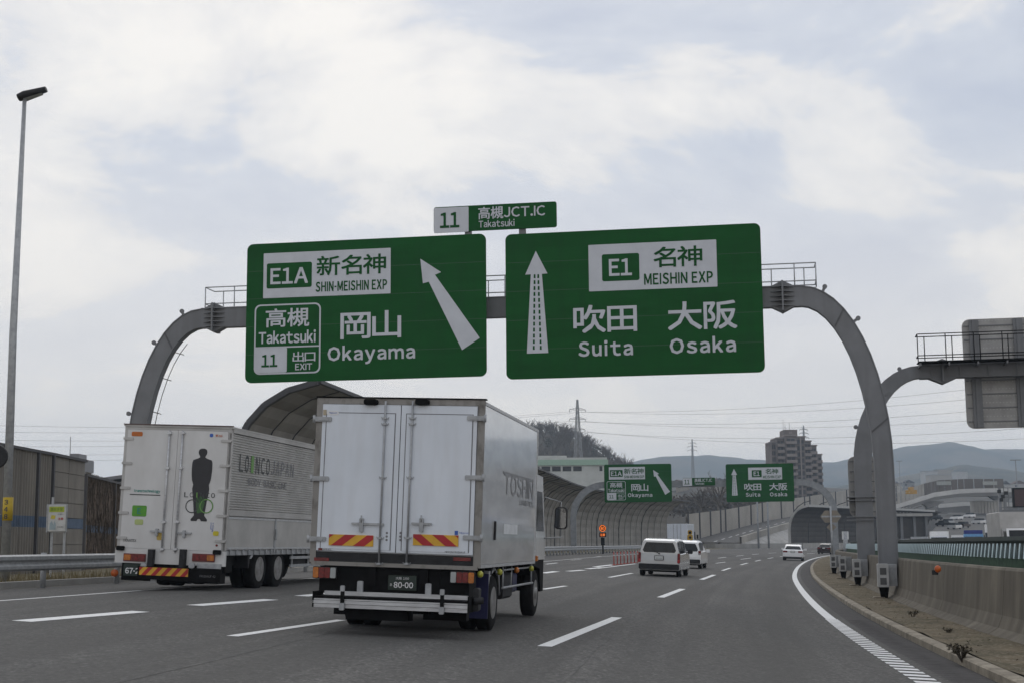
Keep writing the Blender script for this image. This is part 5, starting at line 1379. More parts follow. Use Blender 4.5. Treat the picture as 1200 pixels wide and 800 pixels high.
# noise walls on the left
M_wallL = mat('weathered wall panel', (0.20, 0.185, 0.162), 0.8, c2=(0.14, 0.128, 0.112), scale=1.2, stretch=(1, 1, .4))
M_blue = mat('faded blue band', (0.085, 0.125, 0.19), 0.8, c2=(0.06, 0.09, 0.14), scale=3)
def wallrun(e, p0, p1, ztop0, ztop1, z0, nb, mtl, ribs=True, band=None, horizontal=False, pitch=.20):
    d = p1 - p0; L0 = d.length; t = d.normalized(); n_ = Vector((t.y, -t.x, 0)).normalized()
    for k in range(nb):
        a = p0 + d * (k / nb); b = p0 + d * ((k + 1) / nb) - t * .04
        za_ = ztop0 + (ztop1 - ztop0) * k / nb; zb_ = ztop0 + (ztop1 - ztop0) * (k + 1) / nb
        zones = [(z0, za_, mtl)]
        if band: zones = [(z0, band[0] - .003, mtl), (band[0], band[1], M_blue), (band[1] + .003, za_, mtl)]
        for z_a, z_b, mm in zones:
            m = MB(); lb = (b - a).length
            if not horizontal:
                nr = max(2, int(lb / pitch)); V = []; 
                for j in range(nr * 4 + 1):
                    s_ = j / (nr * 4); off = .06 if (j % 4) in (1, 2) else 0
                    q = a + (b - a) * s_ + n_ * off
                    zt_ = z_b + ((zb_ - za_) * s_ if mm is mtl and z_b == za_ else 0)
                    V += [(q.x, q.y, z_a), (q.x, q.y, zt_)]
                m.add(V, [(2 * j, 2 * j + 2, 2 * j + 3, 2 * j + 1) for j in range(nr * 4)])
                q0 = a - n_ * .05; q1 = b - n_ * .05
                m.add([(q0.x, q0.y, z_a), (q1.x, q1.y, z_a), (q1.x, q1.y, z_b), (q0.x, q0.y, z_b)], [(0, 1, 2, 3)])
            else:
                rows = max(1, int((z_b - z_a) / .5))
                for r_ in range(rows):
                    c0 = z_a + (z_b - z_a) * r_ / rows; c1 = z_a + (z_b - z_a) * (r_ + 1) / rows - .02
                    q0 = a - n_ * .05; q1 = a + n_ * .02; q2 = b + n_ * .02; q3 = b - n_ * .05
                    m.add([(q.x, q.y, z) for z in (c0, c1) for q in (q0, q1, q2, q3)], [(0, 3, 2, 1), (4, 5, 6, 7), (0, 1, 5, 4), (1, 2, 6, 5), (2, 3, 7, 6), (3, 0, 4, 7)])
            if horizontal:
                c_ = a - n_ * .06; d__ = b + t * .05 - n_ * .06; e__ = c_ - n_ * .03; f__ = d__ - n_ * .03
                m.add([(q.x, q.y, z) for z in (z_a, z_b) for q in (c_, d__, f__, e__)], [(0, 3, 2, 1), (4, 5, 6, 7), (0, 1, 5, 4), (1, 2, 6, 5), (2, 3, 7, 6), (3, 0, 4, 7)])
            rel(m, e); m.build('panel', mm, e)
        m = MB(); m.bar((a.x + n_.x * .05, a.y + n_.y * .05, z0), (a.x + n_.x * .05, a.y + n_.y * .05, za_ + .05), .14); rel(m, e)
        if k % 3 == 0: m.build('post', M_rib, e)
    m = MB(); o_ = n_ * .02; m.bar((p0 + o_).to_tuple()[:2] + (ztop0 + .04,), (p1 + o_).to_tuple()[:2] + (ztop1 + .04,), .2, .1); rel(m, e); m.build('coping', M_rib, e)
def Xat(px, Y): return horizon_at(px, Y, 1.35).x
a0 = Vector((Xat(-90, 44), 44, 0)); a1 = Vector((Xat(57, 53), 53, 0)); a2 = Vector((Xat(96, 57), 57, 0)); a3 = Vector((Xat(96, 58), 58, 0)); a4 = Vector((Xat(150, 71), 71, 0))
zt0 = at(15, 527, 50).z; zt1 = at(57, 533, 53).z; zt2 = at(97, 541, 57).z
bz0, bz1 = at(40, 617, 51.5).z, at(40, 604, 51.5).z
e = empty('noise_wall', (a0.x, a0.y, ZL), 0, 'tall ribbed grey noise wall with a faded blue stripe at the left edge', 'wall')
wallrun(e, a0, a1, zt0 + .15, zt1, ZL - .1, 7, M_wallL, band=(bz0, bz1))
wallrun(e, a1, a2, zt1, zt2, ZL - .1, 2, M_wallL, band=(bz0, bz1), horizontal=True)
e = empty('noise_wall', (a3.x, a3.y, ZL), 0, 'lower noise wall covered with brown dry creeper next to the striped wall', 'wall')
zt3, zt4 = at(98, 557, 58).z, at(140, 566, 69).z
M_creep = mat('creeper covered wall', (0.17, 0.125, 0.09), 0.95, c2=(0.09, 0.065, 0.05), scale=2.0, stretch=(1, 1, .35), bump=.8, bscale=8)
wallrun(e, a3, a4, zt3, zt4 - .1, ZL - .1, 5, M_creep, band=(bz0 - .1, bz1 - .2), horizontal=True)
m = MB()
for k in range(1500):
    s_ = rng.random(); q = a3.lerp(a4, s_); z = ZL + rng.random() ** .9 * (zt3 - ZL) * (1 + .02 * rng.random()); q = q + Vector((.12, -.06, 0))
    l = .25 + rng.random() * .6; a = rng.uniform(-.6, .6); w_ = .012
    b = q + (a4 - a3).normalized() * l * math.sin(a)
    m.add([(q.x, q.y, z), (q.x + w_, q.y, z), (b.x + w_, b.y - .05, min(z + l * math.cos(a), zt3 + .15)), (b.x, b.y - .05, min(z + l * math.cos(a), zt3 + .15))], [(0, 1, 2, 3)])
tag(m.build('creeper', M_bark), 'dry brown creeper stems climbing the lower left noise wall', 'creeper', kind='stuff')
# billboard
YBb = 45.0; q0 = at(55.5, 622, YBb); q1 = at(77.5, 591, YBb)
bb = empty('notice_board', (q0.x, YBb, ZL), -.06, 'white notice board with a lime green heading in front of the striped wall', 'sign')
w_, z0, z1_ = q1.x - q0.x, q0.z - ZL, q1.z - ZL
m = MB(); m.box(0, w_, 0, .06, z0, z1_); m.build('board', mat('board white', (.58, .58, .56), .6), bb)
m = MB(); m.box(-.02, w_ + .02, .061, .12, z0 - .03, z1_ + .03); m.box(-.04, 0 - .002, -.02, .06, z0 - .03, z1_ + .03); m.build('frame', M_galv, bb)
m = MB(); m.box(.04, w_ - .04, -.008, -.001, z1_ - .22, z1_ - .05); m.build('heading', mat('lime print', (.42, .50, .05), .6), bb)
text('事故多発', w_ / 2, z1_ - .135, w_ * .7, .11, mat('lime text', (.20, .30, .03)), bb, -.010, .02)
m = MB(); m.prism([(.08, z1_ - .42), (.22, z1_ - .44), (.25, z1_ - .33), (.12, z1_ - .31)], -.006, -.001); m.build('print', mat('yellow print', (.6, .5, .06)), bb)
m = MB(); m.prism([(.06, z0 + .05), (.26, z0 + .05), (.27, z0 + .22), (.22, z0 + .33), (.19, z0 + .2), (.13, z0 + .33), (.07, z0 + .25)], -.006, -.001); m.build('print', mat('pale blue print', (.35, .43, .46)), bb)
text('注意', w_ - .15, (z0 + z1_) / 2 - .02, .18, .08, M_chr, bb, -.008, .02)
text('お願い', w_ - .15, (z0 + z1_) / 2 + .12, .18, .05, M_txtgr, bb, -.008, .02)
text('安全運転', w_ - .15, z0 + .14, .2, .05, M_txtgr, bb, -.008, .02)
for x in (.05, w_ - .1):
    m = MB(); m.box(x, x + .06, .13, .19, 0, z1_ + .25 if x < .1 else z1_ - .1); m.build('post', M_galv, bb)
# roof of a building and a low roofline beyond the left walls
bd = empty('rooftop_house', (Xat(90, 160), 160, ZL), 0, 'small grey rooftop showing over the striped left wall', 'building')
q = at(76, 552, 160); z_ = q.z - ZL; x_ = q.x - bd.location.x
m = MB(); m.box(x_, x_ + 1.8, 0, 4, 0, z_ + .6); m.box(x_ + .5, x_ + 1.3, .5, 3, z_ + .6, z_ + 1.2); m.build('wall', M_conc, bd)
zr = at(85, 531, 160).z - ZL; m = MB(); m.box(x_ - 0.2, x_ + 2.0, -.2, 4.2, z_ + .0, zr - .6); m.box(x_ + .5, x_ + 1.5, 0, 3, zr - .6, zr); m.build('roof', M_txtgr, bd)
m = MB(); m.tube([(x_ + .2, 1, zr - .6), (x_ + .2, 1, zr + 2.0)], .04); m.build('antenna', M_txtgr, bd)
bd = empty('long_roofed_building', (Xat(120, 120), 120, ZL), 0, 'low dark pitched roof behind the creeper covered wall', 'building')
qa = at(112, 562, 120); qb = at(146, 553, 120); xa = qa.x - bd.location.x; xb_ = qb.x - bd.location.x
m = MB(); m.prism([(xa, 0), (xb_ + 6, 0), (xb_ + 6, qb.z - ZL - .3), (xa, qa.z - ZL - .3)], 0, 10); m.build('wall', M_conc, bd)
m = MB(); m.prism([(xa - .6, qa.z - ZL - .28), (xb_ + 6, qb.z - ZL + .3), (xb_ + 6, qb.z - ZL + .6), (xa - .6, qa.z - ZL)], -.5, 10.5); m.build('roof', M_txtgr, bd)

# ---------------------------------------------------------------- curved noise barriers (canopies)
def canopy(name, label, base, Hc, reach, bay, nrow, mtl, z0, sub=True, zs=None):
    e = empty(name, (base[0].x, base[0].y, z0), 0, label, 'noise barrier')
    prof = [(0, 0)]
    n = nrow
    sh = [(0, 0), (0, .12), (0, .24), (0, .36), (.01, .48), (.055, .60), (.14, .715), (.27, .815), (.45, .90), (.70, .965), (1.0, 1.0)]
    def P(f):
        k = f * (len(sh) - 1); i = min(int(k), len(sh) - 2); t = k - i
        return (sh[i][0] + (sh[i + 1][0] - sh[i][0]) * t) * reach, (sh[i][1] + (sh[i + 1][1] - sh[i][1]) * t) * Hc
    pr = [P(k / n) for k in range(n + 1)]
    tot = sum((base[i + 1] - base[i]).length for i in range(len(base) - 1)); nb = int(tot / bay)
    for b in range(nb):
        r0 = poly_at(base, b * bay + .001); r1 = poly_at(base, (b + 1) * bay - .001)
        if not r1: break
        p0, p1 = r0[0], r1[0]; t = (p1 - p0).normalized(); right = Vector((t.y, -t.x, 0)); L0 = (p1 - p0).length - .06
        yaw = math.atan2(t.y, t.x)
        for k in range(n):
            key = (name, 'row', k, round(L0, 1), n)
            if key not in TXT:
                (xa, za_), (xb_, zb_) = pr[k], pr[k + 1]
                dv = Vector((xb_ - xa, zb_ - za_)).normalized(); nv = Vector((dv.y, -dv.x))
                m = MB(); g_ = .004
                # local: x along bay, -y to the right side (inner)
                s0 = (xa + dv.x * g_, za_ + dv.y * g_); s1 = (xb_ - dv.x * g_, zb_ - dv.y * g_)
                mid = ((s0[0] + s1[0]) / 2 + nv.x * .07, (s0[1] + s1[1]) / 2 + nv.y * .07)
                V = [(xx, -a_, b2) for xx in (0, L0) for a_, b2 in (s0, mid, s1, (s1[0] - nv.x * .12, s1[1] - nv.y * .12), (s0[0] - nv.x * .12, s0[1] - nv.y * .12))]
                m.add(V, [(i, (i + 1) % 5, 5 + (i + 1) % 5, 5 + i) for i in range(5)] + [(0, 1, 2, 3, 4), (9, 8, 7, 6, 5)])
                TXT[key] = m.mesh('panel', mtl)
            o = link('panel', TXT[key], e); o.location = (p0.x - base[0].x, p0.y - base[0].y, 0); o.rotation_euler = (0, 0, yaw)
        for f_, rr in ((0, .10), (.25, .035), (.5, .035), (.75, .035)) if sub else ((0, .16),):
            key = (name, 'rib', f_)
            if key not in TXT:
                m = MB(); ex = .06
                pts_ = [Vector((0, -(a_ + (.10 if i < n * .5 else .04)), b2 + (0 if i < n * .5 else -.08))) for i, (a_, b2) in enumerate(pr)]
                m.tube(pts_, rr, 4)
                TXT[key] = m.mesh('rib', M_rib)
            o = link('rib', TXT[key], e); q = p0.lerp(p1, f_); o.location = (q.x - base[0].x, q.y - base[0].y, 0); o.rotation_euler = (0, 0, yaw)
    return e, pr
def XY(px, Y): return Vector((Xat(px, Y), Y, 0))
base = catmull([XY(266, 76), XY(475, 118), XY(589, 169), XY(646, 216), XY(700, 250), XY(752, 280), XY(792, 300)], 2.0)
e, pr = canopy('curved_noise_barrier', 'long curved noise barrier arching over the left exit lanes with dark ribs', base, 9.6, 4.9, 16.0, 9, M_panel, ZL)
m = MB(); t = (base[1] - base[0]).normalized(); right = Vector((t.y, -t.x, 0))
for i in range(len(pr) - 1):
    a, b = pr[i], pr[i + 1]
    m.bar(base[0] * 0 + right * a[0] - t * .12 + Vector((0, 0, a[1])), right * b[0] - t * .12 + Vector((0, 0, b[1])), .34, .30)
m.build('end_frame', M_rib, e)
m = MB()
for i in range(0, len(base) - 6, 3):
    t = tang(base, i); t2 = tang(base, i + 3); a = base[i] + Vector((t.y, -t.x, 0)) * (pr[-1][0] + .05); b = base[i + 3] + Vector((t2.y, -t2.x, 0)) * (pr[-1][0] + .05)
    m.bar((a.x - base[0].x, a.y - base[0].y, pr[-1][1] + .04), (b.x - base[0].x, b.y - base[0].y, pr[-1][1] + .04), .22, .2)
m.build('lip_beam', M_rib, e)
m = MB()
for i in range(0, len(base) - 6, 3):
    a, b = base[i], base[i + 3]
    m.bar((a.x - base[0].x + .3, a.y - base[0].y, .35), (b.x - base[0].x + .3, b.y - base[0].y, .35), .4, .9)
m.build('concrete_base', M_conc, e)
# second curved barrier in the bend
base2 = catmull([XY(926, 300), XY(960, 312), XY(1000, 326), XY(1045, 345), XY(1092, 370)], 2.0)
e2c, pr2 = canopy('curved_noise_barrier', 'dark curved noise barrier beyond the far gantry where the road bends right', base2, 8.4, 4.2, 9.2, 10, mat('dark barrier panel', (.075, .068, .062), .8, c2=(.05, .046, .042), scale=.4), .6, sub=False)
m = MB(); t = (base2[1] - base2[0]).normalized(); right = Vector((t.y, -t.x, 0))
for i in range(len(pr2) - 1):
    a, b = pr2[i], pr2[i + 1]; m.bar(right * a[0] - t * .2 + Vector((0, 0, a[1])), right * b[0] - t * .2 + Vector((0, 0, b[1])), .5, .4)
m.build('end_frame', M_conc, e2c)
m = MB()
for i in range(0, len(base2) - 6, 3):
    t = tang(base2, i); a = base2[i] + Vector((t.y, -t.x, 0)) * (pr2[-1][0] + .05); b = base2[i + 3] + Vector((t.y, -t.x, 0)) * (pr2[-1][0] + .05)
    m.bar((a.x - base2[0].x, a.y - base2[0].y, pr2[-1][1] + .1), (b.x - base2[0].x, b.y - base2[0].y, pr2[-1][1] + .1), .5, .5)
m.build('lip_beam', mat('pale lip', (.45, .45, .44)), e2c)
# concrete wall at the foot of the bend
cw_ = empty('concrete_wall', (Xat(835, 290), 290, .2), 0, 'low concrete wall along the outside of the bend below the ramp', 'wall')
m = MB(); pa = [XY(812, 300), XY(838, 285), XY(890, 278), XY(940, 276), XY(1000, 290), XY(1060, 315)]
for i in range(len(pa) - 1):
    a, b = pa[i] - cw_.location, pa[i + 1] - cw_.location; m.bar((a.x, a.y, .45), (b.x, b.y, .45), .4, 1.5)
m.build('wall_segment', M_conc, cw_)
# straight pale noise wall climbing beside the ramp
rampP = [XY(806, 300), XY(850, 330), XY(900, 375), XY(950, 440), XY(1000, 520), XY(1060, 600)]
rb = [(602, 634), (597, 622), (588, 609.5), (581, 601), (573, 592), (569, 586)]
pxs = [806, 850, 900, 950, 1000, 1060]
e = empty('ramp_noise_wall', (rampP[0].x, rampP[0].y, 0), 0, 'pale ribbed noise wall climbing to the right beside the raised ramp', 'wall')
zt_ = [at(px, t_[0], q.y).z for px, t_, q in zip(pxs, rb, rampP)]; zb_ = [at(px, t_[1], q.y).z for px, t_, q in zip(pxs, rb, rampP)]
for i in range(len(rampP) - 1):
    nb = 7
    for k in range(nb):
        f0, f1 = k / nb, (k + 1) / nb; a = rampP[i].lerp(rampP[i + 1], f0); b = rampP[i].lerp(rampP[i + 1], f1); t = (b - a).normalized(); n_ = Vector((t.y, -t.x, 0)); b = b - t * .1
        za0 = zb_[i] + (zb_[i + 1] - zb_[i]) * f0; za1 = zb_[i] + (zb_[i + 1] - zb_[i]) * f1; zc0 = zt_[i] + (zt_[i + 1] - zt_[i]) * f0; zc1 = zt_[i] + (zt_[i + 1] - zt_[i]) * f1
        m = MB(); V = []; nr = 6
        for j in range(nr * 2 + 1):
            s_ = j / (nr * 2); q = a.lerp(b, s_) + n_ * (.18 if j % 2 else 0); V += [(q.x, q.y, za0 + (za1 - za0) * s_), (q.x, q.y, zc0 + (zc1 - zc0) * s_)]
        m.add(V, [(2 * j, 2 * j + 2, 2 * j + 3, 2 * j + 1) for j in range(nr * 2)]); 
        m.add([(a.x - n_.x * .3, a.y - n_.y * .3, za0), (b.x - n_.x * .3, b.y - n_.y * .3, za1), (b.x - n_.x * .3, b.y - n_.y * .3, zc1), (a.x - n_.x * .3, a.y - n_.y * .3, zc0)], [(0, 1, 2, 3)])
        rel(m, e); m.build('panel', M_panel2, e)
        if k % 2 == 0: m = MB(); m.bar((a.x + n_.x * .25, a.y + n_.y * .25, za0 - .5), (a.x + n_.x * .25, a.y + n_.y * .25, zc0 + .3), .3); rel(m, e); m.build('post', M_rib, e)
# ramp deck, kerb and embankment
rd = MB(); pp = MB(); eb = MB(); V = []; V2 = []; V3 = []
for i in range(len(rampP)):
    t = tang(rampP, i); n_ = Vector((t.y, -t.x, 0)).normalized(); q = rampP[i]
    for o_, dz in ((0, 0), (11, -.3)): V.append((q.x + n_.x * o_, q.y + n_.y * o_, zb_[i] + dz))
    for o_, dz in ((11.0, -.6), (11.0, .9), (11.4, .9), (11.4, -.6)): V2.append((q.x + n_.x * o_, q.y + n_.y * o_, zb_[i] + dz))
    for o_, dz in ((11.42, -.5), (14 + max(0, zb_[i]) * 1.2, None)): V3.append((q.x + n_.x * o_, q.y + n_.y * o_, (zb_[i] + dz) if dz is not None else -.3))
nn = len(rampP)
rd.add(V, [(2 * i, 2 * i + 1, 2 * i + 3, 2 * i + 2) for i in range(nn - 1)]); structure('ramp_road', rd, M_road)
pp.add(V2, [(4 * i + k, 4 * i + (k + 1) % 4, 4 * i + 4 + (k + 1) % 4, 4 * i + 4 + k) for i in range(nn - 1) for k in range(4)]); structure('ramp_parapet', pp, M_panel2)
eb.add(V3, [(2 * i, 2 * i + 1, 2 * i + 3, 2 * i + 2) for i in range(nn - 2)]); structure('ramp_embankment', eb, M_conc)
rm_ = MB()
for i in range(nn - 1):
    for k in range(5):
        f0, f1 = k / 5 + .02, k / 5 + .11; a = rampP[i].lerp(rampP[i + 1], f0); b = rampP[i].lerp(rampP[i + 1], f1); t = (b - a).normalized(); n_ = Vector((t.y, -t.x, 0))
        z0 = zb_[i] + (zb_[i + 1] - zb_[i]) * f0 - .15 + .03; z1_ = zb_[i] + (zb_[i + 1] - zb_[i]) * f1 - .15 + .03
        rm_.add([(a.x + n_.x * 5.3, a.y + n_.y * 5.3, z0), (a.x + n_.x * 5.6, a.y + n_.y * 5.6, z0), (b.x + n_.x * 5.6, b.y + n_.y * 5.6, z1_), (b.x + n_.x * 5.3, b.y + n_.y * 5.3, z1_)], [(0, 1, 2, 3)])
structure('ramp_marking', rm_, M_white)

# red delineator posts and their base
dl = MB(); dl.tube([(0, 0, 0), (0, 0, .72)], .03, 8); dme = dl.mesh('post', M_pole_red)
bse = MB(); bse.lathe([(0, .10), (.05, .07)], 10, 'z'); bme = bse.mesh('base', M_pole_red)
bnd = MB(); bnd.lathe([(.5, .032), (.56, .032)], 8, 'z'); bnme = bnd.mesh('reflective_band', M_txtw)
for k in range(11):
    f_ = k / 10; px = 719.5 + 40 * f_; q = ground(px, 661.5 - 4.3 * f_)
    o = empty('lane_delineator', q, 0, ['leftmost', 'second from left', 'third from left', 'fourth from left', 'fifth from left', 'sixth from left', 'seventh from left', 'eighth from left', 'ninth from left', 'tenth from left', 'last, half hidden'][k] + ' red flexible post at the exit nose beside the silver van', 'lane post', 'red flexible posts at the exit nose')
    link('post', dme, o); link('base', bme, o); link('reflective_band', bnme, o)

# illuminated speed limit sign
YS = 150; q = at(706.5, 641, YS); e = empty('speed_limit_sign', (q.x, YS, ZL), -.1, 'round electronic speed limit sign glowing orange before the curved barrier', 'road sign')
zc_ = at(706.5, 618.5, YS).z - ZL
m = MB(); m.lathe([(0, .38), (.12, .38)], 20, 'y', (0, 0, zc_)); m.build('housing', M_blk, e)
M_led = mat('orange light emitting diodes', (.6, .12, .01), .5, emit=(1.0, .22, .03, .9))
m = MB(); n = 24; V = [(rr * math.cos(2 * PI * k / n), -.02, zc_ + rr * math.sin(2 * PI * k / n)) for rr in (.34, .27) for k in range(n)]
m.add(V, [(k, (k + 1) % n, n + (k + 1) % n, n + k) for k in range(n)]); m.build('lit_ring', M_led, e)
text('80', 0, zc_, .36, .30, M_led, e, -.02, .03)
m = MB(); m.box(-.36, .36, 0, .12, zc_ - .90, zc_ - .42); m.build('lower_housing', M_blk, e); text('注意', 0, zc_ - .66, .5, .28, M_led, e, -.02, .02)
m = MB(); m.box(-.2, .2, .0, .15, zc_ - 1.75, zc_ - .95); m.box(-.08, .08, .02, .14, 0, zc_ - 1.76); m.build('post', M_blk, e)
# yellow arrow sign by the gore
YS = 118; q = at(809, 640, YS); e = empty('warning_lamp_sign', (q.x, YS, gz(q.x, YS)), 0, 'small yellow and black warning panel on a stand behind the small hatchback', 'road sign')
zc_ = at(809, 626, YS).z - e.location.z
m = MB(); m.cbox(-.22, .22, 0, .1, zc_ - .45, zc_ + .0, .05); m.cbox(-.18, .18, 0, .1, zc_ + .003, zc_ + .38, .08); m.build('panel', mat('amber panel', (.45, .27, .02)), e)
for dz in (.18, -.22): m = MB(); m.lathe([(-.012, .11), (.0, .11)], 14, 'y', (0, 0, zc_ + dz)); m.build('lamp', M_blk, e)
m = MB(); m.box(-.05, .05, .02, .08, 0, zc_ - .55); m.build('post', M_blk, e)
# diamond sign backs on poles by the right barrier
for px, pt, pb, Yp, lb, kind in ((975.5, 592, 650, 86, 'tall pole carrying a brown many-sided sign back and a smaller plate beside the far barrier', 1), (991.5, 622, 650, 90, 'short pale delineator post beyond the cabinets', 0)):
    q = at(px, pb, Yp); zt_p = at(px, pt, Yp).z; e = empty('sign_post' if kind else 'marker_post', (q.x, Yp, ZD), -.2, lb, 'road sign' if kind else 'post')
    m = MB(); m.tube([(0, 0, 0), (0, 0, zt_p - ZD)], .06 if kind else .16, 8); m.build('post', M_galv, e)
    if kind:
        zc_ = at(px, 604.5, Yp).z - ZD
        M_bs = mat('brown sign back', (.26, .225, .18), .6)
        m = MB(); m.prism([(-.35, .36), (.35, .36), (.62, .0), (.35, -.36), (-.35, -.36), (-.62, 0)], .08, .12); m.v = [(x, y, z + zc_) for x, y, z in m.v]; m.build('plate', M_bs, e)
        m = MB(); m.box(-.55, .58, .05, .075, zc_ - .05, zc_ + .05); m.build('bracket', M_galv, e)
        z2_ = at(px, 617, Yp).z - ZD; m = MB(); m.prism([(0, -.28), (.3, 0.0), (0, .28), (-.28, 0)], .08, .12); m.v = [(x, y, z + z2_) for x, y, z in m.v]; m.build('plate', M_bs, e)
    else:
        m = MB(); m.box(-.2, .2, -.1, .1, zt_p - ZD - .5, zt_p - ZD); m.build('cap', M_txtw, e)
# thin pale posts in front of the ramp wall
for px, pt in ((889, 600), (901, 600)):
    q = at(px, 640, 262); e = empty('ramp_mast', (q.x, 262, 0), 0, 'left one of two thin pale masts below the far Osaka sign' if px < 895 else 'right one of two thin pale masts below the far Osaka sign', 'pole')
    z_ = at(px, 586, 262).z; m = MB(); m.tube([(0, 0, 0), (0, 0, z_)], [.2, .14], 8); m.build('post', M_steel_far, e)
    m = MB(); m.lathe([(0, .35), (.3, .35)], 8, 'z', (0, 0, 0.2)); m.build('base', M_conc, e)
# small weeds in the dirt
def weed(px, py, Y, hgt, n, label):
    q = at(px, py, Y); e = empty('weed', (q.x, q.y, ZD + .05), 0, label, 'plant')
    st = MB(); lf = MB()
    for k in range(n):
        a = rng.random() * 2 * PI; l = hgt * rng.uniform(.4, 1); ln = rng.uniform(.3, 1.7)
        b = Vector((math.cos(a) * l * ln, math.sin(a) * l * ln, l)); c = b * .5 + Vector((0, 0, l * .12))
        st.tube([(0, 0, -.05), c, b], [.006, .005, .003], 4)
        for j in range(9):
            p_ = c.lerp(b, rng.random() * 1.05); d = Vector((rng.uniform(-1, 1), rng.uniform(-1, 1), rng.uniform(-.4, .8))).normalized() * .055; s_ = Vector((d.y, -d.x, .01)).normalized() * .017
            lf.add([p_, p_ + d * .5 + s_, p_ + d, p_ + d * .5 - s_], [(0, 1, 2, 3)])
    st.build('stem', M_bark, e); lf.build('leaves', mat('dark weed leaf', (.075, .06, .035), .9), e)
def dirt(px, py):
    q = onz(px, py, ZD + .05); return q.y
weed(1127, 771, dirt(1127, 771), .20, 30, 'dark dry weed growing by the kerb in the dirt strip')
weed(1070, 722, dirt(1070, 722), .12, 8, 'small flat weed near the foot of the barrier')
weed(1112, 741, dirt(1112, 741), .08, 6, 'tiny weed on the dirt strip above the tall dry weed')
pb = MB()
for k in range(900):
    i = rng.randrange(6, 60); a = offpt(i, -1.05 - rng.random() * 1.9); s_ = rng.uniform(.008, .03); o_ = [Vector((rng.uniform(-1, 1), rng.uniform(-1, 1), rng.uniform(-.5, .8))) * s_ for _ in range(4)]
    a.z = ZD + .075; pb.add([a + v for v in o_], [(0, 1, 2), (0, 2, 3), (0, 3, 1), (1, 3, 2)])
tag(pb.build('pebbles', M_kerb), 'loose pebbles scattered over the dirt strip beside the kerb', 'pebbles', kind='stuff')

# ---------------------------------------------------------------- far things
def prof_y(tab, px):
    if px <= tab[0][0]: return tab[0][1]
    for (a, b), (c, d) in zip(tab, tab[1:]):
        if px <= c: return b + (d - b) * (px - a) / (c - a)
    return tab[-1][1]
def ridge(name, tab, Y, x0, x1, depth, mtl, nx=110, ny=16, rough=6.0, fr=.004, base=-1.2, back=None):
    """terrain rising to a crest whose skyline follows tab (column, row) at distance Y"""
    m = MB(); V = []; back = back or depth
    for j in range(ny + 1):
        s_ = j / ny; y = Y - depth + s_ * (depth + back)
        prof = math.cos((min(s_, .999) * 2 - 1) * PI / 2) ** .8
        for i in range(nx + 1):
            px = x0 + (x1 - x0) * i / nx; q = at(px, prof_y(tab, px), Y); x = q.x * (.6 + .4 * y / Y)
            v = Vector((x * fr, y * fr, 2.2)); nz_ = noise.fractal(v, .9, 2.0, 5) 
            edge = min(1, i / 5, (nx - i) / 5) if base else 1
            V.append((x, y, base + (q.z - base) * prof * edge + nz_ * rough * (.15 + prof * (1 - abs(prof) * .6)) * edge))
    m.add(V, [(j * (nx + 1) + i, j * (nx + 1) + i + 1, (j + 1) * (nx + 1) + i + 1, (j + 1) * (nx + 1) + i) for j in range(ny) for i in range(nx)], sm=True)
    return structure(name, m, mtl)
M_forest = mat('far wooded slope', (0.05, 0.056, 0.04), 0.95, c2=(0.022, 0.028, 0.022), scale=.02, detail=10)
noise_layer(M_forest, .012, .8, lo=.42, hi=.54, dark=(.10, .085, .06))
M_hill = mat('brown hill ground', (0.085, 0.07, 0.05), 0.95, c2=(0.045, 0.04, 0.03), scale=.2, detail=8)
T_far = [(560, 558), (640, 552), (700, 546), (740, 542), (775, 539), (800, 539), (850, 538), (900, 543), (970, 543), (1000, 539), (1040, 531), (1075, 524), (1105, 521), (1140, 526), (1170, 527), (1200, 526), (1300, 532), (1450, 548)]
ridge('mountains', T_far, 3000, 380, 1500, 600, M_forest, 160, 22, 22, .0045)
T_mid = [(960, 570), (1000, 566), (1040, 560), (1080, 551), (1120, 547), (1160, 551), (1210, 556), (1300, 552), (1420, 566)]
ridge('foothills', T_mid, 1700, 900, 1480, 330, M_forest, 110, 16, 12, .009)
T_low = [(740, 590), (770, 572), (800, 566), (850, 564), (900, 566), (960, 572), (1010, 576), (1060, 578), (1120, 580), (1200, 584), (1300, 586)]
ridge('low_hills', T_low, 950, 720, 1400, 200, M_hill, 110, 14, 3, .02)
T_hill = [(430, 560), (500, 535), (560, 515), (600, 508), (625, 507), (655, 508), (680, 519), (700, 530), (722, 545), (745, 560), (790, 578), (840, 592)]
ridge('wooded_hill', T_hill, 690, 420, 850, 120, M_hill, 90, 16, 2.0, .03)

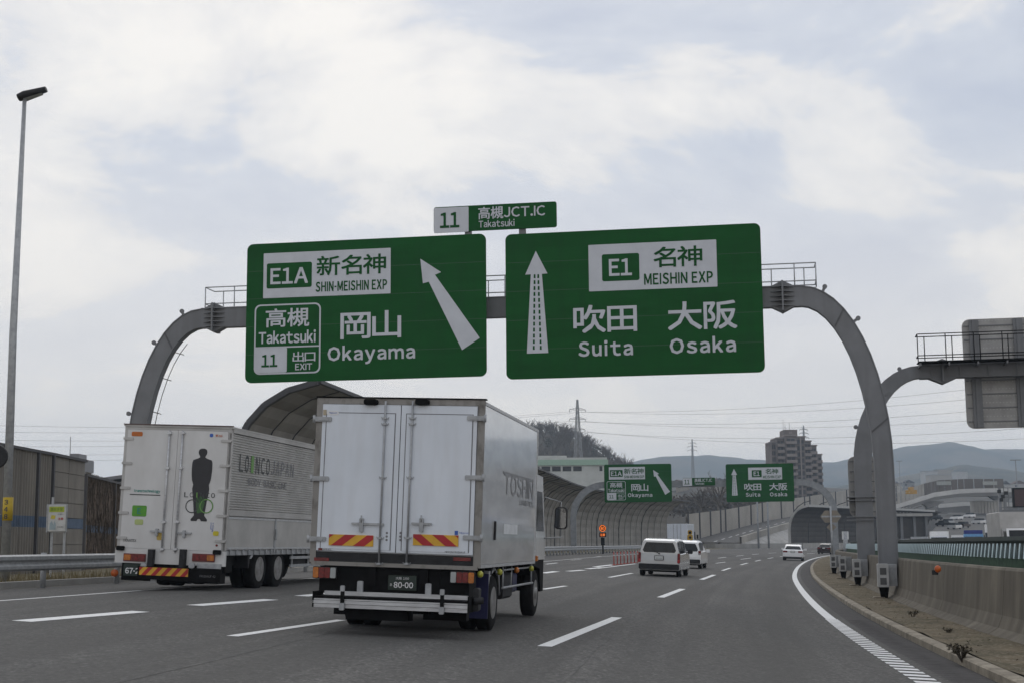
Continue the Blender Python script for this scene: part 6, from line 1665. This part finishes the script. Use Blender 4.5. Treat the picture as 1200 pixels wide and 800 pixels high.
# trees on the hill: bare branching crowns and a few evergreen ones, one mass
def bare_tree(vs, fs, p, hgt, n1, seed, th=.10):
    r_ = random.Random(seed)
    def stick(a, b, w0, w1):
        d = (b - a).normalized(); x = d.cross(Vector((0, 1, 0)));
        if x.length < .1: x = Vector((1, 0, 0))
        x.normalize(); o = len(vs); y = d.cross(x)
        vs.extend([a + x * w0, a + y * w0, a - x * w0, b + x * w1, b + y * w1, b - x * w1])
        fs.extend([(o, o + 3, o + 4, o + 1), (o + 1, o + 4, o + 5, o + 2), (o + 2, o + 5, o + 3, o)])
    top = p + Vector((r_.uniform(-.06, .06) * hgt, r_.uniform(-.06, .06) * hgt, hgt * .45)); stick(p, top, th * 1.6, th)
    for k in range(n1):
        a = p.lerp(top, r_.uniform(.55, 1)); an = r_.random() * 2 * PI; sp = r_.uniform(.12, .42) * hgt
        b = a + Vector((math.cos(an) * sp, math.sin(an) * sp, hgt * r_.uniform(.18, .5))); stick(a, b, th * .7, th * .35)
        for j in range(5):
            c = a.lerp(b, r_.uniform(.35, 1)); an2 = an + r_.uniform(-1.2, 1.2); s2 = r_.uniform(.05, .16) * hgt
            d = c + Vector((math.cos(an2) * s2, math.sin(an2) * s2, hgt * r_.uniform(.04, .17))); stick(c, d, th * .35, th * .18)
            for q in range(2):
                e_ = c.lerp(d, r_.uniform(.4, 1)); f_ = e_ + Vector((r_.uniform(-1, 1), r_.uniform(-1, 1), r_.uniform(.2, 1.2))) * hgt * .06; stick(e_, f_, th * .2, th * .12)
vs_, fs_2 = [], []
for k in range(620):
    px = rng.uniform(540, 775); dd = rng.random(); Y = 690 - dd * 95
    q = at(px, prof_y(T_hill, px), 690); pr_ = math.cos((((Y - 570) / 240) * 2 - 1) * PI / 2) ** .8; x = q.x * (.6 + .4 * Y / 690)
    z = -1.2 + (q.z + 1.2) * pr_ - .8
    bare_tree(vs_, fs_2, Vector((x, Y, z)), rng.uniform(4.5, 8.2), 9, k, .13)
m = MB(); m.v = [tuple(v) for v in vs_]; m.f = fs_2
tag(m.build('bare_woodland', M_bark), 'bare brown winter wood covering the hill behind the pylon', 'woodland', kind='stuff')
M_ever = mat('dark evergreen leaves', (0.045, 0.055, 0.03), 0.9, c2=(0.022, 0.03, 0.016), scale=.5)
m = MB()
def leafball(m, c, rx, rz, n, sz):
    for k in range(n):
        d = Vector((rng.gauss(0, 1), rng.gauss(0, 1), rng.gauss(0, 1))).normalized() * rng.random() ** .4
        p = c + Vector((d.x * rx, d.y * rx, d.z * rz)); a = Vector((rng.uniform(-1, 1), rng.uniform(-1, 1), rng.uniform(-1, 1))).normalized() * sz; b = a.cross(Vector((rng.uniform(-1, 1), rng.uniform(-1, 1), rng.uniform(-1, 1)))).normalized() * sz
        m.add([p - a, p + b, p + a, p - b], [(0, 1, 2, 3)])
for k in range(34):
    px = rng.uniform(560, 770); Y = 690 - rng.random() * 100
    q = at(px, prof_y(T_hill, px), 690); pr_ = math.cos((((Y - 570) / 240) * 2 - 1) * PI / 2) ** .8
    hgt = rng.uniform(2.6, 4.6); leafball(m, Vector((q.x * (.6 + .4 * Y / 690), Y, -1.2 + (q.z + 1.2) * pr_ + hgt * .5)), rng.uniform(1.2, 2.6), hgt * .6, 90, .32)
tag(m.build('evergreen_undergrowth', M_ever), 'dark evergreen bushes scattered among the bare wood on the hill', 'bushes', kind='stuff')
# bare trees and brush by the ramp wall
for i_, (px, Y, hgt, lb) in enumerate(((842, 345, 11, 'larger bare tree behind the pale ramp wall left of the far Osaka sign'), (822, 352, 8.5, 'smaller bare tree behind the curved barrier end beside the larger bare tree'))):
    q = at(px, 606, Y); e = empty('bare_tree', q, 0, lb, 'tree'); vs_, fs_2 = [], []
    bare_tree(vs_, fs_2, Vector((0, 0, 0)), hgt, 16, 77 + i_, .20); m = MB(); m.v = [tuple(v) for v in vs_[6:]]; m.f = [tuple(k - 6 for k in f) for f in fs_2[3:]]; m.build('crown', M_bark, e)
    m = MB(); m.tube([(0, 0, -8), (0, 0, hgt * .45)], [.4, .22], 8); m.build('trunk', M_bark, e)
m = MB()
for k in range(260):
    px = rng.uniform(752, 925); Y = rng.uniform(430, 560); q = at(px, rng.uniform(585, 602), Y); leafball(m, q, rng.uniform(2, 5), rng.uniform(1.2, 2.4), 26, .5)
tag(m.build('brown_brush', mat('brown brush', (.085, .065, .045), .95, c2=(.05, .04, .03), scale=.3)), 'brown winter brush on the slope beyond the ramp wall', 'bushes', kind='stuff')
m = MB(); V = []
for px, Y, y_ in ((740, 420, 640), (935, 500, 640), (935, 560, 588), (740, 560, 588)): V.append(at(px, y_, Y))
m.add(V, [(0, 1, 2, 3)]); structure('brush_slope', m, M_hill)

# long white building with a green band
YW = 330; bw = empty('long_white_building', (Xat(640, YW), YW, 0), .05, 'long low white building with a pale green band at the foot of the wooded hill', 'building')
X0, X1 = at(560, 560, YW).x - bw.location.x, at(711, 560, YW).x - bw.location.x
def zr(py, Y=YW, px=670): return at(px, py, Y).z
M_wb = mat('white building', (.50, .51, .49), .8, c2=(.40, .41, .39), scale=.3); M_mint = mat('pale green band', (.30, .43, .34), .7, var=.06)
m = MB(); m.box(X0, X1, 0, 14, 0, zr(544.5) - .01); m.build('wall', M_wb, bw)
m = MB(); m.box(X0 - .3, X1 + .4, -.4, 14, zr(544.5), zr(538)); m.build('green_band', M_mint, bw)
m = MB(); m.box(X0 - .2, X1 + .2, -.2, 13, zr(538) + .01, zr(535.5)); m.box(X0 + 3, X1 - 9, 2, 12, zr(535.5) + .01, zr(532.5)); m.build('roof', M_wb, bw)
nw = 12
for k in range(nw):
    a = X1 - 2.8 - (k + 1) * 2.45; w_ = 2.0
    if k == 0: a, w_ = X1 - 1.6, .7
    m = MB(); m.box(a, a + w_, -.03, -.005, zr(551.5), zr(545.8)); wn = m.build('window', mat('dark recess', (.02, .02, .022), .6), bw)
    m = MB(); m.box(a - .12, a, -.10, -.004, zr(552), zr(545.3)); m.box(a + w_, a + w_ + .12, -.10, -.004, zr(552), zr(545.3)); m.build('frame', M_wb, wn)
lw = empty('terrace_wall', (Xat(680, 300), 300, 0), 0, 'pale concrete terrace walls in front of the long white building', 'wall')
for a, b, t, bt, y in ((560, 712, 563, 640, 300), (655, 690, 570, 640, 292), (690, 730, 573, 640, 296)):
    x0, x1 = at(a, 570, y).x - lw.location.x, at(b, 570, y).x - lw.location.x
    m = MB(); m.box(x0, x1, y - 300, y - 298, 0, at(680, t, y).z); m.build('wall_segment', M_wb, lw)

# apartment tower
YT = 520; ap = empty('apartment_tower', (Xat(938, YT), YT, 0), 0, 'tall brown apartment tower with rows of balconies behind the far Osaka sign', 'building')
M_apt = mat('brown apartment wall', (.165, .135, .12), .85, c2=(.12, .098, .088), scale=.2); M_balc = mat('balcony concrete', (.26, .225, .205), .85, c2=(.20, .17, .155), scale=.3); M_dk = mat('dark recess', (.02, .02, .022), .6)
def ax(px): return at(px, 560, YT).x - ap.location.x
def az(py): return at(940, py, YT).z
FL = 2.28
for (pa_, pb_, top, y0, nwin) in ((907, 912, 517, 3, 1), (912, 921, 513, 1, 2), (921, 934, 510.5, -1, 2), (934, 945, 512, 0, 2), (945, 954, 516.5, 3, 2), (954, 962.5, 521, 6, 2), (963, 971, 531, 10, 2)):
    x0, x1, zt_ = ax(pa_), ax(pb_), az(top); m = MB(); m.box(x0 + .04, x1 - .04, y0, y0 + 13, 0, zt_); m.build('wall', M_apt, ap)
    m = MB(); m.box(x0 - .2, x1 + .2, y0 - .5, y0 + 12, zt_ + .01, zt_ + .5); m.build('roof', M_balc, ap)
    k = 0; z = zt_ - 2.2
    while z > 8:
        if pa_ == 934 and False: pass
        ww = (x1 - x0); m = MB(); m.box(x0 + ww * .14, x1 - ww * .14, y0 - .05, y0 - .01, z - .2, z + 1.35); wn = m.build('window', M_dk, ap)
        m = MB(); m.box(x0 + ww * .5 - .08, x0 + ww * .5 + .08, y0 - .1, y0 - .055, z - .2, z + 1.35); m.build('mullion', M_apt, wn)
        if pa_ not in (907, 934): m = MB(); m.box(x0 + .15, x1 - .1, y0 - 1.7, y0 - 1.55, z - .75, z + .25); m.box(x0 + .15, x1 - .1, y0 - 1.54, y0 - .06, z - .85, z - .72); m.build('balcony', M_balc, ap)
        z -= FL
    if pa_ == 934:
        m = MB(); m.box(x0 + ww * .42, x0 + ww * .58, y0 - .4, y0 - .12, 0, zt_); m.build('pilaster', M_balc, ap)
m = MB(); m.box(ax(921.5), ax(937), 1, 10, az(511), az(502.5)); m.build('stair_tower', M_apt, ap)
m = MB(); m.box(ax(927), ax(931), .9, .99, az(507.5), az(504.8)); m.build('window', M_balc, ap)
m = MB()
for px, t in ((921.8, 490), (924, 495), (929, 494)): m.tube([(ax(px), 3, az(504)), (ax(px), 3, az(t))], .07)
m.build('antenna', M_txtgr, ap)

# pylons
M_pyl = mat('weathered pylon steel', (.30, .31, .32), .6)
def pylon(px, ytop, Y, zb_, wb_, arms, label, ybend=None, bw=.19):
    q = at(px, ytop, Y); e = empty('power_pylon', (q.x, Y, zb_), .3, label, 'pylon'); Hh = q.z - zb_
    def hw(z):
        t = z / Hh; tb = .62
        return wb_ * (1 - t / tb) + .9 * (t / tb) if t < tb else .9 * (1 - (t - tb) / (1 - tb)) + .18 * ((t - tb) / (1 - tb))
    m = MB()
    for sx, sy in ((-1, -1), (1, -1), (1, 1), (-1, 1)):
        m.tube([(sx * hw(z), sy * hw(z), z) for z in (0, Hh * .31, Hh * .62, Hh)], bw * .6, 4)
    m.build('leg', M_pyl, e); m = MB(); z = 0; 
    while z < Hh * .97:
        s_ = max(1.7, hw(z) * 2.3); z2 = min(z + s_, Hh); a, b = hw(z), hw(z2)
        for f in range(4):
            c, s2 = [(1, 0), (0, 1), (-1, 0), (0, -1)][f]
            P1 = lambda u, v, zz: (u * c - v * s2, u * s2 + v * c, zz)
            m.bar(P1(-a, -a, z), P1(b, -b, z2), bw * .5); m.bar(P1(a, -a, z), P1(-b, -b, z2), bw * .5); m.bar(P1(-b, -b, z2), P1(b, -b, z2), bw * .45)
        z = z2
    m.build('lattice', M_pyl, e); tips = []
    for yy, ln in arms:
        z = at(px, yy, Y).z - zb_; ln = ln * Y / F
        for sg in (-1, 1):
            m = MB(); h_ = hw(z)
            m.bar((sg * h_, 0, z), (sg * ln, 0, z + .1), bw * .7); m.bar((sg * h_, 0, z + ln * .28), (sg * ln, 0, z + .15), bw * .6); m.bar((sg * ln, 0, z), (sg * ln, 0, z - ln * .22), bw * .8)
            for k in range(3): f = (k + 1) / 4; m.bar((sg * (h_ + (ln - h_) * f), 0, z), (sg * (h_ + (ln - h_) * (f - .12)), 0, z + ln * .28 * (1 - f)), bw * .4)
            m.build('arm', M_pyl, e); M_ = Matrix.Translation(e.location) @ Matrix.Rotation(.3, 4, 'Z'); tips.append(M_ @ Vector((sg * ln, 0, z - ln * .22)))
    return tips
tips = pylon(676.5, 468, 440, 6, 2.1, ((480, 10), (491, 10), (503, 9)), 'tall lattice power pylon rising over the long white building')
tips2 = pylon(811, 514, 1000, 8, 3.4, ((519, 5), (523, 6), (527.5, 6)), 'smaller far lattice pylon between the two far green signs', bw=.24)
pylon(941.5, 498, 980, 8, 3.8, ((503, 5), (507.5, 6), (512, 6)), 'far pylon top standing just behind the apartment tower roof', bw=.34)
M_wire = mat('power wire', (.20, .20, .21), .5)
ends = [(1290, 435), (1290, 450), (1290, 466), (1290, 480), (1290, 494), (1290, 508)]
def wire(a, b, sag, r, lb):
    m = MB(); n = 18; m.tube([tuple(a.lerp(b, k / n) + Vector((0, 0, -sag * 4 * (k / n) * (1 - k / n)))) for k in range(n + 1)], r, 4)
    tag(m.build('power_line', M_wire), lb, 'power line', 'power lines hanging from the pylons')
ordn = ['uppermost', 'second', 'third', 'fourth', 'fifth', 'lowest']
for k in range(6):
    b = at(*ends[k], 330); wire(tips[k], b, 3.0, .045, ordn[k] + ' power line running right from the tall pylon across the sky')
    c = at(-120, 494 + k * 9, 380); wire(tips[k], c, 3.0, .04, ordn[k] + ' power line running left from the tall pylon over the left walls')

# right-hand flyovers
M_deck = mat('pale viaduct concrete', (.25, .245, .235), .85, c2=(.19, .185, .18), scale=.12)
def viaduct(name, label, tab, thick, wid, par, piers, mtl=M_deck):
    """tab: (column, row of parapet top, depth)"""
    P0 = [at(px, py, Y) for px, py, Y in tab]; e = empty(name, (P0[0].x, P0[0].y, 0), 0, label, 'bridge')
    C = catmull(P0, 6.0)
    for nm, o0, o1, za_, zb_, mm in (('deck', 1.9, wid, -thick - par, -par, mtl), ('parapet', 0, .38, -par - .35, 0, mat('viaduct parapet', (.56, .55, .53), .8, c2=(.46, .45, .435), scale=.15))):
        for i in range(0, len(C) - 1, 5):
            seg_ = C[i:i + 6]; m = MB(); V = []
            for k, q in enumerate(seg_):
                t = tang(C, i + k); n_ = Vector((-t.y, t.x, 0)).normalized()
                if n_.y < 0: n_ = -n_
                for a, b in ((o0, za_), (o1, za_), (o1, zb_), (o0, zb_)): V.append((q.x + n_.x * a - e.location.x, q.y + n_.y * a - e.location.y, q.z + b))
            nn_ = len(seg_)
            if nn_ < 2: continue
            m.add(V, [(4 * j + k, 4 * j + (k + 1) % 4, 4 * j + 4 + (k + 1) % 4, 4 * j + 4 + k) for j in range(nn_ - 1) for k in range(4)] + [(0, 1, 2, 3), tuple(4 * (nn_ - 1) + k for k in range(4))]); m.build(nm, mm, e)
    for px in piers:
        q = min(C, key=lambda v: abs((v.x / v.y) - (px - 600) / F * 1.01)); x, y = q.x - e.location.x, q.y - e.location.y + wid * .5
        zt_ = q.z - thick - par; m = MB(); m.box(x - 1.4, x + 1.4, y - 1.2, y + 1.2, -.7, zt_ - 1.8); m.prism([(x - 1.4, zt_ - 1.82), (x + 1.4, zt_ - 1.82), (x + 4.2, zt_ - .02), (x - 4.2, zt_ - .02)], y - 1.3, y + 1.3); m.build('pier', mtl, e)
    return e, C
e1, C1 = viaduct('viaduct', 'upper pale concrete viaduct curving across behind the oncoming traffic', [(1000, 603, 470), (1040, 593.5, 455), (1065, 586, 450), (1095, 576.5, 450), (1125, 572.5, 455), (1160, 571.5, 465), (1200, 571, 475), (1260, 571, 490), (1330, 572, 510)], 1.5, 10, 1.0, (1087, 1165, 1240))
e3, C3 = viaduct('viaduct', 'lower viaduct beneath the upper one with a thick shaded beam', [(1100, 590, 500), (1130, 587.5, 500), (1180, 588, 505), (1230, 590, 515), (1300, 592, 525)], 2.6, 12, 1.0, (1130, 1172, 1235))
# brown noise wall standing on the far side of the upper viaduct
m = empty('brown_noise_wall', (C1[0].x, C1[0].y, 0), 0, 'brown panelled wall standing above the upper viaduct with pale sign strips', 'wall'); bwl = m
M_bw = mat('brown wall', (.135, .115, .10), .85, c2=(.10, .085, .075), scale=.1)
Cw = [at(px, py, 520) for px, py in ((1052, 577), (1070, 570), (1083, 566), (1100, 562), (1130, 560.5), (1177, 560.5))]
for i in range(len(Cw) - 1):
    for k in range(4):
        a = Cw[i].lerp(Cw[i + 1], k / 4); b = Cw[i].lerp(Cw[i + 1], (k + 1) / 4 - .03); hb = 6.0
        m = MB(); V = [(a.x, a.y, a.z - hb), (b.x, b.y, b.z - hb), (b.x, b.y, b.z), (a.x, a.y, a.z)]; V += [(x, y + .4, z) for x, y, z in V]
        m.add(V, [(0, 1, 2, 3), (7, 6, 5, 4), (0, 4, 5, 1), (1, 5, 6, 2), (2, 6, 7, 3), (3, 7, 4, 0)]); rel(m, bwl); m.build('panel', M_bw if i > 1 else M_panel2, bwl)
for px in (1106, 1160):
    q = at(px, 565, 519); m = MB(); m.box(q.x - 2.6, q.x + 2.6, q.y - .1, q.y + .1, q.z - .8, q.z + .5); rel(m, bwl); s_ = m.build('sign_strip', mat('pale strip', (.35, .36, .33)), bwl)
# hillside road area with distant traffic
hr = MB(); V = []
for px0, px1, py, Y in ((1086, 1290, 630, 270), (1100, 1290, 612, 380), (1112, 1290, 600, 500)): V += [at(px0, py, Y), at(px1, py + (1 if Y < 400 else 0), Y)]
hr.add(V, [(0, 1, 3, 2), (2, 3, 5, 4)]); structure('hillside_road', hr, M_road)
def hz(px, f): 
    a = at(px, 630, 270); b = at(px, 612, 380); c = at(px, 600, 500); return a.lerp(b, f * 2) if f < .5 else b.lerp(c, f * 2 - 1)
cols_ = [('white', M_cwhite), ('dark', M_cdark), ('silver', M_sil), ('black', M_blk), ('grey', M_galv), ('white', M_cwhite)]
pm_ = {}
def farcar(px, f, kind, lb):
    q = hz(px, f); e = empty('distant_car', q, .25, lb, 'car', 'small cars on the far right slope road'); 
    m = MB(); m.prism([(-2.1, .3), (-2.1, .85), (-1.7, .95), (1.0, .95), (2.0, .8), (2.1, .35)], -.85, .85, 'x'); m.build('body', cols_[kind][1], e)
    m = MB(); m.prism([(-1.6, .96), (-1.3, 1.42), (.4, 1.42), (1.0, .96)], -.74, .74, 'x'); m.build('cabin', M_glass, e)
    for x in (-.7, .7):
        for y in (-1.3, 1.3): m = MB(); m.lathe([(-.1, .3), (.1, .3)], 10, 'x', (x, y, .3)); m.build('wheel', M_tyre, e)
for px, f, k, lb in ((1097, .60, 3, 'black far car highest on the slope road under the lower viaduct'), (1105, .35, 3, 'black far car just above the bright white lorry'), (1110, .42, 4, 'grey far car above the bright white lorry'), (1121, .62, 0, 'white far car under the lower viaduct'),
                     (1128, .30, 1, 'maroon far car above the light blue lorry'), (1136, .72, 0, 'white far car beneath the second pier'), (1118, .25, 2, 'silver far car between the white topped and bright white lorries'), (1147, .45, 2, 'silver far car right of the light blue lorry'), (1092, .78, 3, 'tiny black far car at the top left of the slope road')): farcar(px, f, k, lb)
# grey shed under the lower viaduct and a message board on a mast at the right
sh = empty('ribbed_shed', at(1143, 601, 470), 0, 'pale ribbed shed under the lower viaduct near the right edge', 'building'); 
for k in range(9):
    m = MB(); m.box(k * 1.05, k * 1.05 + .9, 0, 5, 0, 3.9); m.build('panel', M_panel2, sh)
m = MB(); m.box(-.2, 9.6, -.3, 5.3, 3.91, 4.2); m.build('roof', M_conc, sh)
YM = 205; q = at(1173, 606, YM); mb_ = empty('message_board', (q.x, YM, 0), 0, 'dark electronic message board on a steel frame at the right edge', 'sign')
def mx_(px): return at(px, 590, YM).x - mb_.location.x
def mz_(py): return at(1180, py, YM).z
m = MB(); m.box(mx_(1188), mx_(1240), 0, .6, mz_(594), mz_(571)); m.build('housing', M_blk, mb_)
m = MB(); m.box(mx_(1189.5), mx_(1238), -.03, -.005, mz_(592.5), mz_(573)); m.build('screen', mat('dark red screen', (.05, .018, .02), .4), mb_)
m = MB()
for py in (571, 582, 594, 597): m.tube([(mx_(1171), .3, mz_(py)), (mx_(1187.5), .3, mz_(py))], .07, 4)
for px in (1172, 1178, 1183): m.tube([(mx_(px), .3, mz_(598)), (mx_(px), .3, mz_(571))], .06, 4)
m.tube([(mx_(1173), .3, -.4), (mx_(1173), .3, mz_(571))], .22, 8); m.box(mx_(1174), mx_(1240), .1, .5, mz_(599), mz_(597.2)); m.build('frame', M_steel, mb_)
m = MB()
for px, py in ((1172, 575), (1176, 581), (1180, 577), (1174, 585)): m.cbox(mx_(px) - .25, mx_(px) + .25, 0, .25, mz_(py) - .25, mz_(py) + .25, .05)
m.build('camera_box', M_dgrey, mb_)
for px, yt, yb, Y, lb in ((1192, 539, 572, 300, 'thin double-headed lamp mast above the message board at the right'), (1056, 540, 590, 500, 'thin mast beyond the near gantry leg above the viaduct')):
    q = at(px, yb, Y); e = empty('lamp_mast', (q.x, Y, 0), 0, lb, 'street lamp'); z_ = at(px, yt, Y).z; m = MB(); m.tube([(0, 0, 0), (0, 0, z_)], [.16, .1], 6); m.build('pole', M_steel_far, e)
    m = MB(); m.box(-1.1, 1.1, -.15, .15, z_ + .01, z_ + .2); m.build('lamp_head', M_steel_far, e)
# dark lower wall with posts right of the near gantry, and a beam on top
e = empty('underpass_wall', (Xat(1050, 300), 300, -.4), 0, 'dark shaded wall with a flat roof right of the near gantry leg', 'wall')
x0, x1 = 0, at(1087, 610, 300).x - e.location.x
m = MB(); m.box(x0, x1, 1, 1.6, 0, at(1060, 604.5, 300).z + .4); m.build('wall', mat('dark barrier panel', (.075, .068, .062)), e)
m = MB(); m.box(x0 - 1, x1 + .8, -1, 5, at(1060, 604.4, 300).z + .41, at(1060, 601, 300).z + .4); m.build('roof', M_conc, e)
for px in (1057, 1072, 1086): xx = at(px, 610, 300).x - e.location.x; m = MB(); m.box(xx - .25, xx + .25, .2, .7, 0, at(1060, 604.5, 300).z + .4); m.build('post', M_steel, e)
for px, py, Y, c_, lb in ((1071, 577, 440, 'amber', 'small amber construction vehicle on the upper viaduct'),):
    q = at(px, 578.5, 452); e = empty('works_vehicle', (q.x, q.y + 3, q.z - .2), .5, lb, 'truck'); m = MB(); m.cbox(-1, 1, -1.5, 1.5, .4, 1.6, .1); m.build('body', mat('amber body', (.45, .25, .03)), e); m = MB(); m.cbox(-.7, .7, -.5, .6, 1.62, 2.6, .15); m.build('cab', mat('amber body', (.45, .25, .03)), e)
# houses on the low far hills
M_h = [mat('house pale wall', (.42, .40, .37), .8), mat('house grey wall', (.25, .25, .25), .8), mat('house tan wall', (.33, .28, .22), .8)]; M_hr = [mat('house dark roof', (.06, .06, .07), .8), mat('house brown roof', (.12, .07, .05), .8)]
hm = {}
def house_mesh(kk):
    if kk in hm: return hm[kk]
    a = MB(); a.box(-4, 4, -3.5, 3.5, 0, 5.2); b = MB(); b.prism([(-4.5, 5.21), (4.5, 5.21), (0, 7.4)], -4, 4); c = MB(); c.box(-2.8, -1.2, -3.56, -3.51, 3.2, 4.4)
    hm[kk] = (a.mesh('wall', M_h[kk % 3]), b.mesh('roof', M_hr[kk % 2]), c.mesh('window', M_dk)); return hm[kk]
kk = 0
spots = [(rng.uniform(778, 858), rng.uniform(566, 571.5), rng.uniform(820, 930)) for _ in range(14)] + [(rng.uniform(1045, 1215), rng.uniform(566, 578), rng.uniform(860, 1000)) for _ in range(16)]
spots.sort(); ORD = 'first second third fourth fifth sixth seventh eighth ninth tenth eleventh twelfth thirteenth fourteenth fifteenth sixteenth'.split()
nm_ = ['pale', 'grey', 'tan']; rf_ = ['dark roofed', 'brown roofed']
for i_, (px, py, Y) in enumerate(spots):
    q = at(px, py, Y); kk = i_ % 6; e = empty('distant_house', (q.x, q.y, q.z - 4), rng.uniform(-.6, .6), None, 'house', 'small houses on the low far hills')
    e['label'] = 'tiny %s %s house, %s from left, %s' % (nm_[kk % 3], rf_[kk % 2], ORD[i_ if px < 900 else i_ - 14], 'between the far green signs' if px < 900 else 'on the slope above the viaduct')
    a, b, c = house_mesh(kk); link('wall', a, e); link('roof', b, e); link('window', c, e)
# orange cone-like light beyond the fins, and pale building blocks on the foothills
for i_, (px, py, w_, h_, Y) in enumerate(((1091, 555, 14, 3, 1500), (1108, 553, 17, 3, 1520), (1127, 555, 12, 2.5, 1490), (1102, 559, 20, 2.5, 1400))):
    q = at(px, py, Y); e = empty('far_block_building', (q.x, Y, q.z - 14), 0, ['pale far block on the foothills left of the others', 'widest pale far block on the foothills below the peak', 'small pale far block on the foothills at the right', 'long low pale far block nearest below the foothills'][i_], 'building', 'pale blocks on the foothills')
    m = MB(); m.box(-w_ / 2, w_ / 2, 0, 15, 0, 14 + h_); m.build('wall', M_h[i_ % 2 * 2], e); m = MB(); m.box(-w_ / 2 - .5, w_ / 2 + .5, -.5, 15, 14.01 + h_, 14.6 + h_); m.build('roof', M_h[1], e)

# ---------------------------------------------------------------- air
hz_ = MB(); hz_.box(-4300, 4300, -90, 4300, -2.5, 262)
M_air = bpy.data.materials.new('air'); M_air.use_nodes = True; t = M_air.node_tree; t.nodes.clear()
o_ = t.nodes.new('ShaderNodeOutputMaterial'); pv = t.nodes.new('ShaderNodeVolumePrincipled'); pv.inputs['Color'].default_value = (.70, .84, 1.0, 1); pv.inputs['Density'].default_value = 2.6e-4; pv.inputs['Anisotropy'].default_value = .1
t.links.new(pv.outputs[0], o_.inputs['Volume'])
hzo = tag(hz_.build('haze', M_air), 'pale blue-grey haze in the air over the whole scene', 'haze', kind='stuff')

# dry tufts and crumbs along the foot of the barrier
m = MB()
for k in range(70):
    i = rng.randrange(8, 75); q = WC[i] + Vector((rng.uniform(-.5, -.05), rng.uniform(-.4, .4), ZD + .06)) if rng.random() < .7 else offpt(i, -1.1 - rng.random() * .8) + Vector((0, 0, .08))
    for j in range(12):
        a = rng.random() * 2 * PI; l = rng.uniform(.03, .10); w_ = .004
        m.add([q + Vector((-w_, 0, -.02)), q + Vector((w_, 0, -.02)), q + Vector((math.cos(a) * l, math.sin(a) * l, l * rng.uniform(.4, 1.1)))], [(0, 1, 2)])
tag(m.build('dry_tufts', M_grass), 'small dry tufts of grass in the dirt along the foot of the median barrier', 'grass', kind='stuff')
